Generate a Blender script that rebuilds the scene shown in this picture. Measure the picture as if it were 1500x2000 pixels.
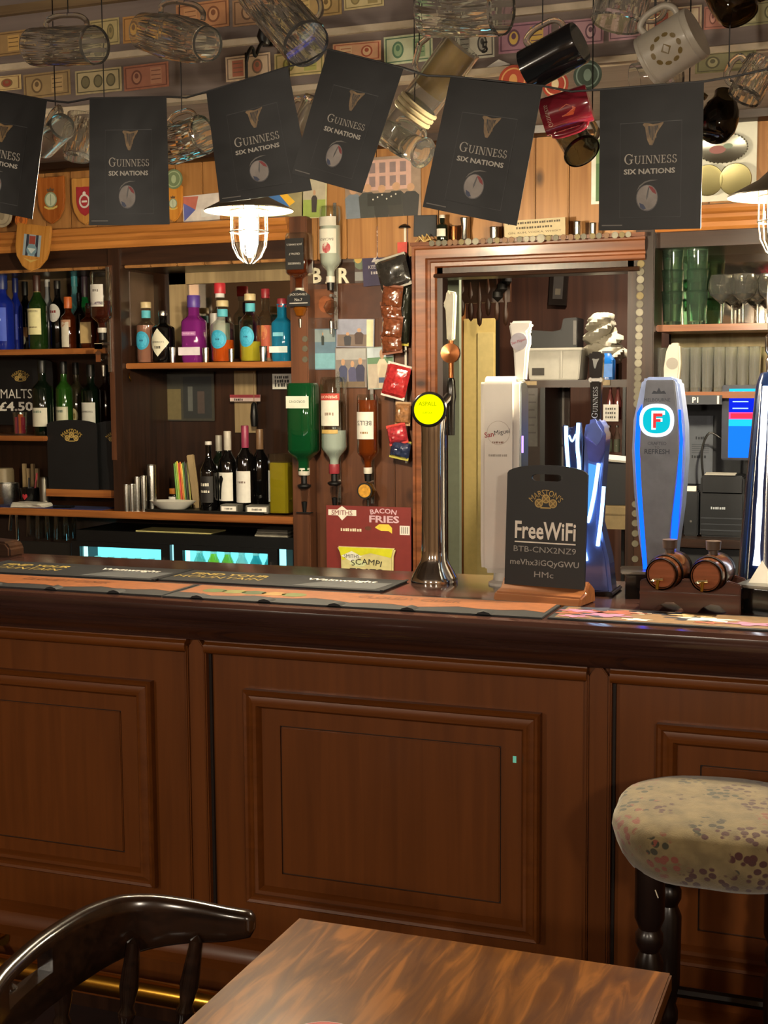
import bpy, bmesh, math, random
from mathutils import Vector, Matrix
random.seed(7)
PI = math.pi
for o in list(bpy.data.objects): bpy.data.objects.remove(o)
scn = bpy.context.scene
COL = scn.collection

# ------------------------------------------------------------------ camera
F = 2600.0
CZ = 1.55
_yaw, _pit, _rol = math.radians(20.77), math.radians(5.58), math.radians(-0.393)
_fw = Vector((-math.sin(_yaw)*math.cos(_pit), math.cos(_yaw)*math.cos(_pit), -math.sin(_pit)))
_r = Vector((math.cos(_yaw), math.sin(_yaw), 0)); _u = _r.cross(_fw)
_R = _r*math.cos(_rol) + _u*math.sin(_rol); _U = _R.cross(_fw)
_O = Vector((0, 0, CZ))
cam = bpy.data.objects.new('camera', bpy.data.cameras.new('camera'))
COL.objects.link(cam)
cam.matrix_world = Matrix(((_R.x, _U.x, -_fw.x, 0), (_R.y, _U.y, -_fw.y, 0), (_R.z, _U.z, -_fw.z, CZ), (0, 0, 0, 1)))
cam.data.sensor_fit = 'VERTICAL'; cam.data.sensor_height = 24.0; cam.data.lens = F/2000*24.0
cam.data.clip_start = 0.02
scn.camera = cam
# ------------------------------------------------------------------ world, exposure
w = bpy.data.worlds.new('world'); scn.world = w; w.use_nodes = True
w.node_tree.nodes['Background'].inputs[0].default_value = (1.0, 0.85, 0.7, 1)
w.node_tree.nodes['Background'].inputs[1].default_value = 0.02
scn.view_settings.view_transform = 'Standard'; scn.view_settings.look = 'None'
scn.view_settings.gamma = 1.0; scn.view_settings.use_curve_mapping = False
scn.view_settings.exposure = 0.2
# ------------------------------------------------------------------ fill globes and pendants (fixtures are built in their own section)
FILL_GLOBES = [(-0.9, -1.7, 1.98), (0.95, -0.9, 1.98), (-2.9, -1.1, 1.98)]  # unseen globes around the viewer, added as fill light
FILL_EMIT = 320.0
FILL_COL = (1.0, 0.86, 0.68)
PENDANT_EMIT = 2700.0
WARM = (1.0, 0.91, 0.74)
def area(name, loc, size, power, color, rot=(0, 0, 0), shape='DISK', sy=None):
    l = bpy.data.lights.new(name, 'AREA'); l.shape = shape; l.size = size; l.energy = power; l.color = color
    if sy: l.size_y = sy
    o = bpy.data.objects.new(name, l); COL.objects.link(o); o.location = loc; o.rotation_euler = rot
    return o

# ------------------------------------------------------------------ picture measuring
def ray(px, py): return _fw + _R*((px-750)/F) + _U*((1000-py)/F)
def Q(px, py, Y): d = ray(px, py); return _O + d*(Y/d.y)
def G(px, py, Z): d = ray(px, py); return _O + d*((Z-CZ)/d.z)
def mpp(p): return (p-_O).dot(_fw)/F
def rect(x0, y0, x1, y1, Y):
    a = Q(x0, (y0+y1)/2, Y); b = Q(x1, (y0+y1)/2, Y); c = Q((x0+x1)/2, y0, Y); d = Q((x0+x1)/2, y1, Y)
    return a.x, d.z, b.x, c.z          # X0, Z0, X1, Z1

# ------------------------------------------------------------------ materials
def srgb(h):
    if isinstance(h, tuple): return h if len(h) == 4 else h+(1,)
    h = h.lstrip('#'); c = [int(h[i:i+2], 16)/255 for i in (0, 2, 4)]
    return tuple(x/12.92 if x <= .04045 else ((x+.055)/1.055)**2.4 for x in c)+(1,)
_M = {}
def _new(name):
    m = bpy.data.materials.new(name); m.use_nodes = True
    return m, m.node_tree, m.node_tree.nodes['Principled BSDF']
def plain(c, rough=.5, metal=0., spec=.5, coat=0., var=.12, scale=40., bump=0.):
    k = ('p', c, rough, metal, spec, coat, var, scale, bump)
    if k in _M: return _M[k]
    m, nt, b = _new('plain_%s' % str(c).strip('#'))
    b.inputs['Roughness'].default_value = rough; b.inputs['Metallic'].default_value = metal
    b.inputs['Specular IOR Level'].default_value = spec; b.inputs['Coat Weight'].default_value = coat
    col = srgb(c)
    tc = nt.nodes.new('ShaderNodeTexCoord'); nz = nt.nodes.new('ShaderNodeTexNoise'); nz.inputs['Scale'].default_value = scale
    nz.inputs['Detail'].default_value = 3
    nt.links.new(tc.outputs['Object'], nz.inputs['Vector'])
    rp = nt.nodes.new('ShaderNodeValToRGB')
    rp.color_ramp.elements[0].position = .3; rp.color_ramp.elements[1].position = .7
    rp.color_ramp.elements[0].color = tuple(x*(1-var) for x in col[:3])+(1,)
    rp.color_ramp.elements[1].color = tuple(min(1, x*(1+var)) for x in col[:3])+(1,)
    nt.links.new(nz.outputs['Fac'], rp.inputs['Fac']); nt.links.new(rp.outputs['Color'], b.inputs['Base Color'])
    if bump:
        bp = nt.nodes.new('ShaderNodeBump'); bp.inputs['Strength'].default_value = bump; bp.inputs['Distance'].default_value = .002
        nt.links.new(nz.outputs['Fac'], bp.inputs['Height']); nt.links.new(bp.outputs['Normal'], b.inputs['Normal'])
    _M[k] = m; return m
def wood(c1, c2, axis='Z', scale=1., rough=.4, coat=0., knots=False, spec=.4):
    k = ('w', c1, c2, axis, scale, rough, coat, knots)
    if k in _M: return _M[k]
    m, nt, b = _new('wood_%s_%s' % (c1.strip('#'), axis))
    b.inputs['Roughness'].default_value = rough; b.inputs['Coat Weight'].default_value = coat
    b.inputs['Coat Roughness'].default_value = .15; b.inputs['Specular IOR Level'].default_value = spec
    tc = nt.nodes.new('ShaderNodeTexCoord'); mp = nt.nodes.new('ShaderNodeMapping')
    s = {'X': (1.2, 26, 26), 'Y': (26, 1.2, 26), 'Z': (26, 26, 1.2)}[axis]
    mp.inputs['Scale'].default_value = tuple(x*scale for x in s)
    oi = nt.nodes.new('ShaderNodeObjectInfo')
    ad = nt.nodes.new('ShaderNodeVectorMath'); ad.operation = 'ADD'
    ml = nt.nodes.new('ShaderNodeVectorMath'); ml.operation = 'SCALE'; ml.inputs[0].default_value = (7, 5, 9)
    nt.links.new(oi.outputs['Random'], ml.inputs['Scale'])
    nt.links.new(tc.outputs['Object'], ad.inputs[0]); nt.links.new(ml.outputs[0], ad.inputs[1])
    nt.links.new(ad.outputs[0], mp.inputs['Vector'])
    nz = nt.nodes.new('ShaderNodeTexNoise'); nz.inputs['Scale'].default_value = 1.6; nz.inputs['Detail'].default_value = 6
    nz.inputs['Distortion'].default_value = .6
    nt.links.new(mp.outputs[0], nz.inputs['Vector'])
    n2 = nt.nodes.new('ShaderNodeTexNoise'); n2.inputs['Scale'].default_value = 2.5
    nt.links.new(ad.outputs[0], n2.inputs['Vector'])
    mx = nt.nodes.new('ShaderNodeMath'); mx.operation = 'MULTIPLY_ADD'; mx.inputs[1].default_value = .7; 
    m3 = nt.nodes.new('ShaderNodeMath'); m3.operation = 'MULTIPLY'; m3.inputs[1].default_value = .3
    nt.links.new(n2.outputs['Fac'], m3.inputs[0]); nt.links.new(nz.outputs['Fac'], mx.inputs[0]); nt.links.new(m3.outputs[0], mx.inputs[2])
    rp = nt.nodes.new('ShaderNodeValToRGB'); e = rp.color_ramp.elements
    e[0].position = .34; e[1].position = .66; e[0].color = srgb(c1); e[1].color = srgb(c2)
    nt.links.new(mx.outputs[0], rp.inputs['Fac'])
    out = rp.outputs['Color']
    if knots:
        vo = nt.nodes.new('ShaderNodeTexVoronoi'); vo.inputs['Scale'].default_value = 1.0
        mk = nt.nodes.new('ShaderNodeMapping'); mk.inputs['Scale'].default_value = {'Z': (9, 1, 5), 'X': (5, 1, 9), 'Y': (9, 5, 1)}[axis]
        nt.links.new(ad.outputs[0], mk.inputs['Vector']); nt.links.new(mk.outputs[0], vo.inputs['Vector'])
        kr = nt.nodes.new('ShaderNodeValToRGB'); kr.color_ramp.elements[0].position = .05; kr.color_ramp.elements[1].position = .2
        kr.color_ramp.elements[0].color = (1, 1, 1, 1); kr.color_ramp.elements[1].color = (0, 0, 0, 1)
        nt.links.new(vo.outputs['Distance'], kr.inputs['Fac'])
        mm = nt.nodes.new('ShaderNodeMix'); mm.data_type = 'RGBA'
        nt.links.new(kr.outputs['Color'], mm.inputs['Factor']); nt.links.new(out, mm.inputs['A'])
        mm.inputs['B'].default_value = tuple(x*.35 for x in srgb(c1)[:3])+(1,)
        out = mm.outputs['Result']
    nt.links.new(out, b.inputs['Base Color'])
    bp = nt.nodes.new('ShaderNodeBump'); bp.inputs['Strength'].default_value = .12; bp.inputs['Distance'].default_value = .001
    nt.links.new(nz.outputs['Fac'], bp.inputs['Height']); nt.links.new(bp.outputs['Normal'], b.inputs['Normal'])
    _M[k] = m; return m
def metal(c='#d8d8d6', rough=.18):
    k = ('m', c, rough)
    if k in _M: return _M[k]
    m, nt, b = _new('metal_%s' % c.strip('#'))
    b.inputs['Base Color'].default_value = srgb(c); b.inputs['Metallic'].default_value = 1
    nz = nt.nodes.new('ShaderNodeTexNoise'); nz.inputs['Scale'].default_value = 60
    mr = nt.nodes.new('ShaderNodeMapRange'); mr.inputs['To Min'].default_value = rough*.8; mr.inputs['To Max'].default_value = rough*1.25
    nt.links.new(nz.outputs['Fac'], mr.inputs['Value']); nt.links.new(mr.outputs[0], b.inputs['Roughness'])
    _M[k] = m; return m
def glass(c='#ffffff', rough=.0, ior=1.45, trans=1.):
    k = ('g', c, rough, ior, trans)
    if k in _M: return _M[k]
    m, nt, b = _new('glass_%s' % c.strip('#'))
    b.inputs['Base Color'].default_value = srgb(c); b.inputs['Roughness'].default_value = rough
    b.inputs['IOR'].default_value = ior; b.inputs['Transmission Weight'].default_value = trans
    _M[k] = m; return m
def thin(c='#ffffff', refl=1.0, rough=.03):
    # thin-walled glass: clear body with a fresnel sheen
    k = ('t', c, refl, rough)
    if k in _M: return _M[k]
    m = bpy.data.materials.new('thin_glass_%s' % c.strip('#')); m.use_nodes = True; nt = m.node_tree; nt.nodes.clear()
    out = nt.nodes.new('ShaderNodeOutputMaterial'); mx = nt.nodes.new('ShaderNodeMixShader')
    tr = nt.nodes.new('ShaderNodeBsdfTransparent'); tr.inputs[0].default_value = srgb(c)
    gl = nt.nodes.new('ShaderNodeBsdfGlossy'); gl.inputs['Roughness'].default_value = rough; gl.inputs[0].default_value = (1, 1, 1, 1)
    lw = nt.nodes.new('ShaderNodeLayerWeight'); lw.inputs[0].default_value = .35
    mr = nt.nodes.new('ShaderNodeMapRange'); mr.inputs['To Min'].default_value = .05*refl; mr.inputs['To Max'].default_value = .75*refl
    nt.links.new(lw.outputs['Facing'], mr.inputs['Value']); nt.links.new(mr.outputs[0], mx.inputs[0])
    nt.links.new(tr.outputs[0], mx.inputs[1]); nt.links.new(gl.outputs[0], mx.inputs[2]); nt.links.new(mx.outputs[0], out.inputs[0])
    _M[k] = m; return m
def emit(c, s):
    k = ('e', c, s)
    if k in _M: return _M[k]
    m = bpy.data.materials.new('lit_%s' % str(c).strip('#')); m.use_nodes = True; nt = m.node_tree; nt.nodes.clear()
    out = nt.nodes.new('ShaderNodeOutputMaterial'); e = nt.nodes.new('ShaderNodeEmission')
    e.inputs[0].default_value = srgb(c); e.inputs[1].default_value = s
    nt.links.new(e.outputs[0], out.inputs[0]); _M[k] = m; return m

# ------------------------------------------------------------------ mesh building
class MB:
    def __init__(s): s.v = []; s.f = []; s.m = []
    def add(s, vs, fs, mi=0):
        n = len(s.v); s.v += [tuple(x) for x in vs]
        for q in fs: s.f.append(tuple(n+i for i in q)); s.m.append(mi)
        return s
    def box(s, x0, y0, z0, x1, y1, z1, mi=0):
        return s.add([(x0,y0,z0),(x1,y0,z0),(x1,y1,z0),(x0,y1,z0),(x0,y0,z1),(x1,y0,z1),(x1,y1,z1),(x0,y1,z1)],
                     [(3,2,1,0),(4,5,6,7),(0,1,5,4),(1,2,6,5),(2,3,7,6),(3,0,4,7)], mi)
    def lathe(s, prof, n=20, c=(0,0,0), mat=None, sq=0., mi=0, ang=None, bump=None):
        vs, fs = [], []; k = len(prof)
        a0, a1 = ang or (0, 2*PI); full = ang is None; cols = n if full else n+1
        for j in range(cols):
            a = a0+(a1-a0)*j/n
            q = 1.
            if sq:
                e = 2+sq; q = (abs(math.cos(a))**e+abs(math.sin(a))**e)**(-1/e)
            for i, (r, z) in enumerate(prof):
                rr = r*q
                if bump: rr *= bump(a, i, z)
                p = Vector((rr*math.cos(a), rr*math.sin(a), z))
                if mat: p = mat @ p
                vs.append((p.x+c[0], p.y+c[1], p.z+c[2]))
        for j in range(n):
            j2 = (j+1) % cols if full else j+1
            for i in range(k-1):
                a, b, cc, d = j*k+i, j2*k+i, j2*k+i+1, j*k+i+1
                if prof[i][0] < 1e-6: fs.append((a, cc, d))
                elif prof[i+1][0] < 1e-6: fs.append((a, b, cc))
                else: fs.append((a, b, cc, d))
        return s.add(vs, fs, mi)
    def tube(s, pts, r, n=8, closed=False, mi=0, flat=None, cap=True):
        pts = [Vector(p) for p in pts]; m = len(pts); vs, fs = [], []
        rs = r if isinstance(r, (list, tuple)) else [r]*m
        ref = None
        for i, p in enumerate(pts):
            t = (pts[(i+1) % m]-pts[i-1]) if closed else (pts[min(i+1, m-1)]-pts[max(i-1, 0)])
            t.normalize()
            if ref is None: ref = Vector((0, 0, 1)) if abs(t.z) < .9 else Vector((1, 0, 0))
            e1 = (ref-t*ref.dot(t)); e1.normalize(); e2 = t.cross(e1); ref = e1
            for j in range(n):
                a = 2*PI*j/n; ra, rb = (rs[i], rs[i]) if not flat else (rs[i]*flat[0], rs[i]*flat[1])
                vs.append(p+e1*(ra*math.cos(a))+e2*(rb*math.sin(a)))
        for i in range(m if closed else m-1):
            i2 = (i+1) % m
            for j in range(n):
                j2 = (j+1) % n; fs.append((i*n+j, i*n+j2, i2*n+j2, i2*n+j))
        if not closed and cap: fs.append(tuple(range(n-1, -1, -1))); fs.append(tuple((m-1)*n+j for j in range(n)))
        return s.add(vs, fs, mi)
    def prism(s, poly, d0, d1, plane='XZ', mi=0):
        n = len(poly)
        def P(a, b, d): return {'XZ': (a, d, b), 'XY': (a, b, d), 'YZ': (d, a, b)}[plane]
        vs = [P(a, b, d0) for a, b in poly]+[P(a, b, d1) for a, b in poly]
        fs = [tuple(range(n)), tuple(range(2*n-1, n-1, -1))]+[(i, i+n, (i+1) % n+n, (i+1) % n) for i in range(n)]
        return s.add(vs, fs, mi)
    def sweep(s, prof, path, mi=0, closed=True):
        """profile [(out, up)] around a rectangle path in the XZ plane (mitred); path = corner list, out = away from the centre, up = -Y."""
        m = len(path); vs, fs = [], []; k = len(prof)
        cx = sum(p[0] for p in path)/m; cz = sum(p[1] for p in path)/m
        for (x, z) in path:
            sx = 1 if x > cx else -1; sz = 1 if z > cz else -1
            for (o, u) in prof: vs.append((x+sx*o, -u, z+sz*o))
        for i in range(m):
            i2 = (i+1) % m
            for j in range(k-1): fs.append((i*k+j, i2*k+j, i2*k+j+1, i*k+j+1))
        return s.add(vs, fs, mi)
    def build(s, name, mats, parent=None, loc=(0,0,0), rot=None, bevel=0., smooth=True, ang=38):
        me = bpy.data.meshes.new(name); me.from_pydata(s.v, [], s.f)
        ms = mats if isinstance(mats, list) else [mats]
        for m in ms: me.materials.append(m)
        if len(ms) > 1: me.polygons.foreach_set('material_index', s.m)
        bm = bmesh.new(); bm.from_mesh(me)
        bmesh.ops.recalc_face_normals(bm, faces=bm.faces)
        if bevel:
            es = [e for e in bm.edges if len(e.link_faces) == 2 and e.calc_face_angle(0) > .6]
            bmesh.ops.bevel(bm, geom=es, offset=bevel, segments=2, affect='EDGES', clamp_overlap=True)
        bm.to_mesh(me); bm.free()
        if smooth:
            me.polygons.foreach_set('use_smooth', [True]*len(me.polygons)); me.set_sharp_from_angle(angle=math.radians(ang))
        o = bpy.data.objects.new(name, me); COL.objects.link(o)
        o.location = loc
        if rot: o.rotation_euler = rot
        if parent: o.parent = parent
        return o
def tag(o, label, cat, group=None):
    o['label'] = label; o['category'] = cat
    if group: o['group'] = group
    return o
def struct(o): o['kind'] = 'structure'; return o
def thing(name, label, cat, loc=(0,0,0), rot=(0,0,0), group=None):
    o = bpy.data.objects.new(name, None); COL.objects.link(o); o.location = loc; o.rotation_euler = rot
    o.empty_display_size = .05
    return tag(o, label, cat, group)
def bx(name, mat, a, b, parent=None, bevel=0., loc=(0,0,0)):
    return MB().box(min(a[0],b[0]), min(a[1],b[1]), min(a[2],b[2]), max(a[0],b[0]), max(a[1],b[1]), max(a[2],b[2])).build(name, mat, parent, loc, bevel=bevel)
# lettering: the built-in outline font as flat mesh
_TX = {}
def textmesh(s, bold=0.):
    k = (s, bold)
    if k not in _TX:
        cu = bpy.data.curves.new('t', 'FONT'); cu.body = s; cu.align_x = 'CENTER'; cu.align_y = 'CENTER'; cu.resolution_u = 2; cu.offset = bold
        ob = bpy.data.objects.new('t', cu); COL.objects.link(ob)
        dg = bpy.context.evaluated_depsgraph_get()
        me = bpy.data.meshes.new_from_object(ob.evaluated_get(dg)); bpy.data.objects.remove(ob)
        vs = [(v.co.x, v.co.y) for v in me.vertices]; fs = [tuple(p.vertices) for p in me.polygons]
        bpy.data.meshes.remove(me)
        x0 = min(v[0] for v in vs); x1 = max(v[0] for v in vs); y0 = min(v[1] for v in vs); y1 = max(v[1] for v in vs)
        _TX[k] = ([((x-(x0+x1)/2)/(x1-x0), (y-(y0+y1)/2)/(y1-y0)) for x, y in vs], fs, (x1-x0)/(y1-y0))
    return _TX[k]
# GUINNESS-like roman capitals, thick and thin strokes with serifs (unit height)
def _serif():
    g = {}
    def q(*p): return [p]
    I = [[(.16,0),(.30,0),(.30,1),(.16,1)],[(.05,0),(.41,0),(.41,.06),(.05,.06)],[(.05,.94),(.41,.94),(.41,1),(.05,1)]]
    g['I'] = (I, .46)
    g['N'] = ([[(.12,0),(.18,0),(.18,1),(.12,1)],[(.74,0),(.80,0),(.80,1),(.74,1)],[(.12,1),(.28,1),(.80,0),(.66,0)],[(.02,0),(.28,0),(.28,.06),(.02,.06)],[(.64,.94),(.90,.94),(.90,1),(.64,1)],[(.02,.94),(.2,.94),(.2,1),(.02,1)]], .92)
    g['E'] = ([[(.14,0),(.28,0),(.28,1),(.14,1)],[(.04,0),(.62,0),(.64,.2),(.58,.2),(.54,.07),(.04,.07)],[(.04,.93),(.52,.93),(.55,.8),(.6,.8),(.6,1),(.04,1)],[(.28,.48),(.46,.48),(.46,.55),(.28,.55)],[(.44,.4),(.49,.4),(.49,.64),(.44,.64)]], .68)
    def arc(cx, cy, rx, ry, a0, a1, t0, t1, n=14):
        P = []
        for i in range(n):
            a = math.radians(a0+(a1-a0)*i/n); b = math.radians(a0+(a1-a0)*(i+1)/n)
            ta = t0+(t1-t0)*abs(math.cos(a)); tb = t0+(t1-t0)*abs(math.cos(b))
            P.append([(cx+rx*math.cos(a), cy+ry*math.sin(a)), (cx+rx*math.cos(b), cy+ry*math.sin(b)),
                      (cx+(rx-tb)*math.cos(b), cy+(ry-tb*.8)*math.sin(b)), (cx+(rx-ta)*math.cos(a), cy+(ry-ta*.8)*math.sin(a))])
        return P
    g['U'] = ([[(.12,.36),(.27,.36),(.27,1),(.12,1)],[(.70,.36),(.76,.36),(.76,1),(.70,1)],[(.02,.94),(.37,.94),(.37,1),(.02,1)],[(.60,.94),(.86,.94),(.86,1),(.60,1)]]+arc(.44,.38,.32,.40,180,360,.07,.13), .88)
    g['G'] = (arc(.5,.5,.46,.52,42,322,.07,.15,20)+[[(.68,.06),(.82,.12),(.82,.44),(.68,.44)],[(.56,.40),(.94,.40),(.94,.46),(.56,.46)],[(.80,.70),(.85,.70),(.87,.98),(.82,.92)]], .98)
    g['S'] = (arc(.32,.74,.24,.27,20,270,.06,.12)+arc(.34,.26,.27,.28,-180,90,.06,.13)+[[(.48,.74),(.53,.74),(.54,1),(.49,.96)],[(.05,.02),(.1,.05),(.1,.28),(.05,.28)]], .64)
    return g
_SER = _serif()
def serifmesh(s, small=.8):
    vs, fs = [], []; x = 0
    for i, ch in enumerate(s):
        P, wd = _SER[ch]; k = 1. if i == 0 else small
        for poly in P:
            n = len(vs); vs += [(x+a*k, b*k) for a, b in poly]; fs.append(tuple(range(n, n+len(poly))))
        x += wd*k+.03
    return [((a-x/2)/x, b-.42) for a, b in vs], fs, x
def text(s, mat, parent, c, width=None, height=None, bold=0., wrap=None, rot=0., flip=False, name='lettering', mode='front', arch=0., serif=False):
    """c = centre in the parent's space; letters face -Y (front) or +Z (top). wrap = cylinder radius."""
    if s[0] == '~':          # print too small to read: a row of little marks
        n = int(s[1:]); V, Fs, asp = [], [], n*.85; name = 'small_print'
        for i in range(n):
            a = -.5+i/n; b = a+(.55+.3*((i*7) % 3)/2)/n; h = .5-.14*((i*5) % 3)/2; V += [(a, -.5), (b, -.5), (b, h), (a, h)]; Fs.append((4*i, 4*i+1, 4*i+2, 4*i+3))
    else: V, Fs, asp = serifmesh(s) if serif else textmesh(s, 0. if 'M' in s else bold)
    if width is None: width = height*asp
    if height is None: height = width/asp
    cr, sr = math.cos(rot), math.sin(rot); vs = []
    for x, y in V:
        a, b = x*width, y*height
        if arch:
            th = a/arch; rr = arch+b; a, b = rr*math.sin(th), rr*math.cos(th)-arch
        if flip: a, b = -a, -b
        a, b = a*cr-b*sr, a*sr+b*cr
        if mode == 'top': vs.append((c[0]+a, c[1]+b, c[2]))
        elif wrap:
            th = a/wrap; vs.append((c[0]+wrap*math.sin(th), c[1]+wrap*(1-math.cos(th)), c[2]+b))
        else: vs.append((c[0]+a, c[1], c[2]+b))
    return MB().add(vs, Fs).build(name, mat, parent, smooth=False)
def patch(outline, mat, parent, c, wrap=None, name='label', rings=4, thick=.0006):
    """flat print or paper of any outline [(x,z)], facing -Y, optionally wrapped round a bottle"""
    n = len(outline); cx = sum(p[0] for p in outline)/n; cz = sum(p[1] for p in outline)/n
    if not wrap:
        return MB().prism([(c[0]+a, c[2]+b) for a, b in outline], c[1], c[1]+thick).build(name, mat, parent, smooth=False)
    o2 = []
    for i in range(n):
        a, b = outline[i], outline[(i+1) % n]; q = max(1, math.ceil(abs(b[0]-a[0])/(.13*wrap)))
        o2 += [(a[0]+(b[0]-a[0])*j/q, a[1]+(b[1]-a[1])*j/q) for j in range(q)]
    outline = o2; n = len(outline); rings = 8
    vs, fs = [(cx, cz)], []
    for r in range(1, rings+1): vs += [(cx+(a-cx)*r/rings, cz+(b-cz)*r/rings) for a, b in outline]
    for r in range(rings):
        for i in range(n):
            i2 = (i+1) % n
            if r == 0: fs.append((0, 1+i, 1+i2))
            else: fs.append((1+(r-1)*n+i, 1+r*n+i, 1+r*n+i2, 1+(r-1)*n+i2))
    vs = [(c[0]+wrap*math.sin(a/wrap), c[1]+wrap*(1-math.cos(a/wrap)), c[2]+b) for a, b in vs]
    return MB().add(vs, fs).build(name, mat, parent)
def ell(rx, rz, n=24, cx=0, cz=0): return [(cx+rx*math.cos(2*PI*i/n), cz+rz*math.sin(2*PI*i/n)) for i in range(n)]
def rct(w, h, cx=0, cz=0, n=6):
    P = [(-w/2+w*i/n, -h/2) for i in range(n)]+[(w/2, -h/2), (w/2, h/2)]+[(w/2-w*i/n, h/2) for i in range(1, n)]+[(-w/2, h/2)]
    return [(cx+a, cz+b) for a, b in P]
def decal(parent, shapes, y, name='print', off=.0004):
    """flat print: shapes = [(outline, colour)] in the parent's XZ plane, later ones a hair prouder"""
    mb = MB(); ms = []; idx = {}
    for i, (pl, c) in enumerate(shapes):
        m = plain(c, .55, var=.08) if isinstance(c, str) else c
        if m.name not in idx: idx[m.name] = len(ms); ms.append(m)
        mb.add([(a, y-off*(1+.15*i), b) for a, b in pl], [tuple(range(len(pl)))], idx[m.name])
    me = mb.build(name, ms, parent, smooth=False)
    return me
# ------------------------------------------------------------------ shared finishes
W_BAR = wood('#5a2f0c', '#6b3a13', 'Z', 1., .38, .12)
W_BARX = wood('#5a2f0c', '#6b3a13', 'X', 1., .38, .12)
W_TOP = wood('#2c1a17', '#48302a', 'X', 1., .16, .5)
W_PINE = wood('#865a30', '#b07f4a', 'Z', .8, .4, .2, True)
W_PINEX = wood('#8c5426', '#c0803f', 'X', .8, .35, .3)
W_SHELF = wood('#6e3a1a', '#a86a36', 'X', .8, .35, .3)
W_RED = wood('#3c2214', '#623c26', 'Z', .8, .4, .15, True)
W_REDX = wood('#4e2814', '#854e2c', 'X', .8, .35, .3, True)
W_DK = wood('#1e110b', '#3b2417', 'Z', 1., .35, .2)
W_DKX = wood('#1e110b', '#3b2417', 'X', 1., .35, .2)
W_CHAIR = wood('#160d08', '#2b1a10', 'X', 1.4, .22, .5)
W_PALE = wood('#8f7a58', '#b39c74', 'Z', 1., .5)
BLACK = plain('#0b0b0c', .4); BLACKG = plain('#0a0a0b', .18, coat=.3); WHITE = plain('#e6e2d8', .5, var=.04)
CHROME = metal('#dcdcda', .08); STEEL = metal('#b9b8b2', .25); BRASS = metal('#d8a640', .2); COPPER = metal('#c07c4c', .2)
CREAM = plain('#d9cfae', .6, var=.05); CHALK = plain('#e8e6dc', .8, var=.1); GOLD = plain('#b89a4e', .4, var=.15)


# ------------------------------------------------------------------ the room
struct(bx('floor', plain('#2a120d', .9, var=.35, scale=14, bump=.3), (-4.8, -3.2, -.1), (1.9, 7.2, 0)))
struct(bx('ceiling', plain('#5a4634', .8, var=.08, scale=3), (-4.8, -3.2, 2.62), (1.9, 7.2, 2.7)))
wp = plain('#6d5236', .8, var=.1, scale=3)
struct(bx('wall_left', wp, (-4.9, -3.2, 0), (-4.8, 7.2, 2.62)))
struct(bx('wall_right', wp, (1.9, -3.2, 0), (2.0, 7.2, 2.62)))
struct(bx('wall_front', wp, (-4.8, -3.3, 0), (1.9, -3.2, 2.62)))
# back wall is built round the servery doorway
DX0, DX1 = Q(858, 800, 4.55).x, Q(1237, 800, 4.55).x
DZ = 1.95
wb = struct(MB().box(-4.8, 4.92, 0, DX0-.22, 5.02, 2.62).box(DX1+.06, 4.92, 0, 1.9, 5.02, 2.62).box(DX0-.22, 4.92, DZ+.04, DX1+.06, 5.02, 2.62)
            .build('wall_back', plain('#3a2517', .7, var=.15, scale=6)))
for p, lb in zip(FILL_GLOBES, ('behind the viewer', 'to the right of the viewer', 'to the left of the viewer')):
    t = thing('fill_globe', 'unseen globe lamp added as fill light '+lb, 'pendant lamp', p)
    MB().lathe([(.0, -.09), (.04, -.081), (.07, -.056), (.088, -.02), (.088, .02), (.07, .056), (.04, .081), (0, .09)], 20).build('added_globe', emit(FILL_COL, FILL_EMIT), t)
    MB().lathe([(0, .088), (.03, .088), (.03, .11), (.012, .13), (0, .13)], 16).build('gallery', BRASS, t)
    MB().tube([(0, 0, .12), (0, 0, 2.62-p[2])], .005, 8).build('rod', BRASS, t)

# ------------------------------------------------------------------ bar counter front
YP = 2.66
bar = thing('bar_counter', 'panelled brown wooden bar counter front with raised mouldings', 'bar counter', (0, YP, 0))
def XB(px, py=1560): return Q(px, py, YP).x
s1 = (XB(375, 1500), XB(405, 1500)); s2 = (XB(1150), XB(1183)); PER = s2[0]-s1[0]
ZT = Q(780, 1287, YP).z; ZM1 = .859; ZM0 = .362; ZI1 = .778; ZI0 = .438
mx0, mx1 = XB(480, 1560), XB(1055, 1600); ix0, ix1 = XB(550, 1600), XB(975, 1600)
XL, XR = -3.9, 1.3
bx('back_board', W_BAR, (XL, .012, .06), (XR, .05, 1.03), bar)
bx('plinth', W_DK, (XL, .06, 0), (XR, .1, .2), bar)
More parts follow.
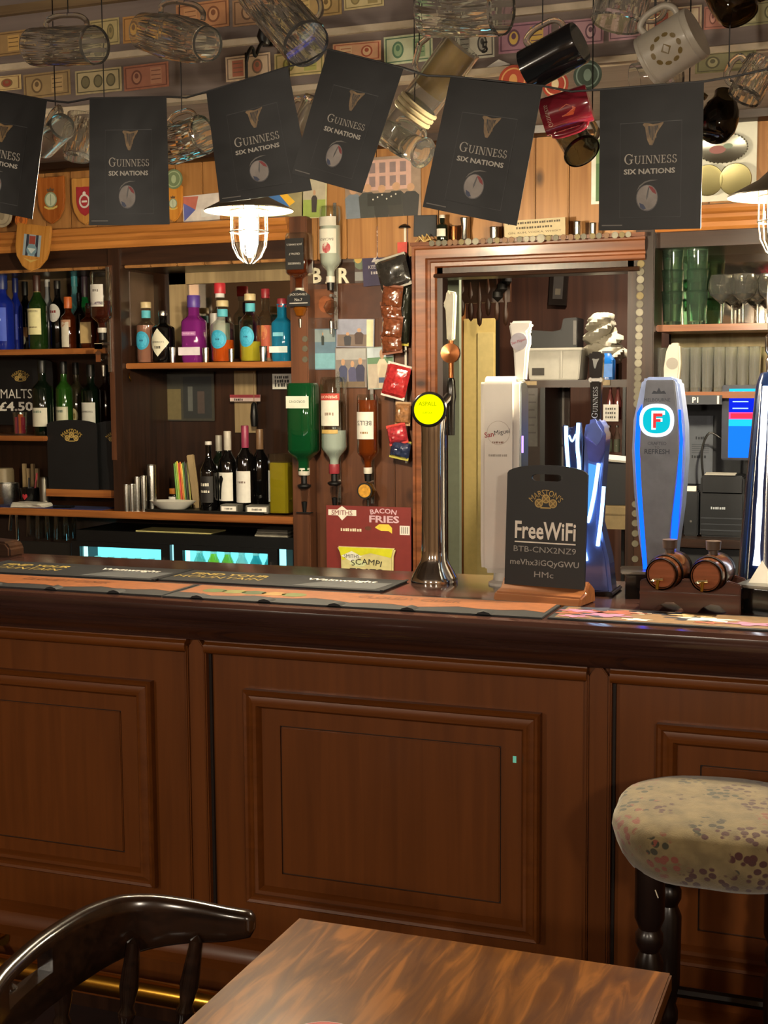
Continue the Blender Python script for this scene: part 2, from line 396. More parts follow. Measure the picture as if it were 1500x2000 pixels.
# frieze rail with a rounded bead under the bar top, broken at each stile
n0 = -2
for k in range(n0, 3):
    a = s1[0]+k*PER; b = s1[1]+k*PER; nx = s1[0]+(k+1)*PER
    MB().prism([(a, .2), (b, .2), (b, ZT-.005), ((a+b)/2, ZT+.022), (a, ZT-.005)], -.006, .02).build('stile', W_BAR, bar, bevel=.002)
    MB().box(a-.007, -.012, .2, a, .014, ZT).build('stile_bead', W_BAR, bar, bevel=.003)
    MB().box(b, -.012, .2, b+.007, .014, ZT).build('stile_bead', W_BAR, bar, bevel=.003)
    MB().box(b+.007, .004, .2, b+.013, .0125, ZT-.02).build('groove', plain('#1a0d06', .7), bar)
    # bead along the top of the bay
    MB().prism([(-.014, ZT-.014), (-.018, ZT-.006), (-.016, ZT+.004), (-.008, ZT+.01), (-.004, ZT+.035), (.014, ZT+.035), (.014, ZT-.018), (-.006, ZT-.018)], b+.004, nx-.004, 'YZ').build('frieze_rail', W_BARX, bar)
    # bolection moulding
    m0, m1 = mx0+k*PER, mx1+k*PER
    prof = [(.0, -.012), (.0, .006), (-.004, .012), (-.010, .010), (-.014, .005), (-.020, .007), (-.027, .013), (-.034, .011), (-.040, .002), (-.044, -.012)]
    MB().sweep(prof, [(m0, ZM0), (m1, ZM0), (m1, ZM1), (m0, ZM1)]).build('panel_moulding', W_BARX, bar, ang=25)
    i0, i1 = ix0+k*PER, ix1+k*PER
    g = .0028
    MB().box(m0+.04, .004, ZM0+.04, i0-g, .0135, ZM1-.04).box(i1+g, .004, ZM0+.04, m1-.04, .0135, ZM1-.04) \
        .box(i0-g, .004, ZM0+.04, i1+g, .0135, ZI0-g).box(i0-g, .004, ZI1+g, i1+g, .0135, ZM1-.04).build('panel_border', W_BAR, bar)
    MB().box(i0, .0035, ZI0, i1, .0135, ZI1).build('panel_field', W_BAR, bar, bevel=.002)
    MB().box(i0-g, .0085, ZI0-g, i1+g, .0132, ZI1+g).build('panel_groove', plain('#1f1008', .7), bar)
MB().prism([(-.03, .20), (-.034, .225), (-.024, .236), (-.02, .255), (-.008, .262), (.012, .27), (.012, .2)], XL, XR, 'YZ').build('base_moulding', W_BARX, bar)
# small holes and marks on the front
sc = MB().lathe([(0, 0), (.0042, 0), (.0042, .002), (.002, .0025), (0, .001)], 14, mat=Matrix.Rotation(PI/2, 3, 'X')).build('screw_cap', plain('#c9c4ba', .4), bar, (Q(1380, 1304, YP-.01).x, -.012, Q(1380, 1304, YP-.01).z))
sc['label'] = 'small pale screw cap with a dark centre'

XT0, XT1 = -3.9, 1.3
top = thing('bar_worktop', 'dark glossy wooden bar top with a rounded nosing', 'bar top', (0, 0, 1.07))
MB().prism([(3.16, 0), (2.588, 0), (2.576, -.003), (2.569, -.011), (2.567, -.022), (2.571, -.036), (2.579, -.046), (2.584, -.05), (2.586, -.055), (2.598, -.068), (2.615, -.08), (2.63, -.09), (2.638, -.1), (2.66, -.102), (2.672, -.04), (3.16, -.04)], XT0, XT1, 'YZ').build('slab', W_TOP, top, ang=30)
rail = thing('foot_rail', 'polished brass foot rail running along the foot of the bar', 'foot rail', (0, 2.47, .205))
MB().tube([(XL, 0, 0), (XR, 0, 0)], .025, 20).build('tube', BRASS, rail)
for x in (-3.2, -2.05, -.9, .25): 
    MB().tube([(x, 0, 0), (x, .10, -.02), (x, .2, -.03)], .011, 8).build('bracket', BRASS, rail)
    MB().lathe([(0, 0), (.028, 0), (.028, .006), (0, .006)], 14, (x, .205, -.03), Matrix.Rotation(PI/2, 3, 'X')).build('bracket_plate', BRASS, rail)
sp = bx('painted_reflection', plain('#8cfff0', .3, var=.02), (0, 0, 0), (.0075, .001, .014))  # turquoise light reflected on the panel, painted as a small coloured chip
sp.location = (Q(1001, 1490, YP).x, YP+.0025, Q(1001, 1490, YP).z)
tag(sp, 'tiny turquoise light reflection painted on the middle bar panel', 'painted_reflection')

# ------------------------------------------------------------------ table
c = Vector((-.565, 1.575, .70))
tb = thing('pub_table', 'square brown wooden pub table with a worn glossy top', 'table', (c.x, c.y, 0))
m, nt, b = _new('table_top_wood'); b.inputs['Specular IOR Level'].default_value = .08
tcn = nt.nodes.new('ShaderNodeTexCoord'); mp = nt.nodes.new('ShaderNodeMapping'); mp.inputs['Scale'].default_value = (16, 2.2, 6)
nz = nt.nodes.new('ShaderNodeTexNoise'); nz.inputs['Scale'].default_value = 2.2; nz.inputs['Detail'].default_value = 8; nz.inputs['Distortion'].default_value = 1.2
rp = nt.nodes.new('ShaderNodeValToRGB'); e = rp.color_ramp.elements
e[0].position = .36; e[0].color = srgb('#4e2d12'); e[1].position = .66; e[1].color = srgb('#80501f')
x = e.new(.5); x.color = srgb('#5e3814')
nt.links.new(tcn.outputs['Object'], mp.inputs[0]); nt.links.new(mp.outputs[0], nz.inputs['Vector']); nt.links.new(nz.outputs['Fac'], rp.inputs['Fac']); nt.links.new(rp.outputs['Color'], b.inputs['Base Color'])
n2 = nt.nodes.new('ShaderNodeTexNoise'); n2.inputs['Scale'].default_value = 7; n2.inputs['Detail'].default_value = 6
nt.links.new(tcn.outputs['Object'], n2.inputs['Vector'])
mr = nt.nodes.new('ShaderNodeMapRange'); mr.inputs['To Min'].default_value = .22; mr.inputs['To Max'].default_value = .5
nt.links.new(n2.outputs['Fac'], mr.inputs['Value']); nt.links.new(mr.outputs[0], b.inputs['Roughness'])
MB().box(-.295, -.295, .672, .295, .295, .70).build('table_top', m, tb, bevel=.003)
bx('apron', W_DK, (-.24, -.24, .60), (.24, .24, .672), tb)
for sx in (-1, 1):
    for sy in (-1, 1):
        MB().lathe([(0, 0), (.02, 0), (.024, .08), (.018, .1), (.028, .3), (.03, .5), (.02, .52), (.032, .54), (.032, .62), (0, .62)], 12, (sx*.22, sy*.22, 0)).build('leg', W_DK, tb)
cp = G(655, 2003, .70)
bm_ = thing('beer_mat', 'white beer mat with red print near the table front', 'beer mat', (cp.x, cp.y-.045, .70))
MB().lathe([(0, 0), (.05, 0), (.05, .0018), (0, .0018)], 28).build('card', plain('#d8d4cc', .6), bm_)
MB().lathe([(.035, 0), (.049, 0), (.049, .0003), (.035, .0003)], 28, (0, 0, .0018)).build('red_ring', plain('#a02018', .6), bm_)

# ------------------------------------------------------------------ captain's chair
ch = thing('captains_chair', "dark wooden captain's chair with curved back rail and turned spindles", 'chair', (-1.18, 1.55, 0))
zc = .735
P = [(498, 1800), (440, 1797), (370, 1790), (300, 1788), (235, 1795), (170, 1815), (100, 1850), (40, 1893), (-10, 1945), (-40, 2010), (-50, 2100), (-20, 2200), (60, 2300)]
W = [G(px, py, zc)-Vector((-1.18, 1.55, 0)) for px, py in P]
# smooth rail path
def cr(pts, n):
    out = []
    for i in range(len(pts)-1):
        p0, p1, p2, p3 = pts[max(i-1, 0)], pts[i], pts[i+1], pts[min(i+2, len(pts)-1)]
        for j in range(n):
            t = j/n; out.append(.5*((2*p1)+(p2-p0)*t+(2*p0-5*p1+4*p2-p3)*t*t+(3*p1-p0-3*p2+p3)*t**3))
    return out+[pts[-1]]
pth = cr(W, 5); N = len(pth)
def crest(i):
    # half height of the rail and lift of its top edge along the path
    t = i/5.0
    up = [.014, .020, .026, .032, .036, .034, .028, .024, .022, .02, .018, .016, .014]
    dn = [.020, .032, .040, .050, .060, .072, .082, .085, .08, .066, .05, .03, .02]
    k = min(int(t), 11); f = t-k
    return up[k]*(1-f)+up[k+1]*f, dn[k]*(1-f)+dn[k+1]*f
vs, fs = [], []; SEC = 10
slot = (31, 39)
for i, p in enumerate(pth):
    t = pth[min(i+1, N-1)]-pth[max(i-1, 0)]; t.normalize(); nrm = Vector((-t.y, t.x, 0)); nrm.normalize()
    u, d = crest(i); th = .0135
    if i in (0, N-1): u *= .6; d *= .6; th *= .6
    sec = [(th*.5, u), (th, u-.006), (th, u*.3), (th, -d*.35), (th, -d+.006), (th*.5, -d), (-th*.5, -d), (-th, -d+.006), (-th, -d*.35), (-th, u*.3), (-th, u-.006), (-th*.5, u)]
    SEC = len(sec)
    for a, h in sec: q = p+nrm*a; vs.append((q.x, q.y, zc+h))
for i in range(N-1):
    hole = slot[0] <= i < slot[1]
    for j in range(SEC):
        if hole and j in (2, 8): continue
        j2 = (j+1) % SEC; fs.append((i*SEC+j, i*SEC+j2, (i+1)*SEC+j2, (i+1)*SEC+j))
    if hole:
        fs.append((i*SEC+2, (i+1)*SEC+2, (i+1)*SEC+9, i*SEC+9)); fs.append((i*SEC+3, i*SEC+8, (i+1)*SEC+8, (i+1)*SEC+3))
for i in slot: fs.append((i*SEC+2, i*SEC+3, i*SEC+8, i*SEC+9))
fs.append(tuple(range(SEC))); fs.append(tuple((N-1)*SEC+j for j in range(SEC)))
MB().add(vs, fs).build('back_rail', W_CHAIR, ch, ang=50)
SP = [(.0, .02), (.009, .02), (.010, .06), (.014, .11), (.010, .145), (.013, .155), (.010, .165), (.012, .22), (.009, .26), (.0, .26)]
cen = Vector((0, 0, 0))
SEATZ = .44
for px, py in ((125, 1858), (262, 1842), (386, 1838), (20, 1930), (-20, 2080), (30, 2260)):
    a = G(px, py, zc-.03)-Vector((-1.18, 1.55, 0)); h = zc-.02-SEATZ
    b_ = a*.82
    ax = Vector((a.x-b_.x, a.y-b_.y, h)); L = ax.length
    M3 = Vector((0, 0, 1)).rotation_difference(ax.normalized()).to_matrix()
    MB().lathe([(0, 0), (.009, 0), (.012, L*.15), (.017, L*.4), (.011, L*.53), (.014, L*.56), (.014, L*.58), (.010, L*.61), (.015, L*.72), (.010, L*.97), (0, L)], 12, (b_.x, b_.y, SEATZ), M3).build('spindle', W_CHAIR, ch)
MB().lathe([(0, 0), (.20, 0), (.225, .012), (.225, .03), (.2, .04), (.1, .032), (0, .03)], 28, (.0, 0, SEATZ-.03), sq=1.).build('seat', W_CHAIR, ch)
for sx, sy in ((-1, -1), (1, -1), (-1, 1), (1, 1)):
    a = Vector((sx*.14, sy*.14, SEATZ-.03)); b_ = Vector((sx*.2, sy*.2, 0)); ax = a-b_; L = ax.length
    MB().lathe([(0, 0), (.012, 0), (.016, L*.3), (.022, L*.5), (.014, L*.7), (.02, L*.85), (.016, L), (0, L)], 10, b_, Vector((0, 0, 1)).rotation_difference(ax.normalized()).to_matrix()).build('leg', W_CHAIR, ch)
MB().tube([(-.17, -.17, .2), (-.17, .17, .2)], .01).tube([(.17, -.17, .2), (.17, .17, .2)], .01).tube([(-.17, 0, .2), (.17, 0, .2)], .01).build('stretcher', W_CHAIR, ch)

# ------------------------------------------------------------------ bar stool with tapestry seat
SX, SY, SZ = -.255, 2.345, .812
st = thing('bar_stool', 'tall dark turned-leg bar stool with a floral tapestry seat', 'bar stool', (SX, SY, 0))
m, nt, b = _new('tapestry'); b.inputs['Roughness'].default_value = .95; b.inputs['Sheen Weight'].default_value = .3
tcn = nt.nodes.new('ShaderNodeTexCoord')
def vor(scale, rnd=1.0):
    v = nt.nodes.new('ShaderNodeTexVoronoi'); v.inputs['Scale'].default_value = scale; v.inputs['Randomness'].default_value = rnd
    return v
nzd = nt.nodes.new('ShaderNodeTexNoise'); nzd.inputs['Scale'].default_value = 60; nt.links.new(tcn.outputs['Object'], nzd.inputs['Vector'])
sc_ = nt.nodes.new('ShaderNodeVectorMath'); sc_.operation = 'SCALE'; sc_.inputs['Scale'].default_value = .035
nt.links.new(nzd.outputs['Color'], sc_.inputs[0])
adv = nt.nodes.new('ShaderNodeVectorMath'); nt.links.new(tcn.outputs['Object'], adv.inputs[0]); nt.links.new(sc_.outputs[0], adv.inputs[1])
v1 = vor(13., .55); nt.links.new(adv.outputs[0], v1.inputs['Vector'])       # blossom sprays
v2 = vor(62); nt.links.new(tcn.outputs['Object'], v2.inputs['Vector'])         # petals inside a spray
def ramp(a, b_, c0, c1):
    r = nt.nodes.new('ShaderNodeValToRGB'); r.color_ramp.elements[0].position = a; r.color_ramp.elements[1].position = b_
    r.color_ramp.elements[0].color = c0; r.color_ramp.elements[1].color = c1; return r
r1 = ramp(.52, .60, (1, 1, 1, 1), (0, 0, 0, 1)); nt.links.new(v1.outputs['Distance'], r1.inputs[0])
r2 = ramp(.38, .46, (1, 1, 1, 1), (0, 0, 0, 1)); nt.links.new(v2.outputs['Distance'], r2.inputs[0])
ms_ = nt.nodes.new('ShaderNodeMath'); ms_.operation = 'MULTIPLY'; nt.links.new(r1.outputs[0], ms_.inputs[0]); nt.links.new(r2.outputs[0], ms_.inputs[1])
n3 = nt.nodes.new('ShaderNodeTexNoise'); n3.inputs['Scale'].default_value = 30; nt.links.new(tcn.outputs['Object'], n3.inputs['Vector'])
rb = ramp(.35, .65, srgb('#5c4f33'), srgb('#736443')); nt.links.new(n3.outputs['Fac'], rb.inputs[0])
rc = nt.nodes.new('ShaderNodeValToRGB'); nt.links.new(v1.outputs['Color'], rc.inputs[0])
rc.color_ramp.interpolation = 'CONSTANT'
rc.color_ramp.elements[0].color = srgb('#3a1a18'); rc.color_ramp.elements[1].position = .45; rc.color_ramp.elements[1].color = srgb('#6a3528')
z = rc.color_ramp.elements.new(.7); z.color = srgb('#2c2a1c')
mm = nt.nodes.new('ShaderNodeMix'); mm.data_type = 'RGBA'
nt.links.new(ms_.outputs[0], mm.inputs['Factor']); nt.links.new(rb.outputs[0], mm.inputs['A']); nt.links.new(rc.outputs[0], mm.inputs['B'])
nt.links.new(mm.outputs['Result'], b.inputs['Base Color'])
bp = nt.nodes.new('ShaderNodeBump'); bp.inputs['Strength'].default_value = .3; bp.inputs['Distance'].default_value = .002
nf = nt.nodes.new('ShaderNodeTexNoise'); nf.inputs['Scale'].default_value = 400; nt.links.new(tcn.outputs['Object'], nf.inputs['Vector'])
nt.links.new(nf.outputs['Fac'], bp.inputs['Height']); nt.links.new(bp.outputs['Normal'], b.inputs['Normal'])
def sag(a, i, z):   # the cloth is pulled down to uneven corners
    return 1+.012*math.sin(5*a)+.008*math.sin(9*a+1)
prof = [(.13, -.112), (.145, -.110), (.160, -.1), (.172, -.082), (.182, -.058), (.188, -.037), (.186, -.022), (.176, -.01), (.15, -.002), (.1, .003), (.05, .005), (0, .005)]
MB().lathe(prof, 48, (0, 0, SZ), sq=.7, bump=sag).build('seat_cushion', m, st, ang=80)
fr = MB()
fr.lathe([(0, -.107), (.135, -.107), (.135, -.085), (0, -.085)], 24, (0, 0, SZ), sq=1.5); fr.build('seat_frame', W_DK, st)
W_ST = wood('#0c0604', '#1d0f0a', 'Z', 1., .35, .3)
for sx, sy in ((-1, -1), (1, -1), (-1, 1), (1, 1)):
    H = SZ-.095
    MB().lathe([(0, 0), (.016, 0), (.02, .05), (.015, .09), (.02, .12), (.022, .3), (.016, .33), (.021, .345), (.021, .36), (.016, .375), (.023, .40), (.025, H-.17), (.017, H-.15), (.024, H-.135), (.024, H-.12), (.018, H-.11), (.026, H-.09), (.026, H), (0, H)], 16, (sx*.108, sy*.108, 0)).build('leg', W_ST, st)
for z_ in (.22, .40):
    r_ = MB()
    for a, b_ in (((-1, -1), (1, -1)), ((1, -1), (1, 1)), ((1, 1), (-1, 1)), ((-1, 1), (-1, -1))):
        r_.tube([(a[0]*.108, a[1]*.108, z_), (b_[0]*.108, b_[1]*.108, z_)], .011)
    r_.build('stretcher', W_ST, st)
MB().tube([(-.110, -.118, SZ-.104), (-.104, -.126, SZ-.118), (-.095, -.130, SZ-.128), (-.09, -.131, SZ-.14)], .0011, 5).build('loose_thread', plain('#cfc8b0', .8), st)
# ------------------------------------------------------------------ canopy over the bar
YF = 3.2
W_CAN = wood('#6c605a', '#82756e', 'X', .8, .55)
ZS = Q(600, 70, YF).z
can = thing('bar_canopy', 'dark brown wooden canopy above the bar with pale trim strips', 'canopy', (0, YF, 0))
bx('lower_board', W_CAN, (-4.7, 0, 2.30), (1.8, .03, ZS), can)
bx('upper_board', W_CAN, (-4.7, 0, ZS), (1.8, .03, 2.62), can)
PALE = plain('#b9aa92', .5, var=.1)
MB().prism([(-.012, ZS-.008), (-.014, ZS+.008), (-.002, ZS+.012), (.002, ZS+.012), (.002, ZS-.008)], -4.7, 1.8, 'YZ').build('middle_trim', PALE, can)
MB().prism([(-.01, 2.292), (-.01, 2.306), (0, 2.31), (.03, 2.31), (.03, 2.292)], -4.7, 1.8, 'YZ').build('bottom_trim', PALE, can)
zu = Q(60, 18, YF).z
MB().prism([(-.02, zu-.012), (-.02, zu+.012), (0, zu+.016), (0, zu-.012)], -4.7, 1.8, 'YZ').build('upper_trim', wood('#5a4630', '#8a7452', 'X', .8, .5), can)
bx('soffit', W_CAN, (-4.7, .03, 2.42), (1.8, 1.72, 2.44), can)

# ------------------------------------------------------------------ banknotes pinned to the canopy
NOTES = [ # x0,y0,x1,y1, paper, ink, accent, words
 (-40,60,52,112,'#8a6f48','#5d4526','#a88850','old tan banknote at the far left of the upper row'),
 (174,34,233,92,'#9a8c62','#5f5738','#7d7048','olive green banknote beside the first hanging glass mug'),
 (238,26,318,84,'#9c7440','#6b4a24','#b98c3c','amber banknote between the two dimpled glass mugs'),
 (342,0,448,60,'#a3744e','#75492d','#b3855c','orange brown banknote above the lamp hook'),
 (452,-8,556,50,'#8c6d50','#5a422d','#a08262','brown banknote behind the large tilted glass mug'),
 (562,-18,668,36,'#9a8152','#6b5630','#b39a63','straw coloured banknote at the top edge left of centre'),
 (670,-30,750,18,'#b3a578','#75683f','#8c7d50','cream banknote cut by the top edge near the centre'),
 (-55,148,42,180,'#b09a6c','#6f5436','#7d3a2a','beige banknote with a red patch above the leftmost flag'),
 (44,138,138,192,'#8c7652','#5f4c31','#a38a60','tan banknote half hidden behind a glass handle'),
 (145,132,238,184,'#a39672','#4f4a33','#6d664a','grey green dollar style banknote with a round portrait'),
 (240,122,330,176,'#9a6650','#6f4436','#a87a60','plain salmon pink banknote beside the dollar style note'),
 (439,104,529,158,'#c9b49a','#7d6a5a','#b3705c','pale banknote with grey portrait behind the lamp chain'),
 (534,98,634,150,'#b9a878','#77703f','#9c9c58','yellow green banknote below the large tilted glass mug'),
 (648,80,745,122,'#c69a7a','#a3553f','#d8b08c','peach banknote with a red portrait above the fourth flag'),
 (748,64,846,126,'#b9c0a0','#4f7256','#86a078','pale green banknote with a dark green portrait'),
 (884,54,966,118,'#b5b3a3','#3c3a35','#8c8a80','grey banknote with a large numeral five'),
 (972,40,1078,104,'#9a7280','#5f3f50','#c0a050','mauve banknote with a yellow panel left of the black tankard'),
 (1090,34,1180,90,'#a38088','#614452','#b79aa0','mauve banknote with a white edge right of the black tankard'),
 (1188,24,1258,80,'#a3828a','#5f4450','#bfa3a8','pale purple banknote under the crystal mug at the top'),
 (1260,12,1372,66,'#c4b59a','#8a6a5c','#b3685a','cream banknote behind the handle of the white tankard'),
 (1374,8,1436,58,'#9c6a5c','#70463c','#b98a7c','rose banknote under the dark bottle shape at the top right'),
 (1440,0,1530,50,'#8c8a68','#575840','#a3a07c','sage green banknote at the top right corner'),
 (1356,98,1478,142,'#6e6a4c','#4a4630','#857f5c','dull olive banknote right of the white tankard'),
]
def gain(h, k=1.35): return '#%02x%02x%02x' % tuple(min(235, int(int(h[i:i+2], 16)*k**.45)) for i in (1, 3, 5))
for i, (x0, y0, x1, y1, pc, ic, ac, lb) in enumerate(NOTES):
    pc, ic, ac = gain(pc), gain(ic), gain(ac)
    X0, Z0, X1, Z1 = rect(x0, y0, x1, y1, YF-.004); W2, H2 = (X1-X0)/2*.97, (Z1-Z0)/2*.9
    n = thing('banknote', lb, 'banknote', ((X0+X1)/2, YF-.0015, (Z0+Z1)/2), (0, random.uniform(-.02, .02), 0), 'banknotes pinned to the canopy')
    patch([(-W2, -H2), (W2, -H2), (W2, H2), (-W2, H2)], plain(pc, .8, var=.15, scale=60), n, (0, -.001, 0), name='paper', thick=.0012)
    sh = [([(-W2*.93, -H2*.86), (W2*.93, -H2*.86), (W2*.93, H2*.86), (-W2*.93, H2*.86)], ic), ([(-W2*.88, -H2*.78), (W2*.88, -H2*.78), (W2*.88, H2*.78), (-W2*.88, H2*.78)], pc)]
    if i == 9:
        for k in (-.55, 0, .55): sh += [(ell(W2*.2, H2*.55, 18, k*W2), ic), (ell(W2*.15, H2*.42, 18, k*W2), ac)]
    else:
        sx = 1 if i % 2 else -1
        sh += [(rct(W2*.5, H2*1.3, -sx*W2*.45, 0, 1), ac), (ell(W2*.24, H2*.6, 18, sx*W2*.42), ic), (ell(W2*.17, H2*.45, 18, sx*W2*.42), ac), (ell(W2*.09, H2*.22, 12, sx*W2*.42, H2*.12), ic)]
        for k in range(3): sh.append((rct(W2*.42, H2*.07, -sx*W2*.45, H2*(.4-.35*k), 1), ic))
    decal(n, sh, -.001)
    if i == 15: text('5', plain('#26241f', .7), n, (W2*.55, -.0026, -H2*.3), height=H2*.8, bold=.02, name='numeral')

# round badges under the canopy
def disc_badge(name, label, cat, px, py, Y, rpx, c1, c2, word=None):
    p = Q(px, py, Y); r = rpx*mpp(p)
    t = thing(name, label, cat, p)
    MB().lathe([(0, 0), (r, 0), (r, .003), (0, .003)], 28, mat=Matrix.Rotation(PI/2, 3, 'X')).build('card', plain(c1, .5), t)
    decal(t, [(ell(r*.82, r*.82), c2), (ell(r*.72, r*.72), c1), (ell(r*.28, r*.42), c2)], -.003)
    if word: text(word, plain(c2, .5), t, (0, -.0042, r*.55), width=r*.9)
    return t
disc_badge('beer_mat', 'round orange red beer mat pinned left of the black tankard', 'beer mat', 1003, 158, YF-.012, 30, '#b04428', '#d8a060')
disc_badge('beer_mat', 'round red beer mat pinned behind the red tankard', 'beer mat', 1085, 165, YF-.012, 26, '#a83a26', '#dcc8a0')
disc_badge('beer_mat', 'round dark green beer mat pinned right of the red tankard', 'beer mat', 1148, 147, YF-.012, 28, '#3a4a3e', '#7f9488')
pb = thing('paper_scrap', 'folded white paper scrap pinned above the fifth flag', 'paper', Q(970, 128, YF-.006))
MB().prism([(-.03, -.004), (.005, .014), (.035, .0), (.01, -.002)], 0, .001).build('sheet', WHITE, pb, smooth=False)

# ------------------------------------------------------------------ hanging tankards
CLEAR = glass('#f6f8f4', 0, 1.45, .965)
def dimples(a, i, z): return 1+.05*math.sin(a*12)*(1 if 2 <= i <= 6 else 0)*math.sin(i*1.9)
def mug(name, label, cat, base, mouth, rpx, mat, Yb=2.72, Ym=2.72, hd=(0, 1), shape='straight', wall=.004, hand=True, hmat=None, bands=(), dimple=False, cord=True, group=None, hscale=1., hwhere=(.82, .18)):
    B = Q(*base, Yb); M = Q(*mouth, Ym); ax = M-B; L = ax.length; az = ax.normalized()
    h = (_R*hd[0]+_U*hd[1]); h = (h-az*h.dot(az)).normalized(); ay = az.cross(h)
    rot = Matrix((h, ay, az)).transposed(); r = rpx*mpp(B)
    t = thing(name, label, cat, B, rot.to_euler(), group)
    sh = {'straight': [(.97, 0), (1, .03), (1, .3), (1, .5), (1, .7), (1, .9), (1, 1)],
          'taper': [(1.0, 0), (1.02, .04), (.96, .1), (.93, .3), (.9, .5), (.87, .75), (.86, 1)],
          'flare': [(.8, 0), (.82, .04), (.84, .2), (.88, .45), (.93, .7), (.98, .9), (1, 1)],
          'barrel': [(.80, 0), (.86, .05), (.94, .12), (1.04, .3), (1.08, .5), (1.04, .7), (.95, .88), (.92, 1)],
          'foot': [(1.0, 0), (1.04, .03), (1.02, .06), (.88, .1), (.86, .3), (.87, .6), (.9, .9), (.92, 1)],
          'round': [(.55, 0), (.75, .06), (.98, .25), (1.0, .45), (.9, .65), (.7, .8), (.62, .9), (.66, 1)]}[shape]
    out = [(0, 0)]+[(a*r, b*L) for a, b in sh]; tb_ = .012 if mat is CLEAR else .006
    inn = [(max(.001, a*r-wall), max(b*L, tb_)) for a, b in reversed(sh)]
    inn = [q for k, q in enumerate(inn) if k == 0 or q[1] < inn[k-1][1]-1e-5]
    MB().lathe(out+inn+[(0, tb_)], 40 if not dimple else 48, bump=dimples if dimple else None).build('body', mat, t, ang=60, smooth=not dimple)
    if hand:
        r1 = max(a for a, b in sh if .1 < b < .95)*r; z1, z0 = L*hwhere[0], L*hwhere[1]; e = r*.62*hscale
        pts = [(r1*.97, 0, z1), (r1+e*.55, 0, z1+.004), (r1+e*.95, 0, z1-.12*L), (r1+e, 0, (z0+z1)/2), (r1+e*.9, 0, z0+.14*L), (r1+e*.45, 0, z0+.02*L), (r1*.97, 0, z0)]
        pts = cr([Vector(p) for p in pts], 4)
        MB().tube(pts, .0065, 10).build('handle', hmat or mat, t)
        if cord:
            inv = rot.inverted(); top_ = pts[len(pts)//2]; wtop = B+rot @ Vector(top_)
            up = inv @ (Vector((wtop.x, wtop.y, 2.62))-B)
            MB().tube([top_, up], .0014, 5).build('hanging_cord', BLACK, t)
    for (z0, z1, m_) in bands:
        MB().lathe([(r*1.012*_at(sh, z0), z0*L), (r*1.012*_at(sh, (z0+z1)/2), (z0+z1)/2*L), (r*1.012*_at(sh, z1), z1*L)], 36).build('band', m_, t)
    return t, r, L
def _at(sh, z):
    for (a, b), (c_, d) in zip(sh, sh[1:]):
        if b <= z <= d: return a+(c_-a)*(z-b)/(d-b)
    return sh[-1][0]
mug('glass_tankard', 'clear glass tankard with dimpled base hanging at the far left', 'tankard', (188, 88), (66, 92), 37, CLEAR, 2.68, 2.74, (0, 1), 'straight', dimple=True)
mug('glass_tankard', 'barrel shaped dimpled glass mug hanging second from the left', 'tankard', (408, 86), (282, 62), 41, CLEAR, 2.66, 2.76, (.1, 1), 'barrel', dimple=True)
mug('glass_tankard', 'large ribbed glass tankard hanging above the third and fourth flags', 'tankard', (600, 88), (505, -20), 48, CLEAR, 2.66, 2.76, (.8, 1), 'straight', dimple=True)
mug('glass_tankard', 'glass tankard cut off by the top edge near the centre', 'tankard', (984, 18), (834, 22), 50, CLEAR, 2.68, 2.72, (0, 1), 'straight', dimple=True)
AMB = glass('#c9a458', .02)
t, r, L = mug('amber_tankard', 'tall clear and amber glass tankard with cream rings between fourth and fifth flag', 'tankard', (760, 285), (905, 88), 38, CLEAR, 2.86, 2.84, (-1, .2), 'straight', wall=.003, hscale=1.2, hwhere=(.95, .62))
for z0 in (.30, .345, .39): MB().lathe([(r*1.01, z0*L), (r*1.1, z0*L+.003), (r*1.1, z0*L+.008), (r*1.01, z0*L+.011)], 32).build('ring', plain('#cfc098', .5), t)
MB().lathe([(0, L*.55), (r*.84, L*.55), (r*.84, L*.97), (0, L*.97)], 24).build('amber_liner', plain('#b8954e', .3, coat=.5), t)
BLKM = plain('#16181b', .12, coat=.6)
mug('black_tankard', 'glossy black tankard with a glass handle hanging above the fifth flag', 'tankard', (1133, 82), (1030, 138), 42, BLKM, 2.70, 2.72, (-.2, 1), 'straight', hmat=CLEAR)
mug('glass_tankard', 'sparkling cut crystal mug at the top edge right of the black tankard', 'tankard', (1205, 48), (1235, -70), 52, CLEAR, 2.84, 2.86, (1, .3), 'straight', dimple=True)
PEW = plain('#a8a294', .35, var=.06, coat=.2)
t, r, L = mug('white_tankard', 'off white ceramic tankard with a gold round emblem', 'tankard', (1362, 62), (1264, 122), 52, PEW, 2.66, 2.68, (-.45, 1), 'straight', hscale=.9)
# gold emblem faces the viewer
inv = t.rotation_euler.to_matrix().inverted(); dv = inv @ Vector((.28, -1, -.1)); a0 = math.atan2(dv.y, dv.x)
em = MB()
for k in range(10):
    th = 2*PI*k/10; pts = []
    for q in ell(.0068, .0045, 8): pts.append((q[0]*math.cos(th)-q[1]*math.sin(th)+.027*math.cos(th+PI/2), q[0]*math.sin(th)+q[1]*math.cos(th)+.027*math.sin(th+PI/2)))
    em.add([((r*1.01)*math.cos(a0+q[0]/r), (r*1.01)*math.sin(a0+q[0]/r), L*.5+q[1]) for q in pts], [tuple(range(8))])
em.add([((r*1.01)*math.cos(a0+q[0]/r), (r*1.01)*math.sin(a0+q[0]/r), L*.5+q[1]) for q in ((-.011, 0), (0, -.011), (.011, 0), (0, .011))], [(0, 1, 2, 3)])
em.build('gold_emblem', plain('#6d5c34', .4), t, smooth=False)
MB().lathe([(r*1.01, L*.08), (r*1.03, L*.10), (r*1.01, L*.12)], 36).build('foot_rim', PEW, t); MB().lathe([(r*1.01, L*.9), (r*1.03, L*.92), (r*1.01, L*.94)], 36).build('lip_rim', PEW, t)
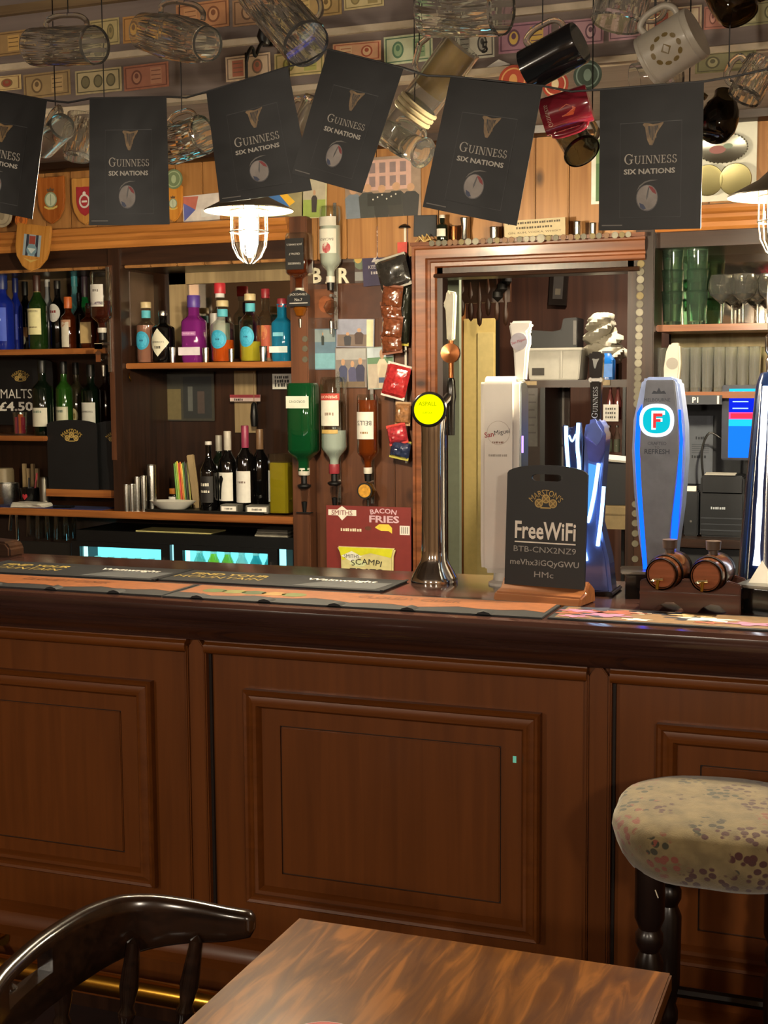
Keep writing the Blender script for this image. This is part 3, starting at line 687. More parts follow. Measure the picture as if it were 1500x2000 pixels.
mug('dark_tankard', 'dark smoky glass mug cut by the top edge at the right', 'tankard', (1445, 30), (1400, -80), 46, glass('#6e5f3a', .02), 2.7, 2.74, (1, .2), 'barrel')
mug('glass_tankard', 'small cut crystal mug hanging at the right edge', 'tankard', (1452, 192), (1490, 122), 33, CLEAR, 2.72, 2.74, (-.9, .6), 'straight', dimple=True)
REDM = plain('#7e1f2e', .15, coat=.6)
t, r, L = mug('red_tankard', 'crimson tankard with white lettering hanging between fifth and sixth flags', 'tankard', (1152, 200), (1060, 230), 36, REDM, 2.71, 2.70, (.1, -1), 'straight', cord=False, hmat=REDM, hscale=.4)
inv = t.rotation_euler.to_matrix().inverted(); dv = inv @ Vector((.28, -1, -.2)); a0 = math.atan2(dv.y, dv.x)
V, Fs, asp = serifmesh('GUINNESS'); Wd = r*1.25
MB().add([((r*1.012)*math.cos(a0+x*Wd/r), (r*1.012)*math.sin(a0+x*Wd/r), L*.86-y*Wd/asp) for x, y in V], Fs).build('lettering', plain('#c9b8a8', .4), t, smooth=False)
MB().add([((r*1.012)*math.cos(a0+x/r), (r*1.012)*math.sin(a0+x/r), L*.48+z) for x, z in ((-.012, -.012), (.0, -.02), (.012, -.004), (.006, .014), (-.01, .01))], [(0, 1, 2, 3, 4)]).build('emblem', plain('#c4532c', .4), t, smooth=False)
mug('glass_tankard', 'plain grey glass tankard hanging just below the crimson tankard', 'tankard', (1138, 298), (1085, 215), 36, glass('#a8aca0', .02), 2.80, 2.86, (1, .3), 'foot', hscale=.8)
mug('dark_tankard', 'round dark smoky mug hanging right of the sixth flag', 'tankard', (1392, 270), (1420, 185), 38, glass('#4a4434', .03), 2.80, 2.84, (-1, -.4), 'round')
mug('glass_tankard', 'glass mug with a round rim hanging behind the leftmost flag', 'tankard', (124, 245), (84, 285), 26, CLEAR, 2.72, 2.78, (.2, 1), 'straight', hscale=2.0)
mug('glass_tankard', 'bulbous dimpled glass mug left of the second flag', 'tankard', (150, 312), (160, 225), 30, CLEAR, 2.88, 2.90, (1, .3), 'barrel', dimple=True)
mug('glass_tankard', 'tilted clear glass mug right of the second flag', 'tankard', (400, 262), (330, 285), 38, CLEAR, 2.84, 2.86, (-.3, 1), 'straight', dimple=True, hscale=.7)
mug('glass_tankard', 'narrow glass mug seen in the gap between third and fourth flags', 'tankard', (612, 190), (585, 262), 22, CLEAR, 2.80, 2.82, (-1, .1), 'flare')
mug('glass_tankard', 'stubby glass mug hanging low between fourth and fifth flags', 'tankard', (828, 300), (752, 258), 30, CLEAR, 2.84, 2.88, (.2, 1), 'foot', hscale=.8)
mug('glass_tankard', 'clear glass mug hanging behind the white tankard', 'tankard', (1325, 140), (1240, 158), 34, CLEAR, 2.78, 2.8, (-.1, 1), 'straight', hscale=.8)

# ------------------------------------------------------------------ black flags on a cord
FLAGS = [ # TL TR BR BL (pixels), Y, label
 ((-66, 168), (92, 197), (57, 427), (-96, 396), 2.60, 'black printed paper flag cut off by the left edge'),
 ((175, 193), (325, 190), (326, 437), (178, 441), 2.60, 'upright black printed paper flag second from the left'),
 ((403, 180), (562, 131), (605, 370), (433, 397), 2.60, 'black printed paper flag hanging in front of the lamp shade'),
 ((640, 97), (788, 134), (703, 376), (573, 340), 2.58, 'tilted black printed paper flag at the centre overlapping its neighbour'),
 ((880, 150), (1060, 169), (1006, 440), (828, 405), 2.60, 'black printed paper flag above the left end of the doorway'),
 ((1172, 176), (1375, 160), (1367, 445), (1171, 451), 2.60, 'large shiny black printed paper flag above the right of the doorway'),
]
m, nt, b = _new('flag_card'); b.inputs['Base Color'].default_value = srgb('#0a0b0c'); b.inputs['Roughness'].default_value = .42
b.inputs['Specular IOR Level'].default_value = .35
nz = nt.nodes.new('ShaderNodeTexNoise'); nz.inputs['Scale'].default_value = 9; bp = nt.nodes.new('ShaderNodeBump'); bp.inputs['Strength'].default_value = .25; bp.inputs['Distance'].default_value = .01
tcn = nt.nodes.new('ShaderNodeTexCoord'); nt.links.new(tcn.outputs['Object'], nz.inputs['Vector'])
nt.links.new(nz.outputs['Fac'], bp.inputs['Height']); nt.links.new(bp.outputs['Normal'], b.inputs['Normal']); FLAGM = m
F_TXT = plain('#a8a296', .5); F_TXT2 = plain('#b4b0a6', .5); F_GOLD = plain('#7a6038', .4, var=.4, scale=80); F_DK = plain('#17130c', .4)
F_BALL = plain('#938c86', .5, var=.25, scale=30); F_RED = plain('#8c2f30', .5); F_BLU = plain('#39425e', .5); F_LINE = plain('#1d1e1f', .4); F_GREY = plain('#6f6c66', .5)
F_SHADE = plain('#5b5a5c', .5, var=.3, scale=40)
HARP = ([(-.5, .86), (-.44, 1.0), (-.25, .98), (0, .86), (.2, .9), (.5, 1.02), (.5, .9), (.36, .55), (.2, .1), (.08, -.6), (-.02, -1.0), (-.16, -.98), (-.28, -.5), (-.34, .1), (-.38, .6)],
        [(-.24, .72), (0, .68), (.26, .74), (.2, .42), (.06, -.2), (-.03, -.6), (-.16, -.1), (-.22, .4)])
def flagbuild(cs, Y, lb, hx):
    C = [Q(x, y, Y) for x, y in cs]
    C[2].y += .012; C[3].y -= .008
    o = (C[0]+C[1])/2; t = thing('bunting_flag', lb, 'flag', o, group='black flags on the bunting cord')
    bow = random.uniform(.004, .012)
    def S(u, v, off=0.):   # u across 0..1, v down 0..1
        p = (C[0]*(1-u)+C[1]*u)*(1-v)+(C[3]*(1-u)+C[2]*u)*v
        p = p-o; p.y += bow*math.sin(PI*u)*math.sin(1.2*v+.4)-off; return p
    n1, n2 = 10, 14; vs = []; fs = []
    for s_ in (0, 1):
        for j in range(n2+1):
            for i in range(n1+1): vs.append(S(i/n1, j/n2, .0004 if s_ == 0 else -.0004))
    K = (n1+1)*(n2+1)
    for j in range(n2):
        for i in range(n1):
            q = [j*(n1+1)+i, j*(n1+1)+i+1, (j+1)*(n1+1)+i+1, (j+1)*(n1+1)+i]; fs.append(tuple(q)); fs.append(tuple(K+x for x in reversed(q)))
    for i in range(n1): fs.append((i, K+i, K+i+1, i+1)); a_ = n2*(n1+1)+i; fs.append((a_, a_+1, K+a_+1, K+a_))
    for j in range(n2): a_, b2 = j*(n1+1), (j+1)*(n1+1); fs.append((a_, b2, K+b2, K+a_)); a_ += n1; b2 += n1; fs.append((a_, K+a_, K+b2, b2))
    MB().add(vs, fs).build('card', FLAGM, t)
    AS = ((C[0]-C[3]).length+(C[1]-C[2]).length)/((C[0]-C[1]).length+(C[3]-C[2]).length)
    for side in (1, -1):     # printed on both faces
        def P(u, v, off): return S(u if side > 0 else 1-u, v, off*side)
        def put(V, Fs, uc, vc, wu, hv, mat, nm, off=.0009, rot=0.):
            MB().add([P(uc+(x*math.cos(rot)+y*math.sin(rot))*wu, vc-(y*math.cos(rot)-x*math.sin(rot))*hv, off) for x, y in V], Fs).build(nm, mat, t, smooth=False)
        V, Fs, a_ = serifmesh('GUINNESS'); put(V, Fs, .5, .505, .52, .52/a_/AS*1.0, F_TXT, 'lettering')
        V, Fs, a_ = textmesh('SIX NATIONS', .03); put(V, Fs, .49, .588, .50, .038, F_TXT2, 'lettering')
        for k, mt in ((0, F_GOLD), (1, F_DK)): put(HARP[k], [tuple(range(len(HARP[k])))], .52, .33, .20, .078, mt, 'harp_emblem', .0009+.0003*k)
        st_ = [[(x, -.5+.9*abs(x)), (x+.025, -.5+.9*abs(x)), (x+.025, .68), (x, .68)] for x in (-.14, -.07, 0, .07, .14)]
        put(sum(st_, []), [tuple(range(4*k, 4*k+4)) for k in range(5)], .52, .33, .20, .078, F_GOLD, 'harp_strings', .0014)
        be = [(math.cos(a), math.sin(a)) for a in [2*PI*k/24 for k in range(24)]]
        R_ = .22
        put(be, [tuple(range(24))], .47, .775, .108, .094, F_SHADE, 'ball_emblem', .0009, R_)
        put([(x*.93, y*.93+.02) for x, y in be], [tuple(range(24))], .47, .775, .108, .094, F_BALL, 'ball_emblem', .0012, R_)
        put([(-.1, .9), (.25, .9), (.6, .7), (.78, .42), (.4, .5), (.1, .72)], [tuple(range(6))], .47, .775, .108, .094, F_RED, 'ball_emblem', .0015, R_)
        put([(-.6, -.5), (-.2, -.55), (.1, -.8), (-.15, -.92), (-.45, -.8)], [tuple(range(5))], .47, .775, .108, .094, F_BLU, 'ball_emblem', .0015, R_)
        put([(-.08, .8), (.04, .8), (.06, .1), (.0, -.2), (-.1, .1)], [tuple(range(5))], .47, .775, .108, .094, F_SHADE, 'ball_emblem', .0016, R_)
        ar = [(-1.05, .3), (-.9, .75), (-.5, 1.15), (0, 1.38), (.7, 1.5), (0, 1.28), (-.45, 1.05), (-.82, .68)]
        put(ar, [tuple(range(8))], .47, .775, .108, .094, F_GREY, 'ball_emblem', .0011, R_)
        fr_ = [(-1, -1), (1, -1), (1, 1), (-1, 1), (-.985, -.985), (.985, -.985), (.985, .985), (-.985, .985)]
        put(fr_, [(0, 1, 5, 4), (1, 2, 6, 5), (2, 3, 7, 6), (3, 0, 4, 7)], .5, .58, .30, .335, F_LINE, 'print_frame', .0007)
        put([(-1, -1), (1, -1), (1, 1), (-1, 1)], [(0, 1, 2, 3)], .13, .965, .10, .004, F_GREY, 'small_print', .0009)
    return C
tops = []
for cs, Y, lb in [(f[:4], f[4], f[5]) for f in FLAGS]:
    C = flagbuild(cs, Y, lb, 0); tops += [C[0], C[1]]
cp_ = [Q(-200, 120, 2.6)]
for i, p in enumerate(tops):
    if i and i % 2 == 0:
        q = (tops[i-1]+p)/2; q.z -= .006; cp_.append(q)
    cp_.append(p+Vector((0, .003, .0015)))
cp_ += [Q(1440, 148, 2.6), Q(1560, 122, 2.6), Q(1700, 80, 2.6)]
tag(MB().tube(cp_, .0022, 6).build('bunting_line', BLACK), 'thin black cord carrying the row of flags', 'cord')

# ------------------------------------------------------------------ caged pendant lamps
def pendant(px, py_shade, label, YL, full=True):
    p = Q(px, py_shade, YL)
    t = thing('pendant_lamp', label, 'pendant lamp', p)
    SHM = plain('#4a4238', .35, var=.1, coat=.2)
    MB().lathe([(.022, .062), (.03, .052), (.05, .034), (.112, .002), (.112, -.001), (.05, .030), (.02, .045)], 36).build('shade', SHM, t)
    MB().lathe([(0, .11), (.018, .11), (.024, .09), (.024, .06), (0, .06)], 20).build('lamp_cap', BLACK, t)
    # glass jar and the glowing bulb
    MB().lathe([(.043, .03), (.044, -.05), (.040, -.085), (.028, -.11), (.012, -.124), (0, -.126)], 28).build('glass_jar', thin('#fff6e4', .35), t)
    MB().lathe([(0, .02), (.012, .02), (.014, 0), (.019, -.02), (.025, -.045), (.025, -.06), (.018, -.078), (0, -.085)], 24).build('bulb', emit(WARM, PENDANT_EMIT), t)
    cg = MB()
    for k in range(8):
        a = 2*PI*k/8+.2; c_, s_ = math.cos(a), math.sin(a)
        cg.tube([(r_*c_, r_*s_, z) for r_, z in ((.047, .03), (.048, -.05), (.044, -.088), (.031, -.115), (.012, -.13), (0, -.132))], .0017, 6)
    cg.build('cage_wires', plain('#3c362e', .4), t)
    for z, r_ in ((-.0, .048), (-.052, .0485)): MB().tube([(r_*math.cos(2*PI*k/28), r_*math.sin(2*PI*k/28), z) for k in range(28)], .002, 6, True).build('cage_ring', plain('#3c362e', .4), t)
    return t, p
t, p = pendant(486, 412, 'caged pendant lamp lit bright behind the third flag', 3.06)
hk = Q(478, 96, 3.1)
MB().tube(cr([Vector((0, 0, .11)), Vector((0, 0, hk.z-p.z-.02))], 2), .004, 8).build('stem', BLACK, t)
h2 = thing('lamp_hook', 'black iron lamp hook fixed to the canopy trim', 'hook', Vector((p.x, YF-.0141, ZS+.0)))
MB().box(-.014, -.004, -.02, .014, 0, .03).lathe([(0, -.02), (.012, -.02), (.02, 0), (.014, .02), (0, .022)], 14, (0, -.02, 0)).build('bracket', BLACK, h2)
MB().tube(cr([Vector(q) for q in ((0, -.02, -.01), (.0, -.05, -.03), (0, -.075, -.06), (.004, -.10, -.045), (.004, -.122, -.062), (0, -.126, -.085))], 4), .0045, 8).build('hook_arm', BLACK, h2)
t, p = pendant(1528, 383, 'second caged pendant lamp with its shade at the right edge', 2.95)
MB().tube([(0, 0, .11), (0, 0, 2.62-p.z)], .004, 8).build('stem', BLACK, t)
# ------------------------------------------------------------------ back bar carcass
YB = 4.55
XA, XP0, XP1, XO0, XO1 = -4.1, Q(215, 700, YB).x, Q(238, 700, YB).x, Q(572, 700, YB).x, Q(812, 700, YB).x
XRB = Q(1278, 700, YB).x
ZC = 1.046
# pine planks high on the wall, each plank its own piece
pl = bpy.data.objects.new('wall_panelling', None); COL.objects.link(pl); pl.location = (0, 4.58, 0); pl['kind'] = 'structure'
x = -4.0; k = 0
while x < 1.2:
    wd = .118
    MB().box(x+.0015, 0, 2.0, x+wd-.0015, .02, 2.40).build('plank', W_PINE, pl, bevel=.003); x += wd; k += 1
struct(MB().prism([(4.57, 2.385), (4.55, 2.395), (4.545, 2.42), (4.6, 2.42), (4.6, 2.385)], -4.1, 1.2, 'YZ').build('trim_1', W_DKX))
LED = [(4.60, 2.075), (4.535, 2.075), (4.53, 2.085), (4.53, 2.10), (4.522, 2.104), (4.515, 2.112), (4.515, 2.124), (4.505, 2.130), (4.50, 2.140), (4.50, 2.152), (4.51, 2.156), (4.60, 2.156)]
struct(MB().prism(LED, XA, XO0, 'YZ').build('trim_2', W_PINEX, ang=25))
struct(MB().prism([(a, b-.035) for a, b in LED], XRB, 1.2, 'YZ').build('trim_3', W_PINEX, ang=25))
bL = thing('shelf_unit', 'dark wooden shelf bay of whisky bottles at the left of the back bar', 'shelf unit')
bG = thing('shelf_unit', 'mirrored gin shelf bay behind the lit pendant lamp', 'shelf unit')
bR = thing('shelf_unit', 'glass shelf bay at the right of the doorway', 'shelf unit')
w1 = thing('back_counter', 'long wooden back counter below the bottle shelves', 'counter'); w2_ = thing('back_counter', 'dark counter below the glass shelves holding the till', 'counter')
bx('header_board', W_DKX, (XA, 4.56, 2.01), (XP1, 4.6, 2.075), bL); bx('header_board', W_DKX, (XP1, 4.56, 2.01), (XO0, 4.6, 2.075), bG)
bx('header_board', W_DKX, (XRB, 4.56, 1.99), (1.1, 4.6, 2.04), bR)
bx('bay_ceiling', W_DKX, (XA, 4.6, 2.0), (XP1, 4.915, 2.012), bL); bx('bay_ceiling', W_DKX, (XP1, 4.6, 2.0), (XO0, 4.915, 2.012), bG)
bx('bay_ceiling', W_DKX, (XRB, 4.6, 1.99), (1.1, 4.915, 2.0), bR)
bx('pillar', W_DK, (XP0, 4.55, ZC), (XP1, 4.915, 2.075), bG, .002)
bx('pillar_facing', W_RED, (XP0+.0, 4.545, 1.25), (XP0+.02, 4.55, 2.01), bG)
bx('corner_post', W_RED, (XO0, 4.53, .1), (Q(606, 700, YB).x, 4.6, 2.156), bG, .004)
bx('post', W_DK, (DX1+.005, 4.53, .1), (XRB, 4.7, 2.156), bR, .004)
# shelves
ZA, ZBs, ZCs, ZD, ZE = 1.692, 1.340, 1.630, 1.735, 1.51
def shelf(par, x0, x1, z, th=.022, y0=4.575): 
    s_ = MB().box(x0, y0, z-th, x1, 4.915, z).build('shelf', W_SHELF, par, bevel=.003); return s_
shelf(bL, XA, XP0, ZA); shelf(bL, XA, Q(93, 850, 4.6).x, ZBs, .02); bx('deep_shelf', W_DKX, (Q(93, 850, 4.6).x, 4.72, ZBs-.02), (XP0, 4.915, ZBs), bL)
shelf(bG, XP1, XO0, ZCs); shelf(bR, XRB, .9, ZD); shelf(bR, XRB, .9, ZE)
bx('worktop', W_SHELF, (XA, 4.54, ZC-.028), (XO0, 4.915, ZC), w1, .004)
bx('worktop', W_DKX, (XRB, 4.54, ZC-.06), (.9, 4.915, ZC-.03), w2_, .004)
# backs: mirrors and boards
def back(px0, py0, px1, py1, mat, nm, Y=4.905):
    X0, Z0, X1, Z1 = rect(px0, py0, px1, py1, Y); return bx(nm, mat, (X0, Y, Z0), (X1, Y+.008, Z1), bG)
bx('mirror', metal('#a0968a', .05), (Q(362, 600, 4.9).x, 4.9, ZCs+.02), (XO0, 4.908, 1.96), bG)
bx('back_board', W_DK, (XP1, 4.91, ZC), (XO0, 4.916, 2.0), bG)
bx('mirror_frame', W_PALE, (Q(330, 600, 4.88).x, 4.885, ZCs), (Q(362, 600, 4.88).x, 4.91, 2.0), bG)
bx('mirror_frame', W_PALE, (Q(330, 600, 4.88).x, 4.885, 1.955), (XO0, 4.91, 2.0), bG)
bx('back_board', wood('#4a3b2a', '#6b563c', 'Z', .8, .6), (XA, 4.905, ZA), (XP0, 4.915, 2.0), bL)
bx('back_board', W_DK, (XA, 4.905, ZC), (XP0, 4.915, ZA-.02), bL)
bx('mirror', metal('#c8c2b4', .04), (Q(1332, 600, 4.9).x, 4.9, ZD+.01), (.9, 4.908, Q(1420, 482, 4.9).z), bR)
bx('back_board', wood('#8a7a52', '#b5a478', 'Z', .7, .5), (XRB, 4.908, ZE), (.9, 4.915, 1.99), bR)
bx('back_board', plain('#20242c', .6, var=.2), (XRB, 4.905, .9), (.9, 4.915, ZE-.02), bR)
# pale wood strip and panels beneath the gin shelf
back(458, 724, 500, 845, W_PALE, 'pale_strip', 4.895)
sd = MB().box(XP1, 4.62, 1.70, XP1+.003, 4.80, 1.99).build('metal_plate', metal('#8a7a70', .38), bG)
# optics panel of broad planks
x = Q(606, 700, YB).x; op = thing('optics_panel', 'red brown plank panel holding the spirit optics and photographs', 'wall panel', (0, 4.60, 0))
for (a, b_) in ((606, 660), (660, 718), (718, 770), (770, 818)):
    X0, X1 = Q(a, 700, 4.6).x, Q(b_, 700, 4.6).x
    MB().box(X0+.001, 0, .5, X1-.001, .02, 2.0).build('plank', W_RED, op, bevel=.003)
# door architrave with mitred corner
AW = Q(862, 800, 4.53).x-Q(815, 800, 4.53).x
ar = bpy.data.objects.new('trim_4', None); COL.objects.link(ar); ar.location = (0, 4.53, 0); ar['kind'] = 'structure'; ar['label'] = 'moulded red pine door architrave'
AX0, AX1, AZ = DX0, DX1, DZ
aprof = [(0, -.05), (0, 0), (.006, .008), (.02, .010), (.026, .004), (.034, .004), (.04, .014), (AW*.82, .018), (AW*.9, .012), (AW, .012), (AW, -.05)]
vs, fs = [], []
for (xx, zz, sx, sz) in ((AX0, .1, -1, 0), (AX0, AZ, -1, 1), (XRB-.03, AZ, 0, 1)):
    for o_, u_ in aprof: vs.append((xx+sx*o_, -u_, zz+sz*o_*.85))
K = len(aprof)
for i in range(2):
    for j in range(K-1): fs.append((i*K+j, (i+1)*K+j, (i+1)*K+j+1, i*K+j+1))
MB().add(vs, fs).build('architrave', W_REDX, ar, ang=25)
bx('inner_lining', W_DK, (AX0, .0, .1), (AX0+.02, .06, AZ), ar); bx('inner_lining', W_DK, (AX0, .0, AZ-.035), (AX1, .12, AZ), ar); bx('inner_lining', W_DK, (AX1-.02, .0, .1), (AX1+.01, .4, AZ), ar)
MB().tube([(AX0-.01, -.004, AZ-.028), (AX1+.02, -.004, AZ-.028)], .008, 8).build('inner_bead', W_DKX, ar)

# ------------------------------------------------------------------ bottles
SHP = {'wine': (.60, .76, .36), 'gin': (.60, .72, .44), 'whisky': (.58, .78, .36), 'squat': (.66, .78, .34), 'malt': (.62, .74, .38), 'long': (.55, .8, .34), 'optic': (.72, .86, .36)}
def hexmat(c, rough=.06):
    k = ('liq', c)
    if k in _M: return _M[k]
    m, nt, b = _new('liquid_%s' % c.strip('#')); b.inputs['Base Color'].default_value = srgb(c); b.inputs['Roughness'].default_value = rough
    b.inputs['Transmission Weight'].default_value = .45; b.inputs['IOR'].default_value = 1.33; _M[k] = m; return m
def dark(c):
    k = ('dk', c)
    if k in _M: return _M[k]
    m, nt, b = _new('bottle_glass_%s' % c.strip('#')); b.inputs['Base Color'].default_value = srgb(c); b.inputs['Roughness'].default_value = .05
    b.inputs['Transmission Weight'].default_value = .35; b.inputs['Coat Weight'].default_value = .5; b.inputs['Coat Roughness'].default_value = .03; _M[k] = m; return m
TG = thin('#f4f8f4', .8)
def bottle(name, label, px, top, w, zb, body, shape='gin', cap=('#1a1a1c', .1), labs=(), liq=None, level=.6, sq=0., Y=4.68, cat='bottle', group=None, inverted=False, capw=1.15, H=None, X=None):
    """body = material; labs = [(kind, z0, z1, w, colour, [(text, z, w, colour)])] in fractions of height and diameter"""
    p = Q(px, top+60, Y); h = H or Q(px, top, Y).z-zb; r = w/2*mpp(p); a, b_, nr = SHP[shape]; n = 32
    if sq: r /= 1.0
    t = thing(name, label, cat, (p.x if X is None else X, Y, zb), (0, PI if inverted else 0, 0), group)
    ch = cap[1]*h; hb = h-ch*.75
    prof = [(0, 0), (r*.9, 0), (r, .012), (r, h*a)]
    for i in range(1, 6):
        f = i/5; prof.append((r+(r*nr-r)*(f*f*(3-2*f)), h*(a+(b_-a)*f)))
    prof += [(r*nr, hb), (r*nr*1.12, hb), (r*nr*1.12, hb+.004), (0, hb+.004)]
    MB().lathe(prof, n, sq=sq).build('glass', body, t)
    if liq:
        lp = [(0, .004), (r*.86, .004), (r*.93, .014)] if not inverted else [(0, h*(1-level)), (r*.93, h*(1-level))]
        for rr, zz in prof[3:9]:
            if (zz < h*level if not inverted else zz > h*(1-level)): lp.append((rr*.93, zz))
        lp += [(lp[-1][0], h*level), (0, h*level)] if not inverted else [(r*nr*.9, hb), (0, hb)]
        MB().lathe(lp, n, sq=sq).build('liquid', hexmat(liq), t)
    if cap:
        cr_ = r*nr*capw; cm = cap[0] if not isinstance(cap[0], str) else plain(cap[0], .4)
        MB().lathe([(cr_*.98, h-ch), (cr_, h-ch+.002), (cr_, h-.003), (cr_*.93, h), (0, h)], 16).build('cap', cm, t)
    R_ = r+.0009
    for (kd, z0, z1, wd, c_, tx) in labs:
        mt = plain(c_, .6, var=.05) if isinstance(c_, str) else c_
        zz = (z0+z1)/2*h; hh = (z1-z0)*h; ww = wd*2*r; cy = -R_
        if kd == 'rect': o_ = rct(ww, hh, n=8)
        elif kd == 'circle': o_ = ell(ww/2, hh/2, 24)
        elif kd == 'diamond': o_ = [(0, -hh/2), (ww/4, -hh/4), (ww/2, 0), (ww/4, hh/4), (0, hh/2), (-ww/4, hh/4), (-ww/2, 0), (-ww/4, -hh/4)]
        elif kd == 'point': o_ = [(-ww/2, hh/2), (-ww/2, -hh*.35), (0, -hh/2), (ww/2, -hh*.35), (ww/2, hh/2), (0, hh/2)]
        if kd == 'neck': 
            rn = r*nr*1.03
            L_ = MB().lathe([(rn, z0*h), (rn, z1*h)], 16).build('neck_label', mt, t)
        else: L_ = patch(o_, mt, t, (0, cy, zz), wrap=None if sq else R_, thick=-.0006)
        for (s_, z_, w_, tc_) in tx: text(s_, plain(tc_, .6), L_, (0, cy-.0012, z_*h), width=w_*2*r, wrap=None if sq else R_+.0006)
    return t
GRN = dark('#1f3a16'); DGRN = dark('#0d1a10'); DKB = dark('#0c0b0b'); AMBR = dark('#4a1c08')
BLUE = dark('#1c2f9c')
# whisky and liqueur shelf on the left
bottle('liqueur_bottle', 'wide royal blue bottle at the far left of the upper shelf', 5, 536, 46, ZA, BLUE, 'wine', ('#1a2a66', .2), [('rect', .12, .56, .9, '#3b57c8', [('~6', .4, .5, '#9db0ee')])], capw=1.3)
bottle('liqueur_bottle', 'narrower navy blue bottle just behind the wide blue one', 31, 543, 26, ZA, BLUE, 'wine', ('#16225a', .2), [('rect', .15, .5, .8, '#3348b0', [])], Y=4.76, capw=1.3)
bottle('whisky_bottle', 'black bottle with a cream round label behind the green whiskey', 50, 550, 30, ZA, DKB, 'wine', ('#111', .2) if 0 else ('#111113', .2), [('rect', .2, .34, .8, '#a8743c', []), ('circle', .08, .24, .55, '#cfc8a8', [])], Y=4.84)
bottle('whiskey_bottle', 'green whiskey bottle with cream label and brown cap on the upper left shelf', 73, 538, 37, ZA, GRN, 'whisky', ('#3a2016', .22), [('rect', .2, .55, .95, '#d9d3a0', [('JAMESON', .51, .62, '#4a3a22'), ('~9', .3, .5, '#6b5a3a')]), ('neck', .66, .8, 1, '#b49a5c', [])], Y=4.66)
bottle('rum_bottle', 'dark rum bottle with a half round white label on the upper left shelf', 113, 548, 32, ZA, DKB, 'wine', ('#1a1614', .12), [('circle', .4, .66, .86, '#cfcdc8', [('~3', .55, .4, '#8c2f2f')])], Y=4.74)
bottle('silver_bottle', 'pale silvery bottle standing behind the green whiskey bottle', 94, 546, 26, ZA, plain('#8a8f92', .15, coat=.4), 'long', ('#c4c4c0', .1), Y=4.82)
bottle('orange_liqueur_bottle', 'small brown bottle with orange neck and white strip label', 134, 580, 29, ZA, AMBR, 'gin', ('#c4622a', .22), [('rect', .04, .52, .6, '#d8d2c0', []), ('rect', .42, .56, .86, '#b98a6c', [])], Y=4.68, capw=1.25)
bottle('gin_bottle', 'pale turquoise bottle at the back of the upper left shelf', 146, 528, 25, ZA, dark('#6fb0b8'), 'gin', ('#3f8c98', .2), [('diamond', .45, .62, .8, '#58b8b0', [])], Y=4.84)
bottle('spirit_bottle', 'tall dark brown bottle right of the orange necked bottle', 156, 572, 24, ZA, dark('#1f1712'), 'wine', ('#15100d', .15), Y=4.76)
bottle('gin_bottle', 'green bottle at the back beside the turquoise one', 166, 540, 26, ZA, dark('#1f7a3f'), 'gin', ('#3a2a34', .28), Y=4.84)
bottle('bourbon_bottle', 'amber bottle with a tan square label at the end of the upper left shelf', 176, 592, 30, ZA, AMBR, 'gin', ('#15110e', .12), [('rect', .12, .58, .8, '#b39a6a', [])], Y=4.66, sq=3)
# malts shelf
mal = [('malt_bottle', 'dark green malt whisky bottle with a broad cream label left of the others', 83, 704, 40, DGRN, [('rect', .12, .37, 1., '#c9c6b4', [('~5', .32, .5, '#7a8a7a')])], 4.66),
       ('malt_bottle', 'bright green malt whisky bottle with a cream label second on the lower shelf', 125, 706, 33, dark('#2c5a1c'), [('rect', .1, .38, 1., '#c2c2a8', [('~4', .32, .5, '#6a7a6a')])], 4.78),
       ('malt_bottle', 'clear malt whisky bottle with a round gold badge on the lower shelf', 149, 708, 30, dark('#3a3524'), [('circle', .14, .36, .75, '#b8ad80', []), ('circle', .18, .32, .42, '#6d5a22', [])], 4.865),
       ('malt_bottle', 'black green malt whisky bottle with a pointed white label', 178, 712, 37, DGRN, [('point', .02, .46, .98, '#cfcfc4', [('LAPHROAIG', .33, .7, '#3a3a36')])], 4.77),
       ('malt_bottle', 'dark squat bottle at the right end of the malts', 207, 712, 30, dark('#2a1712'), [], 4.868)]
for nm, lb, px, tp, w_, bm2, lb2, Y_ in mal: bottle(nm, lb, px, tp, w_, ZBs, bm2, 'malt', ('#111311', .17), lb2, Y=Y_)
p = Q(45, 820, 4.66)
tg = thing('tumbler', 'small glass tumbler of red and purple sachets on the lower shelf', 'glass', (p.x, 4.64, ZBs))
MB().lathe([(0, 0), (.026, 0), (.031, .095), (.029, .095), (.0245, .006), (0, .006)], 20).build('glass', TG, tg)
for k, c_ in enumerate(('#a02a48', '#5a2a6a', '#b4532c', '#8c1f3a')): bx('sachet', plain(c_, .4), (-.018+.009*k, -.012+.006*(k % 2), .008), (-.011+.009*k, .012, .075+.006*(k % 3)), tg)

# ------------------------------------------------------------------ chalk boards
def barrels_logo(t, cx, y, cz, s, word=True, mat=GOLD):
    sh = []
    for dx, dz in ((-.34, 0), (.34, 0), (0, .2)):
        sh += [(ell(s*.2, s*.2, 18, cx+dx*s, cz+dz*s), '#b49a58'), (ell(s*.15, s*.15, 18, cx+dx*s, cz+dz*s), '#7a6434')]
        sh += [([(cx+dx*s-.13*s, cz+dz*s-.1*s), (cx+dx*s-.1*s, cz+dz*s-.13*s), (cx+dx*s+.13*s, cz+dz*s+.1*s), (cx+dx*s+.1*s, cz+dz*s+.13*s)], '#b49a58'),
               ([(cx+dx*s+.13*s, cz+dz*s-.1*s), (cx+dx*s+.1*s, cz+dz*s-.13*s), (cx+dx*s-.13*s, cz+dz*s+.1*s), (cx+dx*s-.1*s, cz+dz*s+.13*s)], '#b49a58')]
    sh.append((rct(s*.5, s*.06, cx, cz-.2*s, 1), '#b49a58'))
    decal(t, sh, y, 'barrels_emblem')
    if word: text("MARSTON'S", mat, t, (cx, y-.0012, cz+.48*s), width=s*1.7, height=s*.28, bold=.02, arch=s*.95)
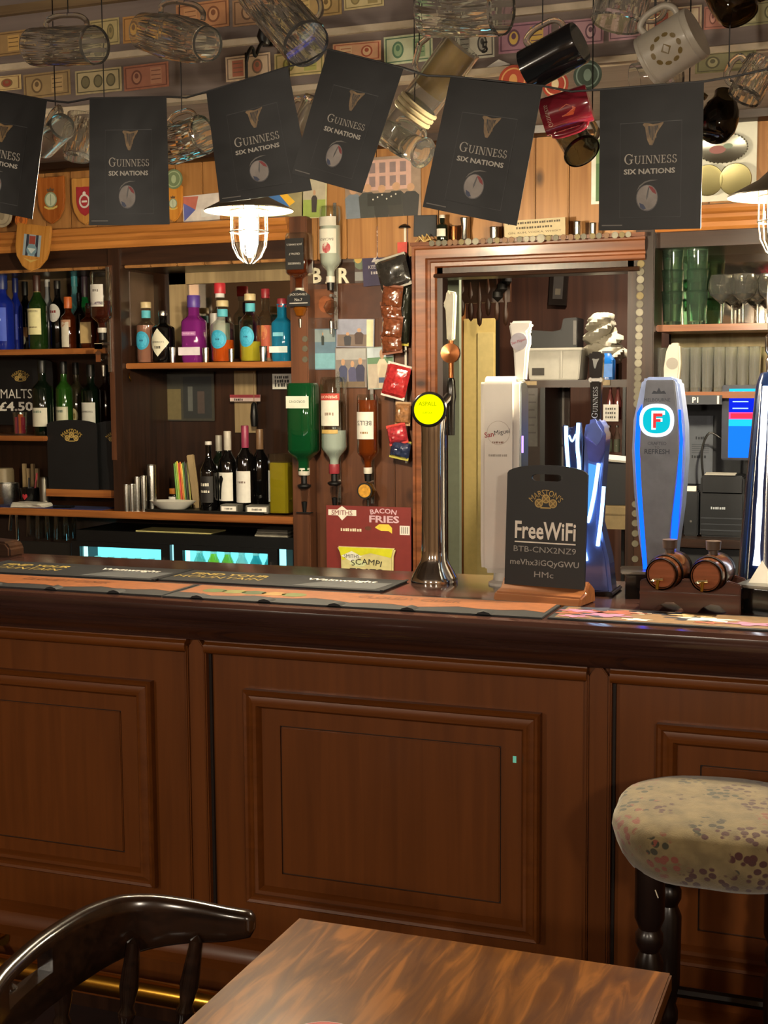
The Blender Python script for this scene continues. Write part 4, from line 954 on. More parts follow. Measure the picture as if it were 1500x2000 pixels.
def chalkboard(name, label, px0, py0, px1, py1, Y, hole=True, logo=True, wood_foot=False, lean=0.):
    X0, Z0, X1, Z1 = rect(px0, py0, px1, py1, Y); W_, H_ = X1-X0, Z1-Z0
    t = thing(name, label, 'chalkboard', ((X0+X1)/2, Y, Z0), (-lean, 0, 0))
    o_ = [(-W_/2, 0), (W_/2, 0), (W_/2, H_*.93)]+[(W_/2*math.cos(a), H_*(.93+.07*math.sin(a))) for a in [PI*k/12 for k in range(1, 12)]]+[(-W_/2, H_*.93)]
    o_ = [(x_ if abs(x_) < W_/2*.97 else x_, z_) for x_, z_ in o_]
    if hole:
        ho = [(math.copysign(W_*.12, math.cos(a))+W_*.07*math.cos(a), H_*.90+H_*.028*math.sin(a)) for a in [2*PI*(k+.5)/16 for k in range(16)]]
        n_ = len(o_); h_ = len(ho); bm = bmesh.new()
        ov = [bm.verts.new((a, 0, b)) for a, b in o_]; hv = [bm.verts.new((a, 0, b)) for a, b in ho]
        es = [bm.edges.new((ov[i], ov[(i+1) % n_])) for i in range(n_)]+[bm.edges.new((hv[i], hv[(i+1) % h_])) for i in range(h_)]
        r_ = bmesh.ops.triangle_fill(bm, use_beauty=True, edges=es)
        ex = bmesh.ops.extrude_face_region(bm, geom=bm.faces[:])
        for g_ in ex['geom']:
            if isinstance(g_, bmesh.types.BMVert): g_.co.y += .006
        bm.verts.index_update()
        mb_ = MB().add([v.co[:] for v in bm.verts], [[v.index for v in f.verts] for f in bm.faces]); bm.free()
        mb_.build('board', plain('#0c0d0f', .5, var=.3, scale=12), t, ang=30)
    else: MB().prism(o_, 0, .006).build('board', plain('#0c0d0f', .5, var=.3, scale=12), t, ang=30)
    if logo: barrels_logo(t, 0, -.0004, H_*(.70 if hole else .74), W_*.26)
    return t, W_, H_
t, W_, H_ = chalkboard('chalkboard', 'large chalkboard advertising malts at four pounds fifty on the lower shelf', -30, 700, 103, 830, 4.86, False, False)
barrels_logo(t, W_*.04, -.0004, H_*.70, W_*.16)
text('MALTS', CHALK, t, (-W_*.03, -.0014, H_*.47), width=W_*.46, height=H_*.14, bold=.02); text('£4.50', CHALK, t, (-W_*.04, -.0014, H_*.28), width=W_*.5, height=H_*.14, bold=.03)
t, W_, H_ = chalkboard('chalkboard', 'blank black chalkboard with gold emblem standing on the left back counter', 93, 820, 190, 956, 4.60, False)
bx('ledge', W_SHELF, (-W_*.55, -.002, -.03), (W_*.9, .04, 0), t)
t, W_, H_ = chalkboard('chalkboard', 'second blank chalkboard half hidden behind its twin beside the pillar', 186, 822, 262, 958, 4.63, False)

# ------------------------------------------------------------------ gin shelf
def malfy(label, px, top, w, liq, level, c='#eaf2ee'):
    t = bottle('gin_bottle', label, px, top, w, ZCs, TG, 'gin', ('#cdb98c', .10), [('circle', .22, .52, .80, '#2f9fc4', []), ('circle', .26, .48, .58, '#49b8dc', [('~3', .37, .2, '#1c5f86')]), ('neck', .74, .86, 1, '#58b6c8', [])], liq=liq, level=level, Y=4.66, capw=1.2)
    return t
malfy('pink gin bottle with a round blue label at the left of the gin shelf', 286, 590, 40, '#c98c78', .62)
bottle('gin_bottle', 'black apothecary gin bottle with a white diamond label', 319, 607, 45, ZCs, DKB, 'squat', (STEEL, .1), [('diamond', .12, .66, 1.05, '#d8d4be', [("HENDRICK'S", .40, .6, '#4a4a40'), ('~3', .3, .3, '#4a4a40')])], Y=4.63)
bottle('gin_bottle', 'purple gin bottle with violet top and white band label', 379, 577, 43, ZCs, dark('#8a2a86'), 'gin', ('#5a3f9a', .18), [('rect', .11, .23, 1.1, '#ddd4dc', []), ('rect', .40, .46, .7, '#b878b4', [('WHITLEY NEILL', .43, .6, '#f0e6f0')])], Y=4.66, sq=2, capw=1.35)
malfy('bright orange gin bottle with a round blue label under the lamp', 435, 587, 46, '#e8641c', .36)
bottle('vodka_bottle', 'clear bottle with a red and white cap behind the orange gin', 430, 553, 40, ZCs, TG, 'gin', ('#c8323c', .13), [('neck', .82, .87, 1, '#e8e4e0', []), ('rect', .25, .62, 1., '#e4e0da', [])], liq='#dde6e0', level=.5, Y=4.80, capw=1.3)
malfy('lemon yellow gin bottle with a round blue label', 489, 574, 43, '#d8c83c', .30)
bottle('fruit_gin_bottle', 'clear bottle with red cap and orange fruit print behind the lemon gin', 519, 564, 36, ZCs, TG, 'gin', ('#a03038', .13), [('rect', .06, .5, .9, '#c0583c', []), ('circle', .3, .5, .6, '#d88a50', [])], liq='#e8b89a', level=.5, Y=4.74, capw=1.1)
bottle('gin_bottle', 'sapphire blue gin bottle with red cap at the end of the gin shelf', 551, 583, 37, ZCs, dark('#1d7fa8'), 'gin', ('#8c2f38', .14), [('rect', .14, .24, 1.05, '#cfe0e0', []), ('rect', .4, .46, .6, '#78c0d4', [])], Y=4.64, sq=2)
def cyl(name, label, cat, px, top, w, zb, Y, mat, taper=1., group=None):
    p = Q(px, top+20, Y); r = w/2*mpp(p); h = Q(px, top, Y).z-zb
    t = thing(name, label, cat, (p.x, Y, zb), group=group)
    MB().lathe([(0, 0), (r*taper, 0), (r, h-.002), (r*.98, h), (r*.9, h-.001), (r*taper*.88, .003), (0, .003)], 20).build('cup', mat, t)
    MB().lathe([(r*1.0, h-.004), (r*1.05, h-.002), (r*1.0, h)], 20).build('rim', mat, t)
    return t
for px, tp, w_, lb in ((337, 678, 12, 'beside the black apothecary bottle'), (402, 679, 13, 'beside the purple gin'), (452, 681, 11, 'beside the orange gin'), (514, 676, 15, 'beside the lemon gin')):
    cyl('spirit_measure', 'small steel spirit measure on the gin shelf '+lb, 'measure', px, tp, w_, ZCs, 4.60, STEEL, .85, 'steel measures on the gin shelf')

# ------------------------------------------------------------------ counter clutter
for i, (px, tp, w_, Y_, lb) in enumerate(((247, 946, 12, 4.56, 'smallest and nearest the pillar'), (258, 945, 11, 4.565, 'second of the row'), (268, 931, 12, 4.58, 'third of the row'), (281, 929, 12, 4.59, 'fourth of the row'), (296, 907, 19, 4.64, 'tallest of the row'))):
    cyl('steel_thimble', 'steel thimble measure on the counter, '+lb, 'measure', px, tp, w_, ZC, Y_, STEEL, .9, 'steel thimbles by the pillar')
tr = thing('serving_tray', 'flat black tray under the bottles on the back counter', 'tray', (Q(405, 990, 4.6).x, 4.64, ZC))
MB().box(-.26, -.075, 0, .26, .11, .006).build('tray', plain('#15140f', .4), tr, bevel=.003)
MB().box(-.26, -.075, .006, .26, -.07, .011).build('lip', plain('#15140f', .4), tr)
p = Q(335, 985, 4.62); r = 50*mpp(p)
ds = thing('oval_dish', 'oval white china dish on the back counter tray', 'dish', (p.x, 4.63, ZC+.006))
d_ = MB().lathe([(0, 0), (r*.5, 0), (r*.62, .006), (r*.95, .03), (r, .034), (r*.96, .034), (r*.6, .01), (0, .006)], 32).build('bowl', plain('#d8d6cc', .25, coat=.3, var=.03), ds); d_.scale = (1, .55, 1)
p = Q(320, 950, 4.68)
jr = thing('spice_jar', 'small jar with an orange lid and white label behind the dish', 'jar', (p.x, 4.76, ZC))
MB().lathe([(0, 0), (.021, 0), (.022, .05), (.018, .058), (0, .058)], 18).build('glass', TG, jr); MB().lathe([(.019, .056), (.02, .058), (.02, .078), (0, .08)], 18).build('lid', plain('#b8742c', .4), jr)
patch(rct(.036, .034), WHITE, jr, (0, -.0227, .028), wrap=.0227)
sb = thing('straw_bundle', 'bundle of striped green yellow and red straws leaning on the counter', 'straws', (Q(352, 965, 4.7).x, 4.72, ZC+.006))
for k, c_ in enumerate(('#5a8c3a', '#8cae4a', '#d8c23a', '#c43a28', '#d87a2a', '#e0d060', '#4a7a38', '#2a2a26', '#3a3a30', '#9a9a40')):
    x0 = -.03+.0068*k; MB().tube([(x0+.012, -.01+.004*(k % 3), 0), (x0-.012, .01, .175+.012*((k*7) % 5)/5)], .0034, 8).build('straw', plain(c_, .4), sb)
MB().lathe([(0, -.004), (.04, -.004), (.042, .03), (.038, .03), (.036, 0), (0, 0)], 18, (.006, 0, .0)).build('holder', TG, sb)
wb_ = thing('chopping_board', 'narrow pale wooden board leaning behind the straws', 'board', (Q(384, 970, 4.7).x, 4.70, ZC+.006), (0, -.13, 0))
bx('board', W_PALE, (-.016, 0, 0), (.016, .012, .215), wb_, .003)
bottle('beer_bottle', 'black beer bottle with white splash print on the counter tray', 408, 862, 34, ZC+.006, DKB, 'long', ('#c9c4bc', .05), [('rect', .12, .5, .95, '#1d1b1a', [('~4', .38, .6, '#d8d4c4'), ('~5', .28, .6, '#d8d4c4')])], Y=4.64)
bottle('wine_bottle', 'wine bottle with a black cat drawing on its white label', 445, 842, 36, ZC+.006, DKB, 'wine', ('#b5ada0', .24), [('rect', .12, .48, 1., '#d8d5cc', [])], Y=4.68)
o = [c_ for c_ in bpy.data.objects if c_.name.startswith('wine_bottle')][-1]
rr_ = 18*mpp(Q(445, 900, 4.68))
patch([(-.018, -.05), (-.010, -.052), (-.008, -.02), (-.004, .01), (.002, .03), (-.004, .042), (-.016, .04), (-.022, .02), (-.014, .0), (-.02, -.02)], BLACK, o, (-.004, -rr_-.0018, .095), wrap=rr_+.0018, name='cat_drawing')
bottle('wine_bottle', 'wine bottle with a plain white label and magenta capsule', 479, 831, 36, ZC+.006, DKB, 'wine', ('#8a2f4c', .26), [('rect', .1, .47, 1., '#d6d3cc', [('~5', .34, .5, '#7a6a62')])], Y=4.67)
bottle('wine_bottle', 'dark wine bottle with a tan capsule at the right of the row', 508, 838, 36, ZC+.006, DKB, 'wine', ('#7a5c40', .25), [], Y=4.72)
bottle('wine_bottle', 'unlabelled dark wine bottle at the back of the tray', 428, 850, 32, ZC+.006, DGRN, 'wine', ('#9a9488', .22), [], Y=4.80)
p = Q(551, 950, 4.62); r = 22*mpp(p); h = Q(551, 886, 4.62).z-ZC
jg = thing('glass_jug', 'square glass jug of olive yellow cordial on the back counter', 'jug', (p.x, 4.62, ZC))
MB().lathe([(0, 0), (r, 0), (r, h), (r*.94, h), (r*.94, .008), (0, .008)], 28, sq=5).build('glass', TG, jg)
MB().tube(cr([Vector(q) for q in ((r*.9, -.02, h*.8), (r+.02, -.03, h*.8), (r+.03, -.03, h*.55), (r+.02, -.03, h*.3), (r*.9, -.02, h*.25))], 4), .006, 8).build('handle', TG, jg)
MB().lathe([(0, .009), (r*.92, .009), (r*.92, h*.86), (0, h*.86)], 28, sq=5).build('cordial', hexmat('#c8ae2c'), jg)
for px0, px1, lb in ((429, 467, 'left'), (478, 528, 'right')):
    X0, X1 = Q(px0, 985, 4.58).x, Q(px1, 985, 4.58).x
    bxo = thing('card_box', 'small grey and white card box on the tray, %s one of two' % lb, 'box', ((X0+X1)/2, 4.59, ZC+.006), (0, 0, .1))
    w2 = (X1-X0)*.42
    bx('carton', plain('#5c5a52', .5), (-w2, -.02, 0), (w2, .04, .03), bxo, .001); bx('front_label', WHITE, (-w2*.85, -.0206, .006), (w2*.85, -.02, .024), bxo)
    text('~6', plain('#55524a', .6), bxo, (0, -.0212, .015), width=w2*.9)
# left end of the counter
def lat(name, label, cat, px, Y, zb, prof, mat, part='body', n=24):
    p = Q(px, 900, Y); t = thing(name, label, cat, (p.x, Y, zb)); MB().lathe(prof, n).build(part, mat, t); return t
bx_ = thing('bar_towel', 'dark blue bar towel laid along the left back counter', 'towel', (Q(110, 978, 4.6).x, 4.62, ZC))
MB().box(-.30, -.055, 0, .24, .06, .003).build('cloth', plain('#141d52', .9, var=.2, bump=.2), bx_)
lat('steel_pot', 'brushed steel pot at the left end of the counter', 'pot', 12, 4.70, ZC+.003, [(0, 0), (.045, 0), (.052, .03), (.05, .085), (.046, .085), (.046, .01), (0, .01)], STEEL)
t = lat('black_pot', 'black pot with a red heart print beside the steel pot', 'pot', 57, 4.68, ZC+.003, [(0, 0), (.036, 0), (.04, .07), (.037, .07), (.034, .006), (0, .006)], BLACKG)
patch([(0, -.014), (.013, .0), (.011, .01), (.004, .011), (0, .006), (-.004, .011), (-.011, .01), (-.013, 0)], plain('#a02c34', .4), t, (0, -.040, .035), wrap=.04, name='heart_print')
MB().tube([(.01, .01, .01), (.022, .02, .13)], .004).build('red_pen', plain('#a02c34', .4), t); MB().tube([(-.01, .0, .01), (-.014, .015, .11)], .004).build('dark_pen', BLACK, t)
lat('cocktail_shaker', 'tall grey steel shaker between the pots and the chalkboard', 'shaker', 86, 4.66, ZC+.003, [(0, 0), (.022, 0), (.024, .11), (.02, .118), (0, .12)], metal('#7f7b70', .4))
lat('ice_bucket', 'pale round canister on the shelf under the malts', 'canister', 6, 4.82, ZC+.003, [(0, 0), (.045, 0), (.045, .13), (.04, .14), (0, .14)], plain('#8a7c60', .5))
pp = thing('paper_pile', 'pile of white papers on the blue towel', 'papers', (Q(58, 972, 4.58).x, 4.59, ZC+.003))
for k in range(5):
    s_ = bx('sheet', plain('#cfccc0', .8), (-.075, -.035, .0035*k), (.075, .04, .0035*k+.0028), pp); s_.rotation_euler = (0, 0, .18-.1*k)
ph = thing('mobile_phone', 'dark mobile phone lying on the blue towel', 'phone', (Q(123, 976, 4.58).x, 4.585, ZC+.003), (0, 0, .15))
bx('case', BLACKG, (-.04, -.02, 0), (.04, .02, .008), ph, .002); bx('screen', plain('#262c3a', .1), (-.036, -.017, .008), (.036, .017, .0085), ph)
sp_ = thing('sauce_rack', 'brown wooden rack behind the pots under the malts shelf', 'rack', (Q(52, 890, 4.84).x, 4.86, ZC))
for k in range(4): bx('slat', W_PALE, (-.04+.022*k, 0, 0), (-.025+.022*k, .012, .16-.02*(k % 2)), sp_)
bx('rail', W_DK, (-.05, .012, .05), (.06, .02, .08), sp_)
# wall items under the gin shelf
ky = thing('key_bunch', 'bunch of keys hanging on a hook beside the pillar', 'keys', Q(278, 762, 4.86))
MB().tube([(0, .02, .012), (0, 0, .01), (0, -.005, 0), (0, 0, -.006)], .002).build('hook', BRASS, ky)
MB().tube([(.012*math.cos(a), -.004, -.02+.018*math.sin(a)) for a in [2*PI*k/16 for k in range(16)]], .0014, 6, True).build('ring', STEEL, ky)
MB().prism(ell(.016, .02, 14, .02, -.055), -.006, -.003).build('wooden_fob', wood('#7a5228', '#a87a44'), ky)
for k in range(3): MB().box(-.016+.008*k, -.004, -.09+.006*k, -.011+.008*k, -.002, -.035).lathe([(0, 0), (.008, 0), (.008, .002), (0, .002)], 12, (-.0135+.008*k, -.002, -.036), Matrix.Rotation(PI/2, 3, 'X')).build('key', STEEL, ky)
hc = thing('coat_hook', 'pale curved hook high in the gin bay', 'hook', Q(236, 738, 4.6))
hc.location.x = XP1+.004
MB().tube(cr([Vector(q) for q in ((0, 0, .018), (.004, -.012, .016), (.01, -.018, 0), (.012, -.012, -.014))], 4), .0025, 8).build('wire', BRASS, hc)
def board(name, label, cat, px0, py0, px1, py1, Y, mat, thick=.004, rot=0., shapes=(), group=None):
    """thin flat sheet on a wall: shapes in unit coords (-1..1) as [(outline, colour)]"""
    X0, Z0, X1, Z1 = rect(px0, py0, px1, py1, Y); w2, h2 = (X1-X0)/2, (Z1-Z0)/2
    t = thing(name, label, cat, ((X0+X1)/2, Y, (Z0+Z1)/2), (0, rot, 0), group)
    bx('sheet', mat, (-w2, 0, -h2), (w2, thick, h2), t)
    if shapes: decal(t, [([(a*w2, b*h2) for a, b in o_], c_) for o_, c_ in shapes], 0)
    return t, w2, h2
def UR(x0, y0, x1, y1): return [(x0, y0), (x1, y0), (x1, y1), (x0, y1)]
board('picture_board', 'dim collage board on the wall behind the straws', 'picture', 326, 726, 418, 822, 4.895, plain('#3a3830', .5), shapes=[(UR(-.98, -.95, -.4, .3), '#6b603f'), (UR(-.3, -.9, .9, .8), '#2a2c2c'), (UR(-.1, -.6, .1, .4), '#5a5c58'), (UR(.3, -.7, .6, .2), '#4a3f3a')])
t, w2, h2 = board('wall_notice', 'small white printed notice at the right of the gin bay', 'notice', 532, 730, 570, 760, 4.89, WHITE)
for k, s_ in enumerate(('~7', '~6', '~5')): text(s_, plain('#4a4a46', .6), t, (0, -.001, h2*(.55-.5*k)), width=w2*1.5)
t, w2, h2 = board('price_strip', 'small red and white strip sign hanging over the wine bottles', 'sign', 449, 771, 508, 784, 4.86, plain('#c4b0a8', .5), shapes=[(UR(-1, .1, 1, 1), '#8c3038')])
text('~5', plain('#3a3230', .6), t, (-w2*.4, -.0014, -h2*.45), height=h2*.7)
ld = thing('bottle_opener', 'black handled bar tool hanging from the strip sign', 'bar tool', Q(496, 785, 4.84))
MB().lathe([(0, -.10), (.012, -.098), (.016, -.06), (.012, -.01), (.004, 0), (0, 0)], 12).build('handle', BLACK, ld); MB().tube([(0, 0, 0), (0, .0, .12)], .0015).build('cord', plain('#8a6a4a', .6), ld)
# things under the counter
fb = thing('bottle_fridge', 'long black under-counter bottle fridge with two lit glass doors', 'fridge', (0, 4.62, 0))
FX0, FX1 = Q(146, 1085, 4.6).x, Q(577, 1085, 4.6).x; FZ1 = Q(450, 1046, 4.62).z
FM = plain('#101112', .35)
MB().box(FX0, .45, .05, FX1, .47, FZ1).box(FX0, 0, .05, FX0+.02, .47, FZ1).box(FX1-.02, 0, .05, FX1, .47, FZ1).box(FX0, 0, .05, FX1, .47, .1).box(FX0, -.005, FZ1-.045, FX1, .47, FZ1).build('cabinet', FM, fb)
for d0, d1, py0, py1 in ((162, 320, 1069, 1135), (362, 528, 1077, 1142)):
    X0, Z0, X1, Z1 = rect(d0, py0, d1, py1, 4.62); Z0 = .2
    MB().box(X0-.04, -.02, Z0-.05, X0, 0, Z1+.02).box(X1, -.02, Z0-.05, X1+.04, 0, Z1+.02).box(X0, -.02, Z1, X1, 0, Z1+.02).box(X0, -.02, Z0-.05, X1, 0, Z0).build('door_frame', FM, fb)
    bx('door_pane', thin('#d8f4f4', .5), (X0, -.012, Z0), (X1, -.008, Z1), fb)
    bx('door_handle', STEEL, (X1+.012, -.03, Z1-.18), (X1+.02, -.02, Z1-.03), fb)
    bx('lit_back', emit('#86e0ee', 2.2), (X0-.07, .12, Z0), (X1+.01, .125, Z1+.03), fb)
    bx('light_strip', emit('#c8ffff', 3.), (X0-.004, .015, Z0), (X0+.006, .03, Z1), fb)
    bx('light_strip', emit('#c8ffff', 4.), (X0, .02, Z1+.004), (X1, .05, Z1+.012), fb)
    bx('wire_shelf', STEEL, (X0-.02, .02, Z1-.105), (X1+.01, .118, Z1-.101), fb)
    zs = Z1-.101
    for k in range(6):
        xx = X0+.03+(X1-X0-.06)*k/5
        c_ = ['#4ab0ba', '#5ac0c4', '#6fcccc', '#52b4bc', '#66c8c8', '#5ababa'][k] if d0 < 300 else ['#8fc8c0', '#c8d838', '#b8d040', '#dde8e0', '#4ab0b8', '#58b8c0'][k]
        hh_ = .045 if d0 < 300 else .085
        bo = thing('chilled_bottle', ('teal capped bottle' if d0 < 300 else 'drinks bottle')+' number-%s from the left inside the %s fridge door' % (('one', 'two', 'three', 'four', 'five', 'six')[k], 'left' if d0 < 300 else 'right'), 'bottle', (xx, 4.685, zs-.0), group='drinks in the fridge')
        bo['label'] = bo['label'].replace('number-', '')
        MB().lathe([(0, 0), (.022, 0), (.024, .004), (.024, hh_*.6), (.014, hh_*.85), (.012, hh_), (0, hh_)], 14).build('body', dark(c_), bo); MB().lathe([(.013, hh_-.004), (.014, hh_+.006), (0, hh_+.008)], 12).build('cap', plain('#cfe0dc', .3), bo)
ysh = thing('yellow_card', 'pale yellow card lying on top of the black fridge', 'card', (Q(342, 1035, 4.66).x, 4.70, FZ1))
bx('card', plain('#d8d28c', .6, var=.04), (-.17, -.06, 0), (.17, .07, .004), ysh)
pp2 = thing('paper_stack', 'stack of grey papers on the right end of the fridge', 'papers', (Q(536, 1048, 4.66).x, 4.68, FZ1))
for k in range(4): bx('sheet', plain(('#8a8578', '#5a564c')[k % 2], .7), (-.07+.004*k, -.05, .007*k), (.07, .07, .007*k+.006), pp2)
sk = thing('bar_sink', 'dark sink unit below the left back counter', 'sink', (0, 4.62, 0))
MB().box(-4.0, 0, .85, FX0-.03, .012, .9).box(-4.0, 0, .1, FX0-.03, .28, .85).build('unit', plain('#1c1a18', .4), sk)
tp = Q(52, 1070, 4.70)
ft = thing('sink_tap', 'chrome swan neck tap over the sink', 'tap', (tp.x, 4.64, .9))
zt = Q(40, 992, 4.66).z-.9; q0 = Q(28, 1060, 4.66).x-tp.x
MB().tube(cr([Vector(q) for q in ((0, 0, -.05), (0, 0, zt*.7), (-.006, 0, zt*.92), (q0*.4, 0, zt), (q0*.75, -.0, zt*.92), (q0*1.05, 0, zt*.55), (q0*1.15, 0, zt*.3))], 5), .0075, 10).build('spout', CHROME, ft)
MB().lathe([(0, -.05), (.018, -.05), (.015, -.02), (.009, 0), (0, 0)], 14).build('base', CHROME, ft)
for k, (px, Y_) in enumerate(((66, 4.79), (84, 4.70), (102, 4.79), (120, 4.70), (138, 4.79))):
    p = Q(px, 1060, Y_); g_ = thing('draining_glass', 'upturned glass draining by the sink, %s from the tap' % ('first', 'second', 'third', 'fourth', 'fifth')[k], 'glass', (p.x, Y_, .90), group='glasses draining by the sink')
    MB().lathe([(.03, 0), (.032, 0), (.028, .11), (0, .115), (0, .105), (.025, .1)], 18).build('bowl', thin('#e8eeea', .8), g_)
wk = thing('wooden_block', 'dark rounded wooden block at the far left behind the bar mats', 'wooden block', (Q(10, 1080, 3.1).x, 3.1, 1.07))
MB().prism([(-.15, 0), (.045, 0), (.045, .028), (.03, .044), (-.15, .052)], -.04, .03).build('block', W_DKX, wk, bevel=.006)
# ------------------------------------------------------------------ spirit optics
def optic(bname, label, px, top, neck, w, body, Y, liq=None, level=.4, labs=(), sq=0., shape='optic', badge=None, mbot=None, olabel='', capc=('#c9c4b8', .08)):
    """an inverted bottle over a measure; top = base of the bottle in the picture, neck = where the bottle ends"""
    p = Q(px, (top+neck)/2, Y); Zt = Q(px, top, Y).z; Zn = Q(px, neck, Y).z
    b_ = bottle(bname, label, px, top, w, Zt, body, shape, capc, labs, liq=liq, level=level, sq=sq, Y=Y, inverted=True, H=Zt-Zn, X=p.x)
    Zb = Q(px, mbot, Y).z
    t = thing('optic_measure', olabel, 'optic', (p.x, Y, Zn)); h = Zn-Zb
    MB().box(-.006, .045, -h*.9, .006, .052, Zt-Zn+.02).build('back_rail', STEEL, t)
    MB().tube([(0, .05, -h*.25), (0, .02, -h*.25), (0, 0, -h*.25)], .006, 8).build('bracket_arm', STEEL, t)
    if badge:
        MB().lathe([(0, -.03), (.012, -.028), (.014, .0), (0, .0)], 16).build('collar', BLACK, t)
        r = badge[0]*mpp(p)
        MB().lathe([(0, -r), (r*.6, -r*.8), (r, 0), (r*.6, r*.8), (0, r)], 20, (0, -.0, -h*.48)).build('measure_ball', thin('#e8e4dc', .8) if badge[1] is None else dark(badge[1]), t)
        if badge[2]:
            MB().lathe([(0, 0), (r*1.0, 0), (r*1.0, .004), (0, .004)], 24, (0, -r-.002, -h*.48), Matrix.Rotation(PI/2, 3, 'X')).build('badge', plain('#17130f', .4), t)
            MB().lathe([(0, 0), (r*.8, 0), (r*.8, .001), (0, .001)], 24, (0, -r-.006, -h*.48), Matrix.Rotation(PI/2, 3, 'X')).build('badge_face', plain(badge[2], .4, var=.3, scale=90), t)
        MB().lathe([(0, -h), (.005, -h), (.008, -h*.75), (0, -h*.7)], 12).build('spout', STEEL, t)
    else:
        MB().lathe([(0, -h*.35), (.02, -h*.35), (.026, -h*.3), (.026, -h*.26), (.012, -h*.22), (.012, 0), (0, 0)], 18).build('collar', BLACK, t)
        MB().lathe([(0, -h*.72), (.012, -h*.72), (.018, -h*.36), (0, -h*.35)], 18).build('chamber', thin('#e8eaea', .9), t)
        MB().lathe([(0, -h), (.007, -h), (.012, -h*.72), (0, -h*.7)], 14).build('spout', BLACK, t)
        MB().box(-.03, -.012, -h-.003, .03, .012, -h).build('push_bar', BLACK, t)
YO = 4.53
optic('rum_bottle', 'upturned clear rum bottle with a white label on the left pillar optic', 198, 530, 650, 42, TG, 4.49, '#4a1c10', .52, [('rect', .22, .58, .76, '#c9c6c0', [('~3', .32, .3, '#6a6660')]), ('rect', .5, .55, .76, '#5a4a62', [])], badge=(14, None, None), mbot=735, olabel='optic measure under the rum bottle on the left pillar')
tb2 = thing('round_badge', 'round cream badge with a brown drink picture on the left pillar', 'badge', Q(192, 697, 4.45))
MB().prism([(-.016, .03), (-.016, .05), (.016, .05), (.016, .03)]+ell(.032, .034, 22)[2:10][::-1][:0] or ell(.032, .034, 24), 0, .004).build('card', plain('#c4bb98', .5), tb2); bx('hanger_tab', plain('#c4bb98', .5), (-.016, 0, .03), (.016, .004, .052), tb2)
decal(tb2, [(rct(.022, .03, 0, -.004, 1), '#6a3a18'), (ell(.014, .008, 14, 0, .014), '#4a2a14')], 0)
optic('whiskey_bottle', 'upturned square whiskey bottle with black label on the left optic', 585, 456, 572, 46, TG, YO, '#6b2c12', .55, [('rect', .10, .62, .84, '#151313', [("JACK DANIEL'S", .2, .7, '#b8b4ac'), ('Old No.7', .36, .5, '#b8b4ac'), ('TENNESSEE', .52, .6, '#b8b4ac')])], sq=4, shape='squat', badge=(15, '#8a4f14', None), mbot=640, olabel='optic measure with amber ball under the square whiskey bottle')
t = thing('brand_plaque', 'black arched whiskey brand plaque below the upturned square bottle', 'plaque', Q(583, 582, 4.49))
MB().prism([(-.045, -.03), (.045, -.03), (.045, .008), (.025, .024), (0, .03), (-.025, .024), (-.045, .008)], 0, .004).build('plate', plain('#17181a', .4), t)
text("JACK DANIEL'S", plain('#b8b4ac', .5), t, (0, -.001, .012), width=.07); text('No.7', plain('#b8b4ac', .5), t, (0, -.001, -.006), width=.03); bx('line', plain('#b8b4ac', .5), (-.036, -.001, -.02), (.036, 0, -.017), t)
optic('rum_bottle', 'upturned clear white rum bottle with a red round emblem on the tallest optic', 645, 404, 552, 42, TG, YO, '#d8dcd4', .75, [('rect', .30, .62, 1., '#c9c5b8', [('BACARDI', .44, .7, '#3a3632')]), ('circle', .48, .62, .42, '#9c3038', []), ('rect', .14, .26, 1., '#bdb9ac', [])], badge=(15, None, None), mbot=652, olabel='optic measure with clear ball under the white rum bottle')
optic('gin_bottle', 'upturned emerald green gin bottle with a white label on the lower optic', 593, 748, 928, 56, dark('#0f4a26'), YO, None, .5, [('rect', .14, .27, .86, '#c9cdbf', [("GORDON'S", .2, .6, '#4a5a4a')])], sq=2, mbot=1000, olabel='black optic measure under the green gin bottle')
optic('vodka_bottle', 'upturned clear vodka bottle with a red banner and white label', 652, 736, 925, 52, TG, YO+.01, '#cfd8d4', .45, [('rect', .24, .50, .78, '#cfcabd', [('~4', .38, .4, '#8c7a6a')]), ('rect', .17, .24, .86, '#a8372c', [('SMIRNOFF', .205, .7, '#e8dcc8')]), ('rect', .54, .58, .7, '#b89a58', [])], mbot=990, olabel='black optic measure under the clear vodka bottle', capc=('#8c2f38', .1))
optic('whisky_bottle', 'upturned amber whisky bottle with a white label on the right optic', 718, 770, 925, 42, TG, YO, '#8a3d14', .93, [('rect', .22, .56, .96, '#d0ccc4', [("BELL'S", .36, .75, '#23222c'), ('~5', .48, .4, '#8a6a3a')])], badge=(16, '#5a3a10', '#b8862c'), mbot=992, olabel='optic measure with a gold bell badge under the amber whisky')

# ------------------------------------------------------------------ pictures and signs on the wall
MISC = lambda *c: list(c)
def pic(label, x0, y0, x1, y1, Y, base, shapes, rot=0., name='photo_print', border=True):
    t, w2, h2 = board(name, label, 'photograph', x0, y0, x1, y1, Y, plain(base, .35, var=.15, scale=25), .0025, rot, shapes)
    return t, w2, h2
def figure(cx, z0, z1, body, head='#b08a6c'):
    h = z1-z0; return [([(cx-.16*h, z0), (cx+.16*h, z0), (cx+.2*h, z0+.6*h), (cx+.1*h, z0+.72*h), (cx-.1*h, z0+.72*h), (cx-.2*h, z0+.6*h)], body), (ell(.09*h, .12*h, 12, cx, z0+.84*h), head)]
sh = [(UR(-.75, -.1, .75, .9), '#b89488')]
for r_ in range(2):
    for c_ in range(5): sh.append((UR(-.62+.27*c_, .02+.45*r_, -.46+.27*c_, .36+.45*r_), '#7c6a6a'))
for k, bc in enumerate(('#6a7480', '#3a3c3a', '#2c2d2b', '#33322e', '#2c2c2c')): sh += figure(-.78+.38*k, -1, .12+.06*(k % 2), bc)
